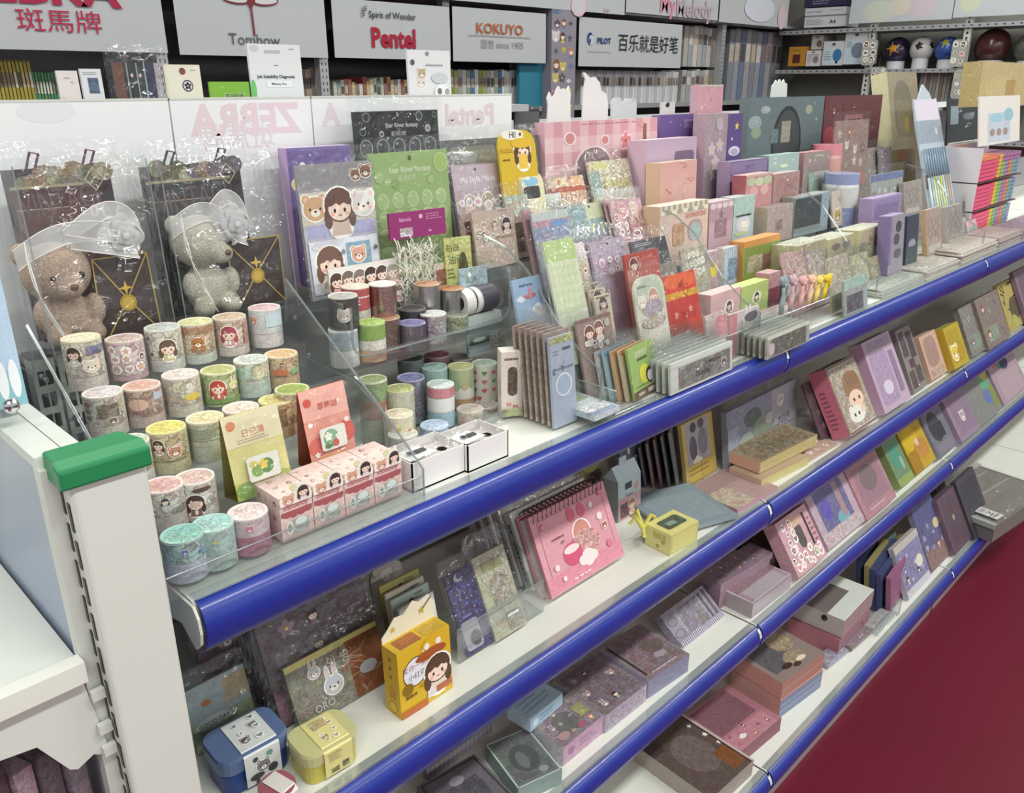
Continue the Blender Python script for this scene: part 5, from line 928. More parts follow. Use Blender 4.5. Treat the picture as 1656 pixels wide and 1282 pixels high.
pk('clear pack with a pale crinkled top right of the pale green pack', (853,318), 905, 4, 'c9ccc2', 'R0,.5,1,.5,d8dad0,.1', 12, dy=-.01)
bx('large pink gingham box with cherry-blossom petals and a round window', (880,198), 1063, 5, .022, 'e3c4c6', 'e6b6c2', 'eecdd4', 'X14,dcb4b8,cf9aa2;L.69,.62,.16,d98a8c,a85a5c,f3e4e2;E.2,.72,.05,.11,f0e0de;E.2,.72,.038,.09,cf8a8c;E.5,.66,.04,.09,f0e0de;E.5,.66,.03,.07,cf8a8c;E.84,.9,.03,.05,cf9a9c;E.4,.22,.17,.36,e6d0ce;E.4,.22,.15,.33,8c7478,.2;R.86,.2,.03,.7,8a6a4c,.3;Y.3,.93,.66,.02,1,c06a74', busy=0, sspec='R.4,.1,.2,.8,d8a4b0')
pk('orange fruit sticker pack with arch-shaped cards behind', (884,289), 942, 4, 'e0c8b0', 'E.3,.8,.2,.15,e8d0a0;O.3,.8,.1,c8684c;R0,.4,1,.2,cf6a54,.6;V8,dc9a6c,0,1,.0,.4;E.75,.78,.22,.2,e8b890;O.6,.92,.04,5a5a50', 12)
pk('cream and yellow sticker pack with white ribbon bows', (948,262), 1015, 4, 'd9d2b4', 'R0,0,.25,.7,9db4ae,.3;E.55,.25,.28,.1,8c8878;E.3,.85,.2,.12,d8d494;S.45,.7,.12,e8e4d8;S.7,.75,.12,e8e0d4;Q9,d8b0a0/c0a8a0/d8cc90,.05,.08,.2,.95,.3,.9;R.3,.2,.6,.25,d4cc98,.7', 12, busy=.8)
pk('aqua and cream memo pack with avocado faces', (915,334), 972, 3, 'a9c4c4', 'R.5,.5,.5,.5,d8dcb4,.1;O.62,.9,.05,3a4a44;R0,.55,.45,.15,9ab4b8,.3;Y.08,.8,.35,.1,2,6a8088;O.6,.2,.12,c4c854;O.85,.2,.12,b8b890;C.25,.2,.14,d0dcd8;Y.1,.35,.4,.1,2,8aa0a4', 14, dy=.02)
s_ = pk('pink lace-dress girl sticker pack, upper middle of the rack', (985,327), 1035, 3, 'dab4b8', 'G.35,.8,.14,d89aa4,d88a94;G.7,.75,.16,d8c8b8,e6c4c0;R.45,.05,.5,.5,e2bcb6,.9;E.7,.2,.25,.15,d4a09c,.8;Q5,d08a90/e8d0c8,.06,.09,.05,.4,.05,.7', 14)
stack_behind(s_, 2, .008, lambda i: f'pink sticker pack, {ORD[i]} behind the lace-dress girl pack', 'packs behind the lace-dress girl')
pk('crinkly clear pack with a pink and blue landscape print', (858,346), 917, 3, 'b4b4c4', 'R0,.55,1,.2,c8a0b0,.5;R0,.2,1,.35,94a4c4,.6;E.7,.62,.25,.1,7a9cc8;E.3,.3,.3,.1,8a88a8;R0,.75,1,.25,c4ccc8,.1', 10, dy=-.005, busy=.6)
pk('small stack of pink sheets left of the crinkly landscape pack', (845,340), 858, 3, 'd0a4a8', 'V5,b88890,0,1,0,1', 10, dy=.01, busy=.2)
pk('pale green dotted bubble sheet in a clear sleeve', (877,392), 926, 2, 'd2d9bc', 'R0,.72,1,.28,b9d08c,.1;T.5,.84,.07,dfe8c8,Star River;U5,6,.05,.95,.03,.7,c6d4a4,dde2c8', 12, dy=-.05, busy=.05)
pk('slim pink strip pack with white frog stickers', (924,398), 945, 2, 'd6a6ac', 'A.5,.8,.35,e6e0dc;A.5,.5,.35,e8dedc;A.5,.2,.35,e0d4c0', 12, dy=-.03)
pk('small tan sticker card below the pink frog strip', (931,432), 950, 1, 'd0bca0', 'Q6,b8945c/8a7454/d8ccb0,.1,.14', 10, dy=.04)
s_ = pk('lilac pack with droplet and crayon doodles', (952,394), 1008, 2, 'bfb0c2', 'O.5,.9,.04,5a5058;E.25,.4,.08,.14,eadce0;E.25,.38,.05,.09,d8a8b4;D7,8a7c8c,.012;C.8,.9,.06,e4dce8;Q5,a89cac/c8b8cc,.06,.09,.4,.95,.05,.6', 12, dy=-.02, busy=.3)
stack_behind(s_, 3, .006, lambda i: f'teal-edged pack, {ORD[i]} behind the lilac droplet pack', 'packs behind the lilac droplet pack')
pk('black memo pack with small white lettering', (1018,392), 1075, 2, '37333a', 'Y.1,.62,.7,.2,2,c8c4cc;T.5,.4,.16,b8b4bc,★ ABOUT ★;R.0,.85,.7,.1,4c4850;Y.1,.1,.3,.2,2,8a868e', 16, busy=0)
pk('dull olive pack under the black memo pack', (1050,432), 1092, 2, '8a8878', 'Q5,a09c88/6c6a5c/b4b09c,.09,.13', 10, dy=-.02)
pk('tall red pack with a cartoon head and a speech bubble', (1009,413), 1063, 1, 'bb5448', 'R0,.84,1,.16,b04a42,.1;G.24,.86,.12,6a2c28,b04a42;E.66,.87,.26,.06,c8786c;E.66,.87,.24,.05,b4524a;R0,.0,.25,.8,c98c78,.2;D4,d8b0a0,.01', 8, dy=.03, busy=.1)
pk('oval mint sticker pack with a kneeling girl, in front of the red pack', (1022,452), 1070, 1, 'd6d4c2', 'E.5,.6,.44,.38,b9c6ae,.1;G.6,.62,.15,c89a88,b8b4c0;E.55,.4,.35,.16,b4a8b0,.5;A.2,.55,.12,e0dcd0;Y.1,.8,.5,.05,2,6a7464;E.5,.15,.4,.12,c4b8ac,.8', 8, cut='round', busy=.3)
t_ = pk('orange heart-topped bag with a yellow band and red base', (1070,449), 1122, 1, 'd8452f', 'E.35,.85,.34,.16,e2673a;E.7,.84,.3,.16,e2673a;R0,.48,1,.14,e0a83a,.6;R0,0,1,.46,c23a32,.1;O.5,.75,.05,7a2a1c;S.25,.15,.1,d88c84;S.7,.2,.1,e0a098;D4,a83028,.015', 10, dy=.025, busy=.15)
pk('sky-blue pack with an aeroplane and clouds', (827,454), 873, 2, '98b2cf', 'T.45,.82,.1,2c3c5c,small sunny;C.2,.5,.13,d8e2ea;C.75,.2,.2,d4dee6;E.52,.55,.22,.06,b06a78;E.55,.62,.06,.16,c88a98;R.6,.0,.4,.25,cfd0d4,.4', 8, dy=-.02, busy=.05)
pk('empty-looking clear grey pack between the sky-blue and cream packs', (888,470), 948, 1, 'b6bab2', 'R0,.86,1,.14,d6d8d2;R.1,.1,.8,.6,aeb2aa,.1', 8, dy=.06, busy=.05)
for i in range(3): pk(f'tiny cream card with dark hair drawing, {ORD[i]} of three stepping down', (944+8*i,460+10*i), 968+9*i, 1, 'ddcdb4', 'G.5,.6,.3,4c4038,c89888;R.1,.85,.8,.08,8a7460', 8, dy=.05-.012*i, name='mini_card', cat='card', group='three tiny cream cards', busy=.2)
pk('brown doll sticker pack with a dark heart outline at the front', (931,520), 986, 1, '9d8780', 'R0,.9,1,.1,8a6c64,.4;G.32,.6,.2,7a4c40,e0d4c8;G.6,.66,.2,8a5c4c,e4d8cc;O.85,.75,.12,c0b0a4;Q4,d8d0c4/c8b0a4,.06,.1,.1,.9,.1,.4', 8, dy=.02, busy=.3)
s_ = pk('blue-grey pack with coil drawing and a round clear window', (888,548), 926, 1, 'a9b4c6', 'R0,.88,1,.12,b8bc8c,.7;R.5,.75,.35,.05,5c6068;Y.1,.68,.3,.1,2,8a90a0;E.5,.18,.36,.2,dfe2e6;E.5,.18,.3,.17,a8b8cc;D2,4a5464,.012;V10,6c7890,.05,.95,.44,.48', 0, dy=-.012, cut=None, busy=.05); s_ = pk('brownish bagged pack directly behind the blue-grey coil pack', (880,541), 919, 1, 'b8a498', 'Q8,8a6a60/b89c8c/c8b4a4,.06,.1,.05,.95,.05,.95,0', 0, dy=-.002, busy=.5)
stack_behind(s_, 5, .008, lambda i: f'brownish bagged pack, {ORD[i]} behind the blue-grey coil pack', 'bagged packs behind the coil pack')
# fan of memo pads
F = upb((1028,649), 1066, 566, Z1+.0035, 14, 8); s_ = packet('memo_pad', 'bright green memo pack with a lemon and penguin, front of the fan', 'memo pad', F, '9dbb68', 'T.5,.84,.12,e4e8c8,翻翻便签;R.3,.7,.4,.05,4a5a3c;O.52,.42,.2,dfe04a;O.72,.36,.17,2f2c34;O.72,.34,.11,e8e4e0;R0,0,1,.16,6a5844;T.3,.08,.09,e8e0c8,MEMO;R.55,.04,.4,.08,e0d8c8,.5;Y.1,.2,.7,.05,1,6a8048', busy=.05)
for i in range(7):
    d = F[0].to_3x3() @ Vector((0,1,0)); m = F[0].copy(); m.translation += d*.009*(i+1)+Vector((-.004*(i+1),0,.0)); packet('memo_pad', f'{["orange-topped","pale orange","sky-blue","white","light blue","blue-topped","cream"][i]} memo pack, {ORD[i]} behind the bright green one', 'memo pad', (m, F[1], F[2]*(1.0+.012*i)), ['d8c8a8','dcb890','b4d0dc','dcdcd8','a9cbe0','8fc0e0','d8d8c8'][i], 'R0,.9,1,.1,%s,.3' % ['d88a4c','e0a468','7ab0d8','c8ccd0','6aa8d8','5ca0d8','b8c0a8'][i], group='memo packs fanned behind the green one', busy=.1)
packet('eraser_pack', 'crumpled pale sticker bag lying in the open front tray', 'packet', flat((962,672), (1002,655), (925,632), Z1+.02), 'c8d4d8', 'R0,.1,.9,.5,dfe6e8,.7;R.1,.6,.8,.3,a4b898,.4;R.0,.0,.9,.12,94a0bc,.4', busy=.5, t=.008)
packet('eraser_pack', 'small green-edged card tucked under the crumpled sticker bag', 'packet', flat((925,628), (958,616), (915,612), Z1+.016), '9cb478', 'R.1,.1,.8,.6,c4d0b4,.5', busy=.3)
t = thing('open_front_tray', 'clear open tray holding the crumpled sticker bag at the shelf edge', 'tray', Matrix.Translation((on_z(893,640,Z1).x,.012,Z1))); W = .07
acr(t, 'tray_base', (0,W,0,.11,.0005,.0025)); acr(t, 'tray_side', (0,.002,0,.11,0,.035)); acr(t, 'tray_front', (0,W,0,.0015,0,.012)); mb = MB(); mb.tube([(0,.11,.035),(0,.0,.035),(0,0,.003),(W,0,.003)], .001, '888'); part('tray_edge', mb, 'edge', t)
# ---- front right of the fan
F = upb((1085,640), 1184, 590, Z1+.0035, 6); s_ = packet('letter_pack', 'white-bordered pack with dark lettering art, front of a thick stack', 'packet', F, 'cfd4cc', 'R.12,.08,.84,.72,8f8d88,.8;T.5,.35,.3,34323a,Special;T.68,.62,.16,3c3a40,SUMMER DAY;R.0,.86,1,.14,d8e0d8;A.85,.4,.14,6a5c60', busy=.15)
stack_behind(s_, 8, .0065, lambda i: f'mint-white pack, {ORD[i]} behind the dark lettering art', 'packs behind the dark lettering art')
pk('yellow-green and red cartoon strip pack behind the lettering stack', (1055,540), 1128, 1, 'c4bc9c', 'E.3,.5,.15,.35,c8604c;R.45,.2,.5,.6,c4c438,.6;E.1,.5,.1,.35,b8c0c0;Q4,c8b080/8a9c60,.1,.15', 8, dy=.07, busy=.4)
F = upb((1178,578), 1226, 510, Z1+.0035, 5); packet('sticker_pack', 'white pack with a grey-hatted bunny, left end of the striped stack', 'packet', F, 'd8cccb', 'R0,0,.26,1,d58f96,.3;N.62,.68,.2,ece8e8;E.72,.8,.22,.12,6c646c;A.66,.28,.18,5a4c50;R.3,.0,.7,.12,b8b898,.4', busy=.2)
pk('pale striped packet stack with a pink header, left of the bunny pack', (1140,512), 1172, 1, 'd4c4bc', 'V7,b8a49c,0,.6,0,.85;R.5,.4,.5,.5,dc949c,.5', 8, dy=-.02)
F = upb((1240,582), 1308, 547, Z1+.0035, 5); s_ = packet('sticker_pack', 'charcoal line-art pack at the front of the pale stack by the strip joint', 'packet', F, 'b4b4a6', 'R.08,.05,.84,.8,77776c,.9;R0,.88,1,.12,d8dcd0;E.1,.4,.07,.3,c8bcc4', busy=.5)
stack_behind(s_, 6, .008, lambda i: f'pale pack with mint edge, {ORD[i]} behind the charcoal line-art pack', 'packs behind the charcoal line-art pack')
F = up((1222,505), 1278, .075, Z1+.012, 30); t = packet('spiral_pad', 'pink-ringed spiral pad lying back on the packs beside the green box', 'pad', F, 'd8d0cc', 'V14,c89a98,0,1,.72,.98;Y.1,.1,.8,.5,4,b8a8a0', busy=.1, film=False)
bx('pink box with a little cartoon head on the front', (1150,478), 1198, 1, .026, 'd3acac', 'cfa9a4', 'e2c2bc', 'E.62,.3,.17,.3,efe0dc;G.62,.36,.2,5a4444,b88;', 3, dy=.042, busy=.05)
bx('green box with a little cartoon head on the front', (1199,465), 1245, 1, .026, 'abbb74', 'a0b068', 'c0d484', 'E.55,.32,.17,.3,d8dcb4;G.55,.38,.2,4a4038,8a9a5c', 3, dy=.042, busy=.05)
bx('narrow wine-red box behind the pastel forks', (1244,443), 1263, 1, .026, '6c3448', 'b08088', 'c09aa0', 'R0,.5,1,.5,b08890,.5', 3, dy=.042, busy=.1)
for i, (px, c, lb) in enumerate(((1268,'8d9a9f','slate grey'),(1283,'c3a4ae','dusty pink'),(1299,'d9a8a4','salmon pink'),(1313,'e2bc9c','peach'),(1324,'e4cf6a','pale yellow'),(1337,'e3c431','bright yellow'))):
    F, w_, h_ = up((px-6,447+(-1)**i*1), px+8, .052, Z1+.03, 6); t = thing('fork_pen', f'{lb} paw-topped pen standing in the front tray', 'pen', F, 'paw-topped pens in the tray'); mb = MB()
    mb.tube([(w_*.5-.012,0,0),(w_*.5-.008,0,h_*.3),(w_*.5,0,h_*.5),(w_*.5,0,h_*.8)], .0045, c, 8); 
    for dx in (-.35,0,.35): mb.tube([(w_*.5,0,h_*.72),(w_*(.5+dx),0,h_*.85),(w_*(.5+dx*1.15),0,h_*1.0)], [.004,.0042,.0028], c, 7)
    part('pen_body', mb, 'plastic', t, smooth=True); mb = MB(); mb.tube([(w_*.5-.002,-.006,h_*.55),(w_*.5,-.007,h_*.75)], .002, c, 6); part('pen_clip', mb, 'plastic', t)
bx('olive-green box with an orange frame and open window', (1203,392), 1262, 2, .03, '8b9a4e', 'c88e50', 'd09a58', 'R0,.82,1,.18,c78c4c;R.05,.05,.9,.75,7f9048,.2;R.12,.05,.4,.5,b8b090,.8;R.55,.05,.2,.45,8a6058,.3;R.78,.05,.17,.45,a8c4b8,.3', 3, dy=.02, busy=.05)
bx('pink-grey notebook with a yellow-haired figure', (1142,409), 1163, 2, .02, 'b9a4ac', 'd8d0cc', 'd0c8c4', 'E.6,.4,.3,.25,d8c458;E.55,.6,.2,.12,b09878', 4, dy=.03, name='notebook', cat='book', busy=.5)
bx('pale blue notebook with a white spine beside the olive-green box', (1172,402), 1199, 2, .02, 'a4b8c8', 'e6e2de', 'd8d8d4', 'V9,c8d4dc,0,1,0,1;R.2,.1,.7,.6,8fa8bc,.9', 4, dy=.03, name='notebook', cat='book', busy=.5)
pk('clear pack of pale beads left of the pink-grey notebook', (1100,405), 1140, 2, 'bcb8a4', 'Q14,d8d4b0/a8b498/c8c0b4,.06,.1', 8, dy=.02, busy=.6)
bx('shop-front box with a striped awning and arched windows', (1068,335), 1146, 3, .035, 'd6bfb2', 'd4b89c', 'e0ccc0', 'R0,.86,1,.14,d8ccb8;V9,a4a08c,0,1,.84,1;E.06,.84,.055,.05,e4dccc;E.17,.84,.055,.05,a8a490;E.28,.84,.055,.05,e4dccc;E.39,.84,.055,.05,a8a490;E.5,.84,.055,.05,e4dccc;E.61,.84,.055,.05,a8a490;E.72,.84,.055,.05,e4dccc;E.83,.84,.055,.05,a8a490;E.94,.84,.055,.05,e4dccc;R.25,.05,.24,.52,c8a484,.6,.1;R.56,.1,.32,.5,b49a94,.1,.3;R.6,.1,.24,.42,a9c0bc,.3,.3;R.52,.66,.42,.1,c89a8c,.5;R.04,.1,.14,.5,dcccc0,.4,.1', 3, dy=-.01, busy=.15)
bx('mauve castle box with a scalloped roof beside the shop-front box', (1148,328), 1186, 3, .035, 'bfa4ac', 'b89aa4', 'd0bcc0', 'V10,a88c98,0,1,.55,.95;E.15,.9,.12,.06,d8c8cc;E.4,.9,.12,.06,d8c8cc;E.65,.9,.12,.06,d8c8cc;E.9,.9,.12,.06,d8c8cc;R.25,.2,.5,.4,a08490,.6;S.5,.7,.12,8a6c7c', 3, dy=-.01, busy=.15)
bx('tall lilac box with a dark cut-out window', (1044,227), 1127, 4, .04, 'bfa9bb', 'd8b8ca', 'd8c4d0', 'R.02,.02,.96,.96,b9a4b8;R.55,.2,.4,.5,77667e,.2,.1', 3, busy=0)
bx('peach box with a gingham patch in front of the tall lilac box', (1067,264), 1127, 4, .03, 'd0a49a', 'e2c0a4', 'e0c4b4', 'R.35,.1,.5,.6,d8b0a8,.4,.1;X4,d0a8a0,d0a49a;R.0,.0,.34,1,cfa39a;R.34,.72,.66,.28,cfa39a;D3,a87068,.012', 3, dy=-.035, busy=.05)
bx('deep purple box with stars, right of the gingham box', (1068,186), 1122, 5, .02, '66508a', '8a74a8', '9a88b4', 'S.3,.6,.06,d8d4a0;S.6,.4,.05,d8d4e8;R.7,.2,.25,.5,8c78a8,.4', 3, dy=.003, busy=.1)
bx('pink upright box with a clear crackly top, tallest behind the lilac box', (1131,137), 1170, 5, .02, 'dba3ae', 'e8bcc6', 'd8d0cc', 'T.5,.5,.06,b06a7a,lalala;T.5,.4,.05,b06a7a,花花;R.0,.93,1,.07,cfc8b8', 2, dy=.001, busy=.05, film=True)
bx('mauve daisy box with plastic wrap', (1143,184), 1178, 4, .03, 'b3a0a8', 'd8b8c4', 'c8b4bc', 'L.5,.3,.2,d8ccd0;L.3,.5,.18,d8c8cc;L.65,.55,.18,d4c4c8;L.4,.15,.18,d8ccd0;O.6,.85,.16,c4b4bc', 2, dy=.02, busy=.3, film=True)
bx('violet starry box with a rainbow arch, behind the daisy box', (1179,184), 1202, 4, .03, '5c4a80', '6a5890', '7a68a0', 'S.6,.7,.16,d8c858;E.5,.1,.4,.12,d8d0dc;E.5,.08,.28,.08,b0a4c0;S.3,.4,.08,d8d4e8', 2, dy=.025, busy=.1)
bx('big slate-teal box with an arched doorway window', (1213,158), 1334, 5, .024, '67767a', '7d8a8a', '8a9694', 'E.08,.5,.08,.14,9aa8ac,.5;E.1,.3,.06,.12,8a9c84;E.2,.75,.06,.08,a4aeb0,.5;E.78,.72,.05,.1,98a088;C.9,.5,.06,8fa0a4;E.5,.0,.2,.82,2c3438;E.5,-.03,.175,.76,464c4e,.3;R.42,.05,.12,.45,9c9a8c,.4;R.28,.05,.1,.3,6c8084,.4;S.85,.85,.05,a4b0b0', 2, busy=.15)
bx('maroon patterned box with a house-shaped window', (1336,155), 1428, 5, .024, '6c3f44', '7a4a50', '8a5a5c', 'R.3,.1,.4,.5,5a2c30;R.34,.1,.32,.5,a06a68,.3;R.38,.1,.24,.42,6a3434,.4;Q8,8a5a5c/5a3438/a07470,.05,.08,.05,.95,.05,.95,0;E.1,.2,.1,.2,984850', 2, busy=.5)
bx('cream gold tall box with a castle cut-out', (1434,116), 1482, 5, .045, '9a927c', 'e4dfb4', 'eae8c4', 'R.15,.12,.6,.72,7d7868,.3,.2;E.45,.75,.22,.14,7d7868,.3;R.2,.12,.5,.5,8a8470,.5;R.45,.2,.14,.2,a8944c,.4;R.8,.1,.08,.5,b8b0a0', 14, dy=-.03, busy=.3)
bx('long purple drawer-like box under the slate-teal box', (1182,262), 1242, 4, .03, '84759a', 'b49cb8', 'a9a4b4', 'F.04,.04,5c5070;T.5,.5,.4,4c4464,川 8 乙', 3, dy=-.03, busy=.15)
bx('mint box with pale cloud shapes beside the purple drawer-like box', (1244,252), 1293, 4, .03, 'a2b8b4', '94aca8', '98b8a8', 'C.2,.4,.16,d0d8dc;C.8,.5,.16,c8d4dc;E.5,.15,.14,.14,d8dcc4;R.1,.65,.15,.2,b4c4cc', 3, dy=-.03, busy=.05)
bx('pink-framed clear box right of the mint box', (1301,247), 1358, 4, .03, 'a89a94', 'c08a90', 'd09a9c', 'F.04,.06,c78f94;E.4,.7,.12,.1,b8c0a0;Q5,b8a8a0/c8b8b0,.06,.1', 3, dy=-.03, busy=.3, film=True)
bx('pink box with white and green scallops and red edges', (1207,284), 1250, 4, .03, 'bf8c8c', 'a86468', 'd0b0a4', 'E.2,.75,.16,.16,b4bc9c;E.5,.72,.16,.16,c0c8a4;E.8,.75,.16,.16,b4bc9c;E.3,.4,.16,.2,cfa4a0;E.7,.42,.16,.2,d0a8a4;R0,.92,1,.08,c8a8a4', 3, dy=-.075, busy=.15)
bx('rosy box in crinkled wrap right of the scalloped box', (1252,282), 1294, 4, .03, 'b99490', 'c8aca4', 'd4c4bc', 'R.1,.1,.8,.7,b88a86,.3', 3, dy=-.075, busy=.3, film=True)
pk('mint-edged see-through pouch standing before the pink-framed box', (1306,262), 1351, 3, 'b8bcb8', 'R0,0,.2,1,a8c8b8,.3;R.2,.5,.8,.4,c8c8c4,.3;R.3,.1,.6,.4,a8b4b8,.3', 6, dy=.04, busy=.2)
def cylf(name, lb, cat, tl, trx, k, col, cap, mat='gloss', dy=0.0):
    F, w_, h_ = U(tl, trx, k, 0, 0, dy); t = thing(name, lb, cat, F); mb = MB(); R = w_/2; mb.lathe([(.0001,0),(R*.9,0),(R,.004),(R,h_*.82),(R*.92,h_*.88)], col, 20, (R,R,0)); part('bottle_body', mb, mat, t, smooth=True); mb = MB(); mb.lathe([(R*.95,h_*.86),(R*.95,h_),(.0001,h_)], cap, 20, (R,R,0)); part('bottle_cap', mb, 'gloss', t); mb = MB(); a = Art(mb, -R*.9, h_*.2, R*1.8, h_*.4, 0, 3, wrap=lambda x, y, z: (R+(R+.0004)*math.cos(-2.36+x/R), R+(R+.0004)*math.sin(-2.36+x/R), z)); a.slice = R*.25; a.rect(0,0,R*1.8,h_*.35,cap,.5); part('wrap_label', mb, 'paper', t)
cylf('peach_bottle', 'peach pink cylinder bottle with a frilly top', 'bottle', (1351,236), 1374, 3, 'cf9f94', 'd88c94', dy=.05)
cylf('tumbler', 'milky clear tumbler with a blue and white tag', 'bottle', (1378,284), 1403, 2, 'c4c6c4', '8c98bc', dy=.06)
t = packet('wrapped_toy', 'crackly clear bag with a rosy frill beside the gold box', 'bag', U((1352,196), 1406, 4, 4, 0, -.02), 'a98f88', 'R0,0,1,.25,d89a9c,.5;Q10,c8b8b0/8a7068/d8d0c8,.05,.09,.05,.95,.3,.95,0', busy=.5)
pk('large crinkled clear bag over grey goods below the gold box', (1382,242), 1428, 3, 'a89e98', 'Q10,c8c0b8/9a8c88/d0c4bc,.06,.1,.05,.95,.05,.95,0', 4, dy=.06, busy=.6)
pk('grey speckled card behind the amber picture card', (1421,240), 1442, 3, '9c9298', 'Q8,a89ca4/8c8088,.08,.12,.05,.95,.05,.95,0', 4, dy=.05, busy=.5)
pk('amber and olive picture card with a twisted trunk', (1444,243), 1480, 3, 'a08c54', 'E.4,.7,.3,.25,b8703c;E.35,.35,.3,.3,8a7c34;R.65,.1,.25,.8,a89880,.8', 4, dy=.05, busy=.6, film=True, name='picture_card', cat='card')
# pads and pale boxes, middle right
packet('sticker_pad', 'tilted white sticker pad with a floral corner, top of a small pile', 'pad', U((1150,283), 1207, 3, 42, 0, .03), 'd9dcd0', 'R.5,.15,.45,.7,d0d8b8,.7;O.45,.75,.05,5a6a64;Y.08,.3,.35,.3,3,7a94a0', film=True, busy=.1)
bx('pale aqua box with a panda under a fancy scroll', (1187,320), 1221, 3, .03, 'adc0c0', 'b4b8bc', 'c4ccc8', 'E.5,.3,.34,.22,c8ccd4;R.15,.5,.7,.05,4a4c50,.8;A.55,.2,.16,e4e0d8;E.4,.08,.3,.06,b8c49c;R0,.55,1,.45,aac6c0,.3', 3, dy=.0, busy=.1)
bx('rosy grey gift box in clear wrap with a cream spine', (1242,336), 1283, 3, .03, 'b8a4a0', 'd4cab4', 'c8bcb8', 'R.3,.1,.3,.4,a08c8c,.8;R0,.8,1,.2,b8a8a4,.2', 4, dy=-.02, busy=.3, film=True)
bx('dark slate board box with a pale blue side strip', (1287,320), 1342, 3, .03, '93a4ac', 'a8aca4', 'b4b8b0', 'R.0,.12,.76,.83,3d4649;R.78,.0,.22,1,98acb8,.1;T.88,.8,.09,3c4854,10;T.88,.3,.09,3c4854,33;R0,0,.76,.12,8a9490', 3, dy=-.02, busy=0, film=True)
pk('cream card with ringed doodles and a yellow cat', (1345,310), 1377, 3, 'cfc0b4', 'E.4,.75,.1,.08,b0a094;E.6,.8,.1,.1,b8a89c;A.25,.3,.2,b8a45c;A.65,.35,.22,c8a48c;R.55,.1,.4,.25,e0d0c0,.6', 4, dy=-.02, busy=.15)
packet('button_bag', 'bag of clear grey buttons hanging over the lilac tray', 'bag', U((1410,284), 1461, 2, 5, 0, .05), 'aeb4b0', 'Q24,d8dcd8/8a9490/c8ccc8,.04,.07,.04,.96,.02,.85,0;R0,.9,1,.1,7888b4,.4', busy=.4)
bx('lilac plastic tray box under the bag of buttons', (1412,322), 1459, 2, .03, '9f8cb8', 'b49cc8', 'c0aad0', 'F.05,.06,b4a0cc;R.1,.1,.8,.6,8f7cac,.3', 4, dy=.01, busy=.1, film=True)
for i, (a_, b_, lb) in enumerate((((1288,398),1336,'first of three, partly wrapped'),((1340,388),1382,'middle of three, with dark figures'),((1390,373),1432,'last of three, with brown squiggles'))):
    bx('cream-edged stationery box, '+lb, a_, b_, 2, .05, 'bdb494', 'd8d4a4', 'dcdcc4', 'F.04,.05,d4d0a4;'+['Q7,8a7c54/c0b08c/6a6044,.07,.11','E.3,.5,.16,.2,7a7470;E.7,.5,.16,.22,84807c','D7,7a5a44,.02;E.2,.3,.14,.2,8fa07c'][i], 4, dy=-.03, busy=.25, group='cream-edged boxes', film=True)
for i, (a_, b_, c) in enumerate((((1262,412),1300,'c9a8a4'),((1300,408),1330,'b8aca4'),((1330,420),1372,'bfb6a4'),((1372,415),1402,'c0c0a0'),((1402,418),1434,'b4ac8c'))):
    pk(f'{["rosy","greyish","beige","pale green","straw-coloured"][i]} crinkled bag bulging above the front tray at the right', a_, b_, 1, c, 'Q9,d8ccc0/a89c88/c8b8a8/98a078,.06,.11,.05,.95,.05,.95,0', 12, dy=.03, group='crinkled bags above the front tray', busy=.7)
pk('yellow grey card standing at the right end of the front tray', (1345,478), 1365, 1, 'b8aa78', 'R.2,.2,.6,.5,a89868,.5', 4, dy=-.01, busy=.2)
packet('mint_bag', 'mint-topped clear pouch with a dark print at the end of the front tray', 'bag', upb((1366,512), 1403, 455, Z1+.0035, 10), 'a4aaa8', 'R0,.72,1,.28,a9c8bc,.3;R.1,.05,.7,.5,6c6a70,.9;R.82,0,.18,.6,a8b8bc,.2', busy=.3)
bx('slim violet pouch box with dark bat shapes', (1440,350), 1464, 1, .025, 'a4a0aa', '9484b4', 'b4a4c8', 'E.6,.75,.2,.12,4c4a50;E.5,.5,.2,.12,55525a;E.6,.2,.25,.1,6a6870;R0,0,.15,1,8c78b0', 6, dy=.02, busy=.3, film=True)
bx('dark navy tube pack beside the violet pouch box', (1468,350), 1487, 1, .02, '3f4254', '33364a', '50546a', 'E.5,.4,.3,.1,a8a4b4;R0,0,1,.35,46585a,.2', 6, dy=.03, busy=.1, film=True)
for lb, a_, b_, k, dy_, c, sd_ in (('peach-edged clear box leaning by the navy tube pack',(1497,340),1521,1,.03,'b8a498','d8b888'),('grey clear box with a floral print, right of the peach-edged one',(1530,335),1556,1,.04,'a49c98','c4bcb4'),('plain grey clear box on the upper step',(1461,296),1487,2,.02,'a89e98','c0b8b0'),('brown clear box with pink figures on the upper step',(1497,284),1524,2,.03,'9c8480','c8b8ac')):
    bx(lb, a_, b_, k, .012, c, sd_, 'd0ccc4', 'R.1,.3,.8,.5,%s,.8;R.1,.02,.8,.16,c8c0b8,.3' % c, 12, dy=dy_, busy=.4, film=True)
for i, (bl, c) in enumerate((((1553,396),'c4c0bc'),((1568,392),'d8b4b8'))):
    packet('memo_block', f'{["grey","pink-spined"][i]} memo block tilted in front of the silver post', 'memo pad', upb(bl, bl[0]+16, 355+i*3, Z1+.0035, 20), c, 'R.15,.1,.7,.6,a8b8b0,.5', t=.012, busy=.1)
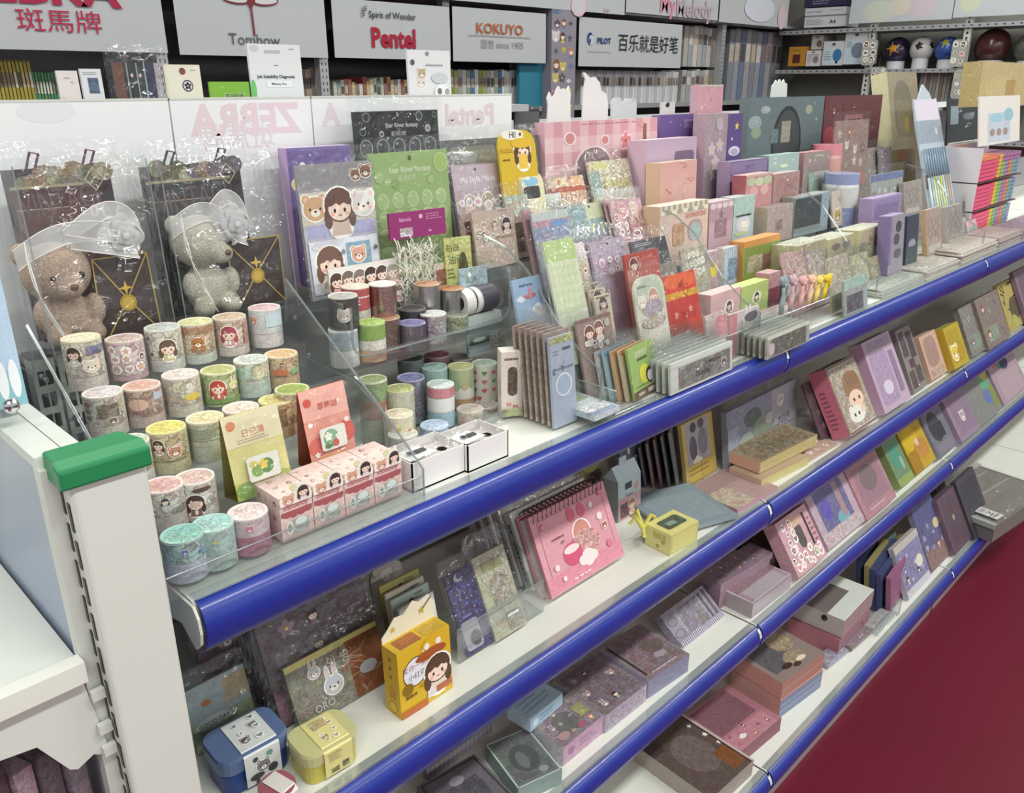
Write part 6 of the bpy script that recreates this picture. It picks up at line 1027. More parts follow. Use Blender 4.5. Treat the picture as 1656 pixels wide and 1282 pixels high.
# flat bagged packs along the front edge at the right
for i, (fl, fr, bl, hgt, c, lb) in enumerate((((1408,482),(1472,452),(1400,470),.016,'c0c8bc','mint-edged, nearest of the row'),((1478,452),(1530,428),(1455,440),.02,'d0ccc0','cream, second of the row'),((1535,428),(1590,402),(1500,424),.028,'d4ccc0','cream and fanned, third of the row'),((1592,402),(1628,386),(1560,396),.03,'c8b8b4','pink-tinged, fourth of the row'),((1630,386),(1690,360),(1600,384),.024,'b49cac','mauve, last of the row'))):
    A = on_z(*fl, Z1); B = on_z(*fr, Z1); x0, x1 = A.x, B.x; F = (frame(Vector((x0,max(.012,min(A.y,.02)),Z1+hgt)), Vector((1,0,0)), Vector((0,1,0))), x1-x0, .085)
    t = thing('flat_pack', f'flat bagged sticker pile on the shelf edge, {lb}', 'packet', F[0], 'flat bagged piles on the shelf edge'); r = random.Random(i); mb = MB(); n = max(3, int(hgt/.004))
    for k in range(n): dx = r.uniform(-.006,.006); mb.box(.004+dx, F[1]-.004+dx, hgt*k/n, hgt*(k+.8)/n, r.uniform(-.004,.004), .085, c, .35)
    a = Art(mb, 0, 0, F[1], .085, -.0003, i); a.rect(.02*F[1], .01, F[1]*.9, .06, c, .7); part('sheet_pile', mb, 'paper', t); mb = MB(); mb.sheet(-.003, F[1]+.003, -.004, .09, -.004, .006, r, 8, 6); mb.mesh([(-.003,-.004,-.004),(F[1]+.003,-.004,-.004),(F[1]+.003,hgt,-.005),(-.003,hgt,-.005)], [(0,1,2,3)], 'fff'); part('clear_bag', mb, 'film', t)
# pen display card, white stand and highlighter boxes at the far right
F, w_, h_ = up((1487,230), 1527, .145, Z1+.03, 18); t = thing('pen_display', 'blue-grey pen display card with a castle-shaped top and slanted pens', 'display', F); W, H = w_, h_
mb = MB(); mb.prism([(0,0),(W,0),(W,H*1.2),(W*.95,H*1.45),(W*.8,H*1.38),(W*.72,H*1.5),(W*.5,H*1.6),(W*.3,H*1.48),(W*.2,H*1.42),(W*.06,H*1.45),(0,H*1.2)], .002, .006, 'b4c2cc', .0); a = Art(mb, 0, 0, W, H*1.5, .002); a.rect(0, H*.98, W, H*.24, '98a8b4', .3); a.rect(W*.05, H*1.22, W*.9, H*.22, 'd4d0dc'); a.ell(W*.75, H*1.1, .01, .01, 'c0ccd4'); part('display_card', mb, 'paper', t)
for i in range(10):
    x = W*(.06+.095*i); mb = MB(); mb.tube([(x,-.004,0),(x,-.004,H*.62)], .0034, ['c8d4d4','a8c0c4','d8dcc8','c4d08c','b8c8cc','c8d874','d0d8d8','a4b8bc','d0a080','b0c4c8'][i], 7); part('pen_barrel', mb, 'gloss', t, smooth=True); mb = MB(); mb.tube([(x,-.004,H*.62),(x,-.004,H*.92)], .0028, '8fa4b4', 7); part('pen_cap', mb, 'gloss', t, smooth=True)
pk('black board with white pen drawings behind the pen display', (1533,160), 1582, 5, '3a3f42', 'R.1,.3,.25,.5,8fa0a8,.2;E.7,.5,.2,.1,6a7478;D3,a8b0b4,.02', 2, dy=.03, busy=.1, film=False, name='black_board', cat='board')
mb = MB(); F, w_, h_ = up((1540,232), 1592, .245, Z1, 0); mb.box(0, w_, 0, .012, 0, h_, 'd2cfc8', 0); mb.box(.0, w_*.8, -.02, .0, h_*.42, h_*.45, 'd8d8c0'); o = part('white_stand', mb, 'white'); o.matrix_world = F; tag(o, 'white display stand with a small ledge behind the pen display', 'stand')
BX = up((1592,240), 1662, .12, Z1, 0); F, w_, h_ = BX; t = thing('highlighter_case', 'white case stacked with rows of pink and rainbow highlighters at the right edge', 'case', F); mb = MB(); mb.box(-.004, w_, .10, .104, 0, h_, 'd8d4dc'); mb.box(-.004, -.001, 0, .104, 0, h_*1.0, 'dcd8dc')
for q in (0, .31, .62): mb.box(-.004, w_, 0, .104, h_*q, h_*q+.003, '6a4a50')
part('case_frame', mb, 'plastic', t); W = w_
hl = ['e85c80','e8607c','e8c050','8cc47c','b08ab8','e0906c','7cb0a8','8c98c0']
for q in range(3):
    for j in range(6):
        for i in range(8):
            x = W*(.0 if i == 0 else .34+.085*(i-1)); wd = W*(.33 if i == 0 else .075); z = h_*(.31*q)+.005+(h_*.29-.006)*j/6; c = hl[i] if not (q == 2 and i == 0 and j == 5) else 'e88a5c'
            if q == 2 and i > 2: c = 'b078a8' if j > 3 else c
            mb = MB(); mb.box(x, x+wd, 0 if i == 0 else .004, .09, z, z+(h_*.29-.006)/6*.86, c, 0); o = part('highlighter', mb, 'gloss'); o.matrix_world = F.copy(); tag(o, ('salmon-pink highlighter lying in the white case at the right edge' if i == 0 else 'thin upright-column rainbow highlighter in the white case at the right edge'), 'highlighter', 'salmon-pink highlighters in the white case' if i == 0 else 'rainbow highlighters in the white case')
F = up((1584,156), 1650, .14, Z1+.0+h_+.002, 10); packet('header_card', 'white display card with three small ovals and blue ribbon art above the highlighters', 'card', F, 'dedcd4', 'R.2,.05,.55,.6,c4d0dc,.3;E.3,.25,.06,.08,a08c84;E.46,.25,.06,.08,a08c84;E.62,.25,.06,.08,a08c84;E.4,.55,.15,.1,9cc4d0;E.7,.6,.12,.14,94bcc8', film=False, busy=0)
F = up((1604,98), 1680, .17, Z1+h_+.005+.0, 3); carton('gold_bag', 'pale gold crinkled package on top of the white card at the right edge', 'box', (F[0]@Matrix.Translation((0,.02,F[2]*.45)), F[1], F[2]*.55), .05, 'd8c48c', 'd4c080', 'e4d8a0', 'E.4,.4,.3,.3,e0cc94,.3;R.5,.1,.2,.5,c8a868,.3', busy=.3, film=True)
pk('plain grey speckled wall of packets behind the tilted memo blocks', (1560,325), 1590, 1, '8f8f93', 'Q10,9a9a9e/84848a,.05,.09,.05,.95,.05,.95,0', 3, dy=.08, busy=.4)
# ---- goods on the far side of the stand, peeping over the header panels
ZB = 1.352
for nm, x0, x1, zb in (('behind the milky header panels', .02, .86, ZB), ('behind the gingham and slate-teal boxes', .865, 4.0, 1.31)):
    t = thing('rear_ledge', 'narrow grey ledge '+nm, 'ledge', Matrix.Translation((x0,.445,zb-.012))); mb = MB(); mb.box(0, x1-x0, 0, .30, 0, .011); part('ledge_board', mb, 'steel', t); mb = MB(); mb.box(0,x1-x0,.28,.30,-zb+.02,0); part('ledge_back', mb, 'steel', t)
def rear(lb, tl, trx, bg, spec, Y=.47, name='boxed_pen_set', cat='packet', **kw): return packet(name, lb, cat, up(tl, trx, Y, ZB, 2), bg, spec, **kw)
rear('white printed card, left of the pair above the header panel', (90,114), 124, 'd8d2ce', 'Y.3,.8,.5,.05,1,8a8478;D3,b89aa0,.01', film=False, busy=.05)
rear('white card with a blue window, right of the pair above the header panel', (128,111), 162, 'd4d6d8', 'R.3,.45,.5,.35,54687c,.5;Y.1,.85,.8,.08,2,8a9098', film=False, busy=.05)
rear('clear bag of dark striped fabric above the header panel', (179,101), 258, '2c2f33', 'R0,0,.22,1,6a4438,.1;R.28,0,.03,1,8c9490;R.45,0,.2,1,2c3a34;R.48,0,.03,1,8c9894;R.68,0,.16,1,2e3350;R.64,0,.03,1,a0a8b4;R.86,0,.14,1,b8b4b8,.6;E.38,.75,.03,.04,d8c8c4;E.55,.75,.03,.04,d8b8b4', busy=.05, name='fabric_bag')
rear('cream rounded card with a brown dot and a dark rosette', (263,104), 322, 'dedac8', 'O.5,.86,.09,7a4a40;T.8,.88,.03,8a7468,KOKUYO;O.6,.55,.15,2c3050;O.6,.55,.12,d8d4c8;L.6,.55,.1,2c3050', film=False, cut=None, busy=0, name='header_card')
rear('bright green pack with white outlined characters', (338,132), 402, '7cb03c', 'T.3,.82,.05,dfe8c8,PILOT;T.6,.5,.22,e8ecd8,百乐好笔;T.6,.5,.2,3a4a3c,百乐好笔', film=False, busy=0)
rear('white curved pouch with black script and a green left edge', (399,70), 484, 'dcdfe0', 'E.12,.93,.09,.05,c4c8cc;R.3,.86,.3,.05,b4b8bc;T.82,.93,.03,c08a9c,ANNKE;T.5,.68,.02,3a3a40,▲MRF▲;T.48,.5,.07,2c3038,Job Suitability Diagnostic;R.28,.34,.5,.1,e8eaec;T.52,.39,.055,3c4044,Makeup Use;T.45,.18,.05,2c3038,サラリットタイプ 診断;Y.1,.04,.8,.08,2,7a7e84;E.03,.3,.05,.16,6cc06a', name='curved_pouch', busy=0, film=False)
rear('white curved pouch with a small panda drawing', (658,80), 727, 'dfe1e2', 'A.28,.42,.12,d8d4d0;A.3,.58,.1,b8a888;O.1,.78,.05,5a5450;O.45,.94,.04,8a8c90;Y.4,.7,.5,.06,1,9a9ea4;E.72,.5,.2,.1,c8ccd0;E.75,.2,.18,.2,eceeee;O.7,.26,.06,7a7670;O.88,.25,.06,a8a4a0;Y.2,.08,.2,.1,2,4a4c50', name='curved_pouch', busy=0, film=False)
def topper(lb, tl, trx, pts, col='e2e2e0', Y=.47, name='die_cut_topper', spec=''):
    F, w_, h_ = up(tl, trx, Y, 1.31, 2); t = thing(name, lb, 'display card', F); mb = MB(); mb.prism([(x*w_, h_*z) for x, z in pts], 0, .003, col); art(mb, w_, h_, spec); part('card', mb, 'paper', t)
topper('white cat-shaped card top left of the rabbit-shaped one', (884,139), 923, [(0,0),(1,0),(.98,.6),(1,.8),(.93,1),(.82,.88),(.72,.94),(.6,.9),(.5,1),(.4,.9),(.33,.78),(.22,.72),(.12,.86),(.02,.7),(.06,.5)])
topper('white rabbit-shaped card top behind the gingham box', (942,117), 984, [(0,0),(1,0),(1,.42),(.92,.6),(.72,.66),(.68,.8),(.5,.92),(.3,.9),(.1,1),(.02,.99),(.12,.86),(.04,.6)])
for i, (a_, b_) in enumerate(((989,1008),(1008,1030))): topper(f'pale grey egg-shaped card, {["left","right"][i]} of two behind the gingham box', (a_,158+i), b_, [(0,0),(1,0),(1,.75),(.9,.92),(.7,1),(.3,1),(.1,.92),(0,.75)], 'cdd2d2', spec='T.5,.8,.03,6a7074,Emotion;O.7,.9,.05,a8b4b4')
topper('small white card with a black grape mark beside the egg shapes', (1069,165), 1092, [(0,0),(1,0),(1,1),(0,1)], 'dadada', spec='O.5,.85,.14,2c2c30;O.4,.82,.1,2c2c30')
topper('white crown-shaped card top above the slate-teal box', (1247,128), 1276, [(0,0),(1,0),(.92,.88),(.8,.9),(.72,1),(.62,.9),(.5,1),(.4,.92),(.28,.98),(.2,.88),(.1,.82)], 'd6dcd6', Y=.46)
topper('mint crown-tipped card with chevrons right of the white header panel', (832,172), 872, [(0,0),(1,0),(1,1),(0,1)], '55585a', spec='R0,.82,.42,.18,c8cac8,.4;T.7,.9,.1,e4e4e4,VX;R.5,.75,.5,.1,2c2c30')
# ================================================================== goods on the three lower shelves
def lean_pk(lb, bl, brx, tly, z, lean, bg, spec, name='sticker_pack', cat='packet', yaw=0, **kw): return packet(name, lb, cat, upb(bl, brx, tly, z+(kw.get('t', .004)+.001)*math.sin(math.radians(lean))+.0012, lean, yaw), bg, spec, **kw)
def lean_bx(lb, bl, brx, tly, z, lean, d, front, side, top, spec='', name='gift_box', cat='box', yaw=0, **kw):
    F = upb(bl, brx, tly, z+.001+d*math.sin(math.radians(lean)), lean, yaw); return carton(name, lb, cat, F, d, front, side, top, spec, **kw)
def lie(lb, ft, rt, lt, fby, z, top, side, front, spec='', bspec='', sspec='', name='gift_box', cat='box', base=None, **kw):
    """box lying flat: pixels of the top's front-left, right and back-left corners, y pixel of the front corner's foot"""
    zb = z if base is None else base; lo, hi = .001, .25
    B = on_z(ft[0], fby, zb)
    for _ in range(40):
        mid = (lo+hi)/2; P = B+Vector((0,0,mid))-CAM; py = 641+FPX*P.dot(DWN)/P.dot(FWD)
        if py > ft[1]: lo = mid
        else: hi = mid
    m, w_, h_ = flat(ft, rt, lt, zb+lo+.0008); LIE[0] = zb+lo+.0016
    return carton(name, lb, cat, (m, w_, h_), lo, top, side, side, spec, bot=front, bspec=bspec, sspec=sspec, **kw)
LIE = [0]
# ---- second shelf, left end
lean_pk('pale landscape pack lettered GOOD DAY at the near end of the second shelf', (322,1222), 418, 1122, Z2, 16, 'aab0a0', 'R0,0,1,.45,98a884,.2;R0,.45,1,.55,a4b4b8,.2;R.6,.55,.4,.4,b8a888,.3;E.35,.38,.3,.1,b8c4bc;T.36,.38,.09,4c5258,GOOD DAY;E.3,.7,.08,.05,b87848', busy=.2)
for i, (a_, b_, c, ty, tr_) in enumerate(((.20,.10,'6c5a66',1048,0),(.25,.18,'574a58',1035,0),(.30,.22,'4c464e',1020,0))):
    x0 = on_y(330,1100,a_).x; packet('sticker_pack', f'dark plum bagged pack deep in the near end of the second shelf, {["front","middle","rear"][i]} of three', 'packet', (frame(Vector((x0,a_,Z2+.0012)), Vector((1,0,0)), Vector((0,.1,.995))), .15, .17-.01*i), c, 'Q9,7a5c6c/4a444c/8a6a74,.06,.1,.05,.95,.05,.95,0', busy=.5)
s_ = lean_pk('big pack with a yellow top strip, silver bunny print and hangul-style characters', (487,1183), 632, 1082, Z2, 20, '8e8a7c', 'R0,.9,1,.1,d4cb7c;R.62,.0,.38,.92,8a5230,.6;D10,b8b4a0,.008;N.42,.4,.16,c8ccd4;N.26,.72,.1,b8b8b8;T.52,.74,.2,d8c8b4,의 짱;T.6,.54,.15,b8684c,피쪽;T.28,.18,.16,c8c4bc,ORO;E.8,.4,.1,.1,a8a8ac;E.86,.65,.07,.12,6a3a24', t=.006, busy=.6)
m_ = s_.matrix_world.copy(); m_.translation += Vector((-.012,.017,.002)); s_ = packet('sticker_pack', 'mauve-grey bagged pack right behind the big yellow-striped pack', 'packet', (m_, .145, .128), '6f6268', 'R0,.0,1,.3,8a6a74,.4;R0,.86,1,.14,5c5258,.3;Q8,8a747c/5a5056/9a8890,.06,.1,.05,.95,.05,.95,0', t=.005, busy=.5)
stack_behind(s_, 5, .011, lambda i: f'mauve-grey bagged pack, {ORD[i+1]} behind the big yellow-striped pack', 'bagged packs behind the yellow-striped pack')
def lidbox(lb, ft, rt, lt, fby, body, lid, band, bspec, tspec):
    zb = Z2; B = on_z(ft[0], fby, zb); lo, hi = .01, .2
    for _ in range(40):
        mid = (lo+hi)/2; P = B+Vector((0,0,mid))-CAM; py = 641+FPX*P.dot(DWN)/P.dot(FWD)
        if py > ft[1]: lo = mid
        else: hi = mid
    m, w_, h_ = flat(ft, rt, lt, zb+lo); R3 = m.to_3x3(); u = R3 @ Vector((1,0,0)); v = R3 @ Vector((0,0,1)); t = thing('storage_box', lb, 'box', Matrix(((u.x,v.x,0,B.x),(u.y,v.y,0,B.y),(0,0,1,zb+.0008),(0,0,0,1)))); H = lo
    def rb(mb, x0, x1, y0, y1, z0, z1, r, col):
        pts = []
        for cx, cy_, a0 in ((x1-r,y1-r,0),(x0+r,y1-r,90),(x0+r,y0+r,180),(x1-r,y0+r,270)):
            for i in range(5): a = math.radians(a0+22.5*i); pts.append((cx+r*math.cos(a), cy_+r*math.sin(a)))
        n = len(pts); mid_ = [((x-(x0+x1)/2)*.97+(x0+x1)/2, (y-(y0+y1)/2)*.97+(y0+y1)/2) for x, y in pts]
        vs = [(x,y,z0) for x,y in mid_]+[(x,y,z1-.004) for x,y in pts]+[(x,y,z1) for x,y in mid_]
        mb.mesh(vs, [tuple(range(n-1,-1,-1)), tuple(range(2*n,3*n))]+[(i+k*n,(i+1)%n+k*n,(i+1)%n+(k+1)*n,i+(k+1)*n) for k in (0,1) for i in range(n)], col)
    mb = MB(); rb(mb, .002, w_-.002, .002, h_-.002, 0, H*.62, .012, body); part('box_body', mb, 'plastic', t)
    mb = MB(); rb(mb, 0, w_, 0, h_, H*.58, H, .014, lid); part('lid', mb, 'plastic', t)
    mb = MB(); x0, x1 = w_*.30, w_*.80; mb.face([(x0,-.0015,.004),(x1,-.0015,.004),(x1,-.0015,H-.004),(x0,-.0015,H-.004)], band, .05); mb.face([(x0,-.0015,H-.004),(x1,-.0015,H-.004),(x1,.004,H+.001),(x0,.004,H+.001)], band); mb.face([(x0,.004,H+.001),(x1,.004,H+.001),(x1,h_-.004,H+.001),(x0,h_-.004,H+.001)], band, .05)
    a = Art(mb, x0, .004, x1-x0, H-.008, -.0015, 2); a.run(bspec); a = Art(mb, x0, 0, x1-x0, h_, 0, 2, wrap=lambda x, y, z: (x, z, H+.001-y)); a.run(tspec); part('paper_band', mb, 'paper', t)
lidbox('blue lidded plastic box with a white picture band, front left of the second shelf', (366,1243), (480,1180), (345,1185), 1300, '1e3c7c', '5c7096', 'd5d9d6', 'O.7,.8,.1,6a9c84;O.3,.8,.08,4a4a50;K.5,.5,.2,7a7a80;E.3,.25,.2,.1,4c4a4c;O.75,.3,.14,3c3c40;R.25,.0,.1,.3,4c4a4c', 'A.3,.3,.14,5a5a5e;A.7,.6,.12,7a7c7c;Q6,6a6c70/8a9a90,.06,.1')
lidbox('yellow lidded plastic box with a cream label band beside the blue one', (500,1232), (590,1180), (484,1176), 1280, 'c0b450', 'c4c28c', 'ddd58f', 'Y.15,.55,.5,.3,5,8a8250;R.2,.08,.3,.2,9a9270,.9;R.6,.1,.25,.25,8a8468,.9;Y.1,.86,.7,.05,1,4a4428', 'A.35,.3,.12,a89a58;Q8,a89a60/b8a878/8c8460,.06,.1;R.2,.6,.5,.25,c8bc8c,.6')
lidbox('dark red lidded box at the bottom edge below the blue one', (452,1300), (494,1262), (440,1250), 1340, '7a2e3e', '9a5a64', 'd8d4cc', '', '')
F = upb((650,1164), 732, 1059, Z2+.001, 2); d = .028; c = carton('sticker_carton', 'bright yellow carton with a girl in a duck hat and a white speech bubble', 'box', F, d, 'd9b22c', 'cda528', 'cfae34', 'E.32,.6,.24,.22,3c3020;E.32,.6,.225,.205,e6e6ea;T.3,.68,.1,8a4a6c,奖你一朵;T.34,.54,.1,3c3850,小红花;E.66,.82,.24,.2,dfae2c;E.62,.74,.3,.07,a85a2c;E.52,.84,.06,.06,f0ece4;E.78,.84,.06,.06,f0ece4;O.52,.84,.02,222;O.78,.84,.02,222;G.72,.47,.25,5a4232,e8d8c8;E.66,.9,.2,.1,dfae2c;E.62,.78,.26,.06,a85a2c;E.54,.88,.05,.05,f0ece4;E.76,.88,.05,.05,f0ece4;O.15,.4,.1,8a6a20;Y.1,.22,.25,.1,1,6a5018;R0,0,.5,.1,c06a38,.2;R.5,.08,.16,.1,e4dcdc,.3;R.68,.1,.3,.1,c0704c,.4;S.4,.35,.05,b89020', sspec='Y.4,.5,.2,.4,3,8a6a18;R.3,.25,.4,.18,c89a28,.6;O.5,.12,.3,b8922a;O.5,.12,.22,d8b840', tspec='R.1,.1,.4,.7,a8683c,.3;R.55,.1,.4,.7,c8a440,.4', busy=.05)
mb = MB(); pts = [(0,0),(F[1],0),(F[1],.022),(F[1]*.9,.034),(F[1]*.72,.030),(F[1]*.6,.036),(F[1]*.42,.024),(F[1]*.25,.026),(F[1]*.1,.014),(0,.008)]; mb.prism([(x,F[2]+z) for x, z in pts], d-.002, d-.001, 'e2dcc4'); a = Art(mb, 0, F[2], F[1], .036, d-.002, 3); a.star(F[1]*.2,.012,.005,'c8b048'); a.star(F[1]*.75,.018,.006,'b8a040'); a.line([(F[1]*.78,.02),(F[1]*.95,.03)], .002, '5a5440'); part('cloud_topper', mb, 'paper', c)
for i, (tl, trx, c_, nm) in enumerate((((645,985),700,'d9dcd8','white'),((632,972),692,'b4c8c0','mint'),((623,962),684,'d8d4c4','cream'),((613,950),676,'b8b070','olive'))):
    Y = .078+.018*i; packet('hole_card', f'{nm} hang card with a round hole, {ORD[i]} in the row behind the yellow carton', 'card', up(tl, trx, Y, Z2+.001, 12), c_, 'O.5,.88,.06,5a5c5e;C.2,.7,.08,a8aca8;C.5,.68,.1,b0b4ac;S.75,.85,.05,c8c090;Y.6,.9,.3,.06,1,8a8c88', film=False, busy=.05, group='hole cards behind the yellow carton')
packet('die_cut_card', 'pale cloud-shaped card with line drawings behind the hang cards', 'card', up((597,924), 648, .20, Z2+.001, 6), 'c6c2bc', 'A.5,.8,.14,d8d4cc;D6,7a706c,.01', film=False, cut='round', busy=.3)
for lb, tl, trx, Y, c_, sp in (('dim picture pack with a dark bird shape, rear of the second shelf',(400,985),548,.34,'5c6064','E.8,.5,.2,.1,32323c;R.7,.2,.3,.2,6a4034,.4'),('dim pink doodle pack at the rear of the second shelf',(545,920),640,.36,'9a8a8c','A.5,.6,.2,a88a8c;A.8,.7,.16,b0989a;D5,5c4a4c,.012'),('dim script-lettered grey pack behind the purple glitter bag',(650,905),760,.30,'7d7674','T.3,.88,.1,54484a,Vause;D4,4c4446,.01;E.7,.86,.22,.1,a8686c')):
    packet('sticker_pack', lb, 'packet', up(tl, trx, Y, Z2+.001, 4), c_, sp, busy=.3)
t = thing('acrylic_pocket', 'clear acrylic pocket holding the purple glitter bag and the cream pack', 'holder', Matrix.Translation((on_z(742,1075,Z2).x,on_z(742,1075,Z2).y+.0,Z2+.0008))); W = on_z(872,985,Z2).x-on_z(742,1075,Z2).x
acr(t, 'pocket_front', (0,W,0,.002,0,.05)); acr(t, 'pocket_base', (0,W,0,.09,0,.002)); acr(t, 'pocket_side', (W-.002,W,0,.09,0,.05)); mb = MB(); mb.tube([(0,.001,.05),(W,.001,.05),(W,.09,.11)], .0011, '888'); part('pocket_edge', mb, 'edge', t)
mb = MB(); mb.box(W*.55,W*.68,-.0008,0,.026,.030,'e8e8ea'); part('price_tag', mb, 'paper', t)
PZ = Z2+.0065
F = upb((757,1062), 800, 935, PZ, 24); packet('glitter_bag', 'purple glitter sticker bag with a crescent top and a camera card', 'packet', F, '4b4474', 'R.06,.04,.6,.36,a8a4b0,.1,.1;O.45,.16,.22,6a6674;O.45,.16,.18,3c3a44;E.42,.93,.14,.05,b8bcb4;E.48,.945,.1,.04,4b4474;Q40,8a86b0/6a64a0/b0acc8,.015,.03,.02,.98,.4,.98,0;R.2,.44,.3,.03,7a76a4', busy=.9, mat='gloss')
F = upb((803,1038), 852, 905, PZ, 24); packet('sticker_pack', 'cream vellum pack with pale grey florals next to the purple glitter bag', 'packet', F, 'b5b39c', 'R.2,.78,.6,.12,9c9a68,.4;E.55,.5,.3,.24,a8a690,.9;E.55,.5,.26,.2,b4b2a0,.9;D10,8c8a7c,.008;R.5,.03,.45,.2,a4a090,.6', busy=.4, bagtop=.03)
# spiral notebooks
F = upb((893,969), 1010, 838, Z2+.012, 24); m, w_, h_ = F; t = thing('spiral_notebook', 'pink spiral notebook with a rabbit-hooded girl and a strawberry drink', 'notebook', m); mb = MB(); mb.box(0,w_,0,.008,0,h_,'d59aa4',.12)
art(mb, w_, h_, 'F.1,.012,a8707a;R.0,.02,1,.2,d88e9c,.2;G.56,.55,.15,c98a7c,d88a94;E.48,.8,.05,.09,d0687c;E.62,.8,.05,.09,d0687c;E.56,.4,.2,.16,d8a4a4,.8;E.38,.36,.12,.14,d0587a,.2;E.38,.42,.1,.05,e8d4d4;C.55,.22,.16,e6dad8;T.26,.62,.05,7a4a50,strawberry;T.3,.55,.045,7a4a50,girl;O.75,.8,.04,e8d8dc;O.82,.62,.05,e6d4d4;A.85,.48,.05,a87060;O.15,.3,.04,e8d0d4;O.85,.25,.05,d07888;L.12,.82,.05,d88a98;L.9,.9,.05,d07888;O.2,.14,.03,e8dcdc;Y.3,.05,.35,.04,1,efe0e2')
part('cover', mb, 'paper', t)
mb = MB(); mb.box(.003,w_-.003,.009,.022,0,h_-.004,'e6e2dc'); mb.box(0,w_,.023,.025,0,h_,'d08c98'); part('pages', mb, 'paper', t); mb = MB()
for k in range(17): x = w_*(.05+.9*k/16); mb.tube([(x-.002,.0-.002,h_-.010),(x-.002,-.006,h_+.004),(x,.010,h_+.010),(x+.001,.026,h_+.004),(x+.001,.026,h_-.008)], .0011, '7a6460', 5)
part('spiral_rings', mb, 'foil', t)
for i in range(4):
    d_ = m.to_3x3() @ Vector((0,1,0)); mm = m.copy(); mm.translation += Vector((d_.x,d_.y,0)).normalized()*(.033+.0196*i)+Vector((-.004*i-.004,0,0)); r_ = thing('spiral_notebook', f'{["white","silver-edged","white barcoded","grey-pink"][i]} bagged notebook, {ORD[i]} behind the pink spiral one', 'notebook', mm, 'bagged notebooks behind the pink spiral one'); mb = MB(); mb.box(0,w_*.98,0,.014,0,h_*.97,['e0deda','ccc8c6','dedcd6','b4a4a8'][i],.1); a = Art(mb, 0, 0, .014, h_*.97, 0, i, wrap=lambda x, y, z: (y,.014-x,z)); 
    for q in range(34): a.rect(.004, h_*(.1+.022*q), .006, h_*.009*(1+q%3*.4), '4c4a4c')
    part('cover', mb, 'paper', r_); mb = MB(); mb.box(-.002,w_,-.0012,.0152,0,h_+.004); part('clear_bag', mb, 'film', r_)
packet('sticker_pack', 'ash grey bagged sheet with a hole, behind the cream vellum pack', 'packet', up((792,852), 832, .235, Z2+.001, 8), '7c7072', 'O.7,.9,.08,3a2c2c;Q7,9a8a84/6c6060,.07,.1', busy=.5)
lie('pale yellow window box with ribbon trim beside the spiral notebook', (1086,866), (1130,842), (1036,851), 899, Z2, 'd9d489', 'dcd78f', 'd6d188', 'R.15,.25,.7,.55,5f6a58,.7,.1;R.3,.4,.3,.2,8aa48c,.4', sspec='O.2,.5,.1,b0a058;O.5,.3,.12,a8a05c;R.55,.2,.3,.5,c8c074,.5', bspec='F.08,.03,c4bc74', busy=.1)
mb = MB(); p = on_z(1040,855,Z2+.03); 
for dx, dy, dz in ((-.02,.012,.022),(-.004,.02,.03),(.03,.0,.018),(-.012,-.012,-.006)): mb.tube([(p.x,p.y,p.z),(p.x+dx*.6,p.y+dy*.6,p.z+dz),(p.x+dx,p.y+dy,p.z+dz*.5)], .0032, 'cfc765', 6)
o = part('ribbon_bow', mb, 'cloth'); tag(o, 'yellow ribbon bow at the corner of the pale yellow window box', 'ribbon')
F = upb((1000,845), 1036, 780, Z2+.001, 4); t = carton('house_box', 'house-shaped hang box, pale blue over pink, behind the yellow window box', 'box', F, .03, 'c9a4a8', '9fa4a8', 'b8c4c8', 'R0,.55,1,.45,b4c6ca,.1;R.3,.72,.3,.16,3c4a50,.2;T.5,.56,.1,5a6a74,Repeat;E.8,.7,.12,.1,c89aa0;R.1,.05,.4,.35,7a6068,.6;G.6,.3,.16,a87a64', busy=.2); w_, h_ = F[1], F[2]
mb = MB(); mb.mesh([(0,0,h_),(w_,0,h_),(w_,.03,h_),(0,.03,h_),(0,.013,h_+.022),(w_,.013,h_+.022)], [(0,1,5,4),(3,4,5,2),(0,4,3),(1,2,5)], 'b9cbd0'); mb.box(w_*.3,w_*.6,.011,.013,h_+.02,h_+.034,'b0c0c6'); part('roof_flap', mb, 'paper', t)
F = flat((1085,862), (1195,832), (1010,805), Z2+.012); packet('blue_bag', 'limp pale blue clear bag lying behind the yellow window box', 'bag', F, '8f9ea6', 'R.1,.1,.8,.7,98a8ae,.1', t=.006, busy=.1)
for i in range(6): lean_pk(f'{["slate","ash grey","mauve grey","dusty pink","smoky lilac","charcoal"][i]} bagged sheet on edge, {ORD[i]} left of the yellow-framed doll pack', (1098-13*i,792-1*i), 1111-13*i, 700+6*i, Z2, 12, ['8a858c','7c7a80','8c7478','a08488','75717c','5a5a62'][i], 'Y.1,.1,.8,.8,5,6a666c', busy=.3, yaw=30)
lean_pk('dark blue-grey patterned pack leaning beside the house-shaped box', (1012,800), 1046, 712, Z2, 14, '5c6474', 'Q8,7a8498/4a5060/8c94a4,.07,.11,.05,.95,.05,.95,0;E.4,.75,.06,.08,c8d0a0', busy=.5)
lean_pk('olive and black curled pack at the back above the spiral notebook', (940,830), 985, 745, Z2, 10, '7d7448', 'E.6,.5,.25,.2,3a3424;E.5,.8,.3,.14,a89c50', busy=.5)
lean_pk('paper-doll pack with a yellow frame and yellow chest of drawers', (1112,787), 1160, 688, Z2, 12, 'cbb066', 'R.1,.3,.74,.68,a8a4a8,.1;E.3,.55,.12,.2,5c5460;E.62,.6,.16,.22,847c8c;E.35,.88,.1,.08,4c4850;E.6,.9,.1,.08,5a545c;C.4,.32,.14,e8e0d0;R.06,.02,.86,.28,c6a850;Y.1,.1,.8,.15,2,8a7030;R.5,.05,.02,.24,9a8038', t=.008, busy=.15)
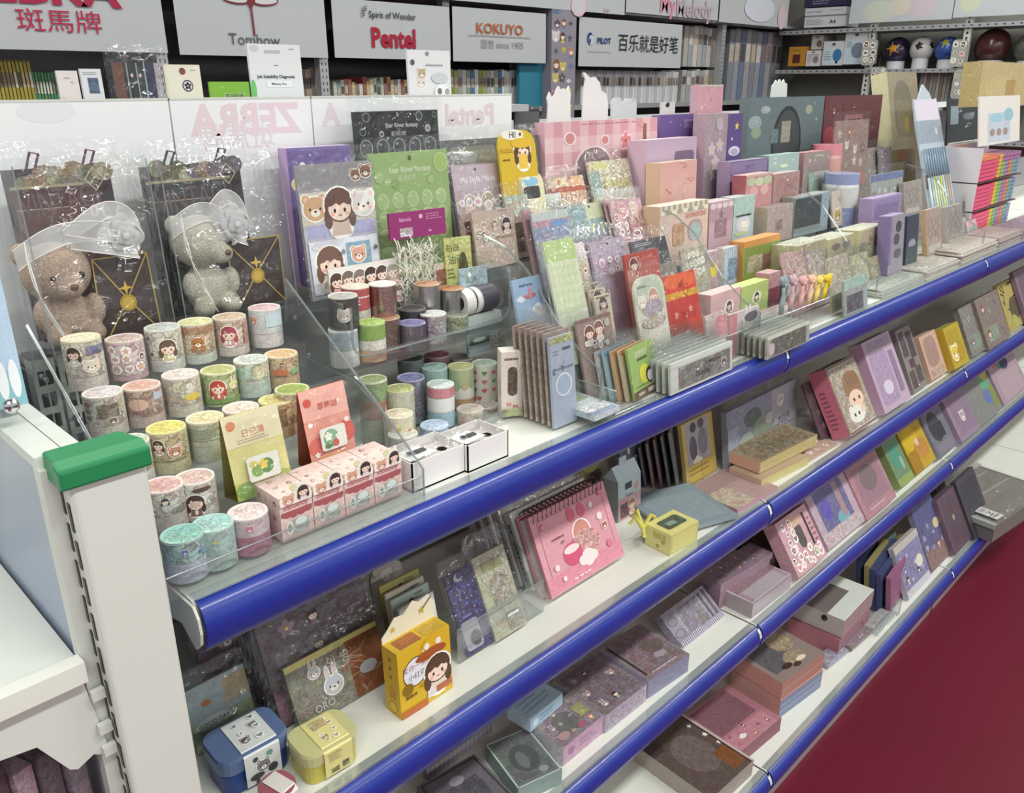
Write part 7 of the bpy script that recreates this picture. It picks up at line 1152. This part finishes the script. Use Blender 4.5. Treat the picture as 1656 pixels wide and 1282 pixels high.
lean_pk('blue-grey activity book with bold black characters', (1178,762), 1288, 668, Z2, 8, '8e95a4', 'R.62,.0,.38,1,a8a4ac,.1;T.8,.42,.15,2a2a30,大目孩;Y.66,.25,.28,.1,2,5c5c64;E.35,.7,.12,.16,5a6c68;E.5,.45,.16,.2,8a9484;E.25,.35,.1,.14,a8b0a8;E.58,.55,.06,.1,b8b4b8;T.2,.92,.06,b8c0cc,LOVELY;A.75,.75,.1,b8b4b8;R.0,.1,.14,.6,a4acbc,.3', t=.012, busy=.3, name='activity_book', cat='book')
lie('peach-sided window box, lower of the two stacked under the activity book', (1232,776), (1308,738), (1180,755), 790, Z2, 'b09a80', 'cfae98', 'c8bc80', '', busy=.1)
z_ = LIE[0]
lie('peach-sided box with a dusky marbled window top, upper of the two stacked', (1230,748), (1322,702), (1172,729), 766, Z2, '8f8168', 'd8ad98', 'bfb27c', 'R.05,.06,.9,.88,8a7d66,.9;R.3,.3,.4,.3,7a705c,.8', base=z_, busy=.3)
lie('dusty pink notebook lying flat with a pale floral strip', (1193,824), (1258,786), (1108,790), 830, Z2, 'b0938f', 'a87c8c', 'c0909c', 'R0,0,.45,.6,c4b4a0,.7;R.0,.6,1,.4,a08884,.2', name='notebook', cat='notebook', busy=.2)
lie('thin beige floral pad partly under the peach boxes', (1300,748), (1355,716), (1270,728), 752, Z2, 'c0a494', 'a88c80', 'b89c8c', 'Q8,b89484/c8b0a0,.06,.1', name='pad', cat='pad', busy=.5)
# leaning boxes further right on the second shelf
lean_bx('pink-sided box with a long-haired girl and a white cat outline', (1376,705), 1420, 597, Z2, 30, .04, 'b5ab9c', 'd27c8e', 'a89488', 'F.02,.02,5c4c44;R.05,.05,.9,.9,b0a696,.9;E.6,.62,.3,.22,8a6c50;V5,7a5c44,.45,.85,.6,.8;E.58,.42,.24,.13,dcc0aa;O.5,.42,.03,3a2c2c;O.68,.42,.03,3a2c2c;E.45,.22,.26,.12,d8d8cc;E.3,.3,.08,.06,d8d8cc;O.36,.22,.03,3a3a3a;O.5,.22,.03,3a3a3a;R.6,.2,.15,.1,d8c0ac', sspec='Y.2,.1,.5,.6,9,9a4c64', busy=.3)
lean_pk('dark crinkled bag of cards left of the pink-sided box', (1330,714), 1372, 622, Z2, 28, '5c484e', 'Q9,7a6468/4a3a40/8c7478,.07,.11,.05,.95,.05,.95,0', busy=.6)
lean_bx('lilac framed box with a pale window, right of the pink-sided box', (1432,670), 1474, 556, Z2, 28, .03, 'b49eb2', 'c4aac0', 'b8a8b8', 'R.08,.08,.6,.74,a592ae,.4,.1;R.74,.15,.16,.6,8c7c94,.5;R.1,.84,.8,.12,a498a8,.4;E.4,.3,.16,.1,c8c0d0', busy=.1)
lean_pk('brown lattice window pack beside the lilac framed box', (1478,636), 1500, 536, Z2, 26, '8f8684', 'R.1,.55,.35,.4,54464a,.4;R.55,.5,.35,.42,4c3e44,.4;R.3,.36,.35,.14,5a3c44;R.1,.05,.35,.28,5c5048,.4;R.55,.1,.35,.26,5a5048,.4', t=.015, busy=.3)
lean_bx('peach box with a tall rounded window', (1507,616), 1532, 546, Z2, 26, .025, 'c2a08c', 'cba88e', 'c8b09c', 'R.12,.25,.7,.68,a08478,.3,.2;R.1,.04,.8,.16,b8a090,.7', busy=.2)
lean_bx('yellow box with a cat-like outline on its side and a yellow window', (1545,598), 1568, 532, Z2, 26, .03, 'b09c2c', 'cca93c', 'b8a848', 'R.1,.1,.75,.8,a8942c,.3,.1;A.3,.35,.2,d0b840;E.7,.3,.25,.2,a88c24', busy=.2)
for i, (b_, brx, ty, c_, lb) in enumerate((((1573,578),1612,500,'8d8a84','greenish'),((1600,566),1634,486,'8f8078','brownish'))): lean_pk(f'{lb} crinkled clear pack right of the yellow box', b_, brx, ty, Z2, 26, c_, 'R.1,.1,.5,.3,8c9a88,.4;Q6,a8a49c/787070,.08,.12,.05,.95,.05,.95,0', busy=.6, t=.015)
lean_bx('olive-yellow card box with black drawing', (1634,537), 1662, 462, Z2, 26, .012, 'a89a58', 'b8a468', 'b0a468', 'D6,3a3428,.03;E.55,.4,.25,.25,5c5440,.6;C.4,.15,.2,a0a058', busy=.3, name='card_box')
lean_bx('lilac-brown board at the right edge of the second shelf', (1664,525), 1700, 440, Z2, 26, .012, '7d6878', '8a7484', '8c7c8c', 'R.1,.1,.8,.8,6c5a68,.3', busy=.2)
# ---- third shelf
lie('charcoal flat window box at the near end of the third shelf', (742,1352), (838,1291), (646,1288), 1385, Z3, '67636b', '55525a', '5c5a62', 'F.05,.03,3e3c42;R.2,.2,.6,.5,54525a,.6;E.5,.75,.12,.08,8a8890', busy=.3)
lie('grey-green flat window box with a pale glassy rim', (838,1276), (909,1243), (744,1222), 1300, Z3, '6e7473', '93a6a2', '8fa39e', 'F.02,.03,b4c4c0;R.08,.08,.84,.84,666b6b,.5;E.5,.48,.3,.28,525658,.3;E.45,.45,.12,.18,6a6e70;E.7,.15,.1,.06,8c9292', busy=.3)
lie('thin gingham strip box standing behind the flat window boxes', (690,1245), (795,1168), (683,1240), 1262, Z3, '8f8a92', '8a8690', 'c0b8c0', '', bspec='X30,b0a8b4,9a929e', busy=0)
lie('mauve window box with flower border, front of the row', (911,1209), (976,1156), (845,1175), 1239, Z3, '8d8088', 'd4ccd4', 'c6a0b8', 'E.45,.45,.24,.3,6a6a68,.3;Q12,9a8a94/a89c84/8c7a88,.06,.09,.05,.95,.05,.95,0;E.2,.2,.12,.1,a88c8c;E.6,.15,.1,.08,9a6070;R.72,.3,.22,.35,a09c70,.6', bspec='O.2,.5,.2,a878a0;Y.4,.3,.5,.4,2,a888a4', busy=.6)
z_a = LIE[0]
lie('lilac-edged window box with roses, second of the row', (980,1157), (1046,1106), (918,1083), 1186, Z3, '84767c', 'cfc6d4', 'bcaec0', 'R.08,.1,.84,.8,7a6c74,.7;Q8,9c8c94/7a6470/a89ca0,.06,.09,.05,.95,.05,.95,0;R.1,.86,.8,.06,6a5c64', bspec='R.04,.1,.92,.8,b4a8b8,.6', busy=.6)
lie('mauve window box with a slate side, third of the row', (1049,1101), (1115,1057), (970,1046), 1130, Z3, '8b7a7e', 'b4b0c4', '8f8fa8', 'R.06,.1,.05,.8,3a343c;R.16,.1,.78,.8,85747a,.7;C.65,.3,.12,a0929c;E.7,.5,.2,.15,6c5e5c,.4;Y.2,.05,.7,.06,1,c8bcc0', bspec='F.1,.03,a0a0b4', busy=.5)
F = flat((858,1165), (910,1120), (820,1142), z_a+.024); carton('slim_box', 'slim pale blue box lying on the mauve window boxes', 'box', F, .022, 'a8c2d4', 'c8dcea', 'b4ccd8', 'Y.1,.2,.8,.6,3,8aa4b8', bspec='O.15,.5,.3,d0e0e8;Y.3,.2,.6,.6,2,7c9ab0', bot='a9c4d2', busy=.1)
F = upb((1103,1046), 1170, 996, Z3+.004, 52); m, w_, h_ = F; t = thing('ring_binder', 'mauve ring binder lying back with two round windows and a toothed edge', 'binder', m); mb = MB(); mb.box(0,w_,0,.018,0,h_,'958c9a',.5); art(mb, w_, h_, 'R.0,.0,.22,1,8a8292,.4;E.12,.3,.1,.12,5c5864;E.12,.3,.08,.1,868290;E.12,.68,.1,.13,5c5864;E.12,.68,.08,.11,7a7484;R.3,.08,.45,.8,847c88,.8;R.8,.05,.04,.85,4c4854;R.9,.05,.05,.9,58525c;Y.3,.05,.3,.1,2,c8c4cc;O.94,.95,.03,b0aab4'); part('cover', mb, 'paper', t)
mb = MB()
for k in range(26): x = w_*(.02+.96*k/25); mb.box(x-.0011,x+.0011,-.004,.020,-.003,.008,'c4bccc')
part('toothed_spine', mb, 'plastic', t)
lie('lilac floral gift box behind the clear case', (1166,945), (1250,894), (1140,920), 985, Z3, '85707a', '9a7f8e', '9c8290', 'Q10,9c8890/6c5860/a8949c,.06,.09,.05,.95,.05,.95,0', busy=.6)
lie('frosted clear lidded case over pink sheets beside the ring binder', (1218,977), (1281,928), (1166,948), 1000, Z3, '9c8a90', 'a89aa0', 'a0929a', 'F.04,.03,c4bcc2;R.05,.5,.95,.5,8d7078,.3;R.1,.06,.8,.4,a8a0a6,.1', name='clear_case', cat='case', busy=.1, mat='gloss')
lie('dark brown carton in shadow left of the leaning pink boxes', (1248,905), (1290,870), (1205,872), 935, Z3, '4a3638', '3c2c2e', '44302f', 'Q6,5c4444/3a2a2a,.07,.1,.05,.95,.05,.95,0', busy=.4)
LB = [((1292,935),1338,848,'c79fa6','d0a4ae','pink kawaii window box leaning, first of the leaning row on the third shelf','R.42,.35,.22,.45,5c5450,.4,.2;E.5,.85,.2,.1,c8a890;Q12,d88a94/8c7a84/c8a49c/e0ccc8,.04,.065,.05,.4,.05,.95;Q8,d88a94/c8a0a0/b0b890,.05,.07,.4,.95,.05,.35;R.78,.3,.04,.6,3c3030;Y.88,.3,.1,.5,5,a86a78'),
 ((1340,890),1400,805,'b3a0ac','c4a8b8','lilac-framed box with a blue and violet shiny window','R.14,.25,.7,.75,6f6c94,.6;E.3,.6,.12,.2,6058a8,.4;E.6,.32,.14,.12,6aa4ac;R.0,.0,1,.24,c0b0b4,.6;R.6,.3,.12,.65,a08890,.4'),
 ((1403,842),1450,762,'a87f88','c08a98','dusty pink box with a rubbed dark window','R.12,.2,.8,.75,957480,.2;E.5,.65,.25,.25,7a686c,.2;Y.2,.08,.5,.06,1,d0b0b8'),
 ((1457,789),1479,715,'6a8668','8a9a60','green pack with a teal shape, beside the yellow one','E.45,.6,.3,.28,4c8a74;E.7,.4,.1,.14,88a890;R0,0,1,.16,88a058,.3'),
 ((1482,768),1514,688,'b79a28','a89434','yellow pack with an orange map-like print','E.35,.6,.3,.25,c0a41c;E.65,.35,.3,.2,b8843c,.4;O.55,.5,.08,d0b098;R0,0,.4,.4,a07820,.4'),
 ((1520,741),1548,664,'6d7078','9a98a4','dark grey pack with a black machine-like drawing','E.4,.55,.3,.3,3c3e46,.6;R.35,.3,.4,.3,34363c,.3;R.1,.04,.8,.18,7c7684,.2'),
 ((1556,716),1586,636,'8f7c90','a48ca4','lilac pack with a thick rounded spine','R.15,.1,.8,.85,877488,.3;A.5,.4,.1,a894a8'),
 ((1586,690),1622,606,'7d807c','8c8f88','smoky grey pack with a rainbow corner','E.75,.6,.16,.16,5c9a70;E.85,.75,.12,.12,b8a84c;E.7,.35,.14,.14,5c70a0;R.8,.1,.2,.4,7a8a48,.3'),
 ((1625,656),1664,574,'a08c98','b09aa4','pale pink pack with a dark heart-shaped gem','E.3,.8,.2,.14,b0684c;E.45,.72,.16,.14,4c8a64;E.55,.65,.14,.12,3c3c58;R.1,.05,.8,.45,a8949c,.2')]
for bl_, brx, ty, c_, s_c, lb, sp in LB: lean_bx(lb, bl_, brx, ty, Z3, 34, .03, c_, s_c, c_, sp, busy=.3)
# ---- bottom shelf
lie('dark brown picture-book box with white ghost marks at the near end of the bottom shelf', (1150,1292), (1219,1228), (1000,1232), 1318, Z4, '5d4d48', 'b0a49c', 'a89c94', 'R.0,.0,.88,1,5a4c48,.5;R.0,.75,.25,.2,4a3c3c,.3;E.5,.5,.3,.3,6c605c,.5;R.66,.06,.3,.3,7a4c2c,.4;S.9,.6,.05,e8e4e0;S.93,.42,.05,e8e4e0;S.86,.8,.04,d8d0cc;R.93,.0,.03,1,4a2c2c;R.96,0,.04,1,b8aca4', busy=.3)
lie('rose-pink flat box with a cut-out window and cat sticker', (1195,1218), (1264,1160), (1096,1166), 1240, Z4, 'a5707c', '7a4a58', '8c5866', 'R.06,.35,.8,.6,7c5560,.3;R.0,.0,.9,.3,b8808c,.3;Q8,8a4c5c/a8606c,.03,.05,.05,.9,.04,.3,0;C.3,.16,.07,e4dcd8', busy=.15)
zz = on_z(1261,1162,Z4).z
lie('peach and blue box, lower of the two under the marbled lid', (1263,1133), (1331,1083), (1170,1092), 1162, Z4, 'c48c84', 'cf9a92', '7f88a4', '', bspec='R0,.3,1,.1,98a0b8;R0,.6,1,.1,98a0b8', busy=0)
z_ = LIE[0]
lie('peach box with a dark marbled open lid, upper of the two', (1266,1105), (1334,1055), (1182,1062), 1131, Z4, '8a7a74', 'd49a92', 'b07f74', 'R.08,.2,.62,.72,5f5d60,.5;E.7,.7,.2,.25,a89a80,.8;E.6,.3,.2,.16,9c9078,.6;E.35,.22,.1,.06,3a2a28;E.5,.14,.08,.05,4a302c;E.65,.2,.1,.05,e0d0b8', bspec='R0,.45,1,.08,c8948c', base=z_, busy=.15)
lie('deep rose box under the white window box', (1358,1036), (1408,985), (1262,1010), 1062, Z4, '9a6470', 'a86e78', '96707a', '', bspec='O.75,.6,.1,5a3038', busy=.05)
z_ = LIE[0]
b_ = lie('white box with a grey window and a black ring pull', (1366,1004), (1414,953), (1286,970), 1032, Z4, 'c9ccc4', 'b4aeac', 'a3858a', 'R.0,.35,.72,.65,6c6464,.2;R.0,.0,1,.02,d8d8d4', base=z_, busy=.05)
mb = MB(); hh = b_.children[0].data; r_ = .006; mb.tube([(-.001-.0015,.012+r_*math.cos(a),.045+r_*math.sin(a)) for a in [2*math.pi*i/14 for i in range(14)]], .0014, '1c1a1c', 6, closed=True); mb.tube([(-.003,.008,.045),(-.003,.012,.045)], .004, '1c1a1c', 8); part('ring_pull', mb, 'plastic', b_)
for i, (b__, brx, ty, c_, lb) in enumerate((((1392,975),1420,906,'3f4566','navy'),((1405,985),1436,915,'8c8458','olive yellow'),((1414,988),1450,922,'3c4468','indigo'),((1424,990),1456,930,'444a70','dark blue'),((1440,992),1464,936,'9a6484','rose violet'))):
    lean_bx(f'{lb} small notebook upright in the acrylic pocket, {ORD[i]} from the back', b__, brx, ty, Z4, 8, .012, c_, c_, c_, 'R.1,.1,.8,.8,%s,.6' % c_, name='pocket_notebook', cat='notebook', busy=.3, yaw=6)
for i, (b__, brx, ty, c_) in enumerate((((1440,950),1462,880,'5c6a64'),((1452,952),1476,886,'8c7050'),((1462,955),1486,896,'7a6c5c'))): lean_bx(f'{["sage","tan","umber"][i]} small notebook behind the pale violet phone-case boxes', b__, brx, ty, Z4, 20, .012, c_, c_, c_, 'D3,4a4038,.03', name='pocket_notebook', cat='notebook', busy=.4)
lean_bx('pale violet floral case box with a cream oval, front one', (1470,970), 1506, 888, Z4, 26, .014, '8a88ac', 'b8b4c0', 'c0bcb8', 'R0,.86,1,.14,b8b4ac,.2;R0,0,1,.14,c4c4cc,.2;Q10,a8a8c8/7a7a9c/c8c8d8,.05,.08,.05,.95,.15,.85,0;E.75,.45,.14,.12,d4d4c4', busy=.6, name='case_box')
lean_bx('blue-violet floral case box with a yellow oval, rear one', (1508,926), 1538, 826, Z4, 28, .014, '67698c', '8f8ca0', '7c7c94', 'R0,0,1,.3,8c7470,.5;R0,.65,1,.35,5c6088,.4;Q10,8c88b0/5c5c80/a8a0b8,.05,.08,.05,.95,.25,.7,0;E.8,.58,.14,.08,c4bc94', busy=.6, name='case_box')
lean_bx('mauve-brown bagged box beside the blue-violet case box', (1545,898), 1572, 810, Z4, 28, .02, '665060', '7c6278', '6c5868', 'R.1,.1,.8,.8,5f4a56,.3;E.5,.55,.06,.05,a89c84', busy=.3, film=True)
lean_pk('smoky black clear bag right of the mauve-brown box', (1577,872), 1604, 780, Z4, 28, '46444c', 'R.1,.1,.8,.8,3c3c44,.2', busy=.2, t=.015)
lean_pk('purple dim card at the back of the bottom shelf', (1500,880), 1540, 800, Z4, 20, '4c3a4c', 'Q5,6a5068/3c3040,.08,.12,.05,.95,.05,.95,0', busy=.4)
F = flat((1610,850), (1700,790), (1548,768), Z4+.06); t = thing('acrylic_case', 'large grey clear-lidded case with a white rim at the right end of the bottom shelf', 'case', F[0]); w_, h_ = F[1], F[2]; mb = MB(); mb.box(0,w_,.002,.055,0,h_,'7c7874',.1); art(mb, w_, h_, 'R.05,.05,.9,.9,8a857f,.2;R.05,.5,.9,.03,a8a49c;R.05,.8,.9,.02,a8a49c', y=.002); part('case_body', mb, 'paper', t); mb = MB(); mb.box(-.006,w_+.006,-.003,.012,h_-.012,h_+.004,'b9b9b4'); mb.box(-.006,.010,-.003,.012,0,h_,'aab0ac'); part('case_rim', mb, 'plastic', t); mb = MB(); mb.sheet(0,w_,0,h_,-.004,.01,random.Random(5)); part('clear_lid', mb, 'film', t); mb = MB(); mb.box(.03,.075,-.0055,-.0045,.01,.075,'d4d2cc'); a = Art(mb, .03, .01, .045, .065, -.0055, 3); a.run('T.5,.8,.2,5a5a5c,定价;T.5,.5,.2,4a4a4c,8.8;Y.1,.1,.8,.3,2,7a7a7c'); part('price_label', mb, 'paper', t)
t = thing('acrylic_pocket', 'clear acrylic pocket in front of the small notebooks on the bottom shelf', 'holder', Matrix.Translation((on_z(1420,1030,Z4).x,on_z(1420,1030,Z4).y,Z4+.0008))); acr(t, 'pocket_front', (0,.13,0,.002,0,.045)); acr(t, 'pocket_base', (0,.13,0,.06,0,.002)); acr(t, 'pocket_side', (.128,.13,0,.06,0,.045)); mb = MB(); mb.tube([(0,.001,.045),(.129,.001,.045),(.129,.001,.002)], .001, '999'); part('pocket_edge', mb, 'edge', t)
for i, (fl, fr, bl_, c_) in enumerate((((1340,1076),(1372,1050),(1322,1060),'a8a4b4'),((1378,1048),(1412,1018),(1360,1034),'94848c'),((1412,1018),(1442,990),(1398,1006),'b4b0b0'))):
    packet('bagged_set', f'small crumpled clear bag on the bottom shelf, {["lilac-tinted, nearest the peach boxes","brown-tinted, middle one","pale, beside the acrylic pocket"][i]}', 'bag', flat(fl, fr, bl_, Z4+.012), c_, 'Q6,c8c4c8/8a7c84/a8a0ac,.08,.12,.05,.95,.05,.95,0', t=.009, busy=.5)
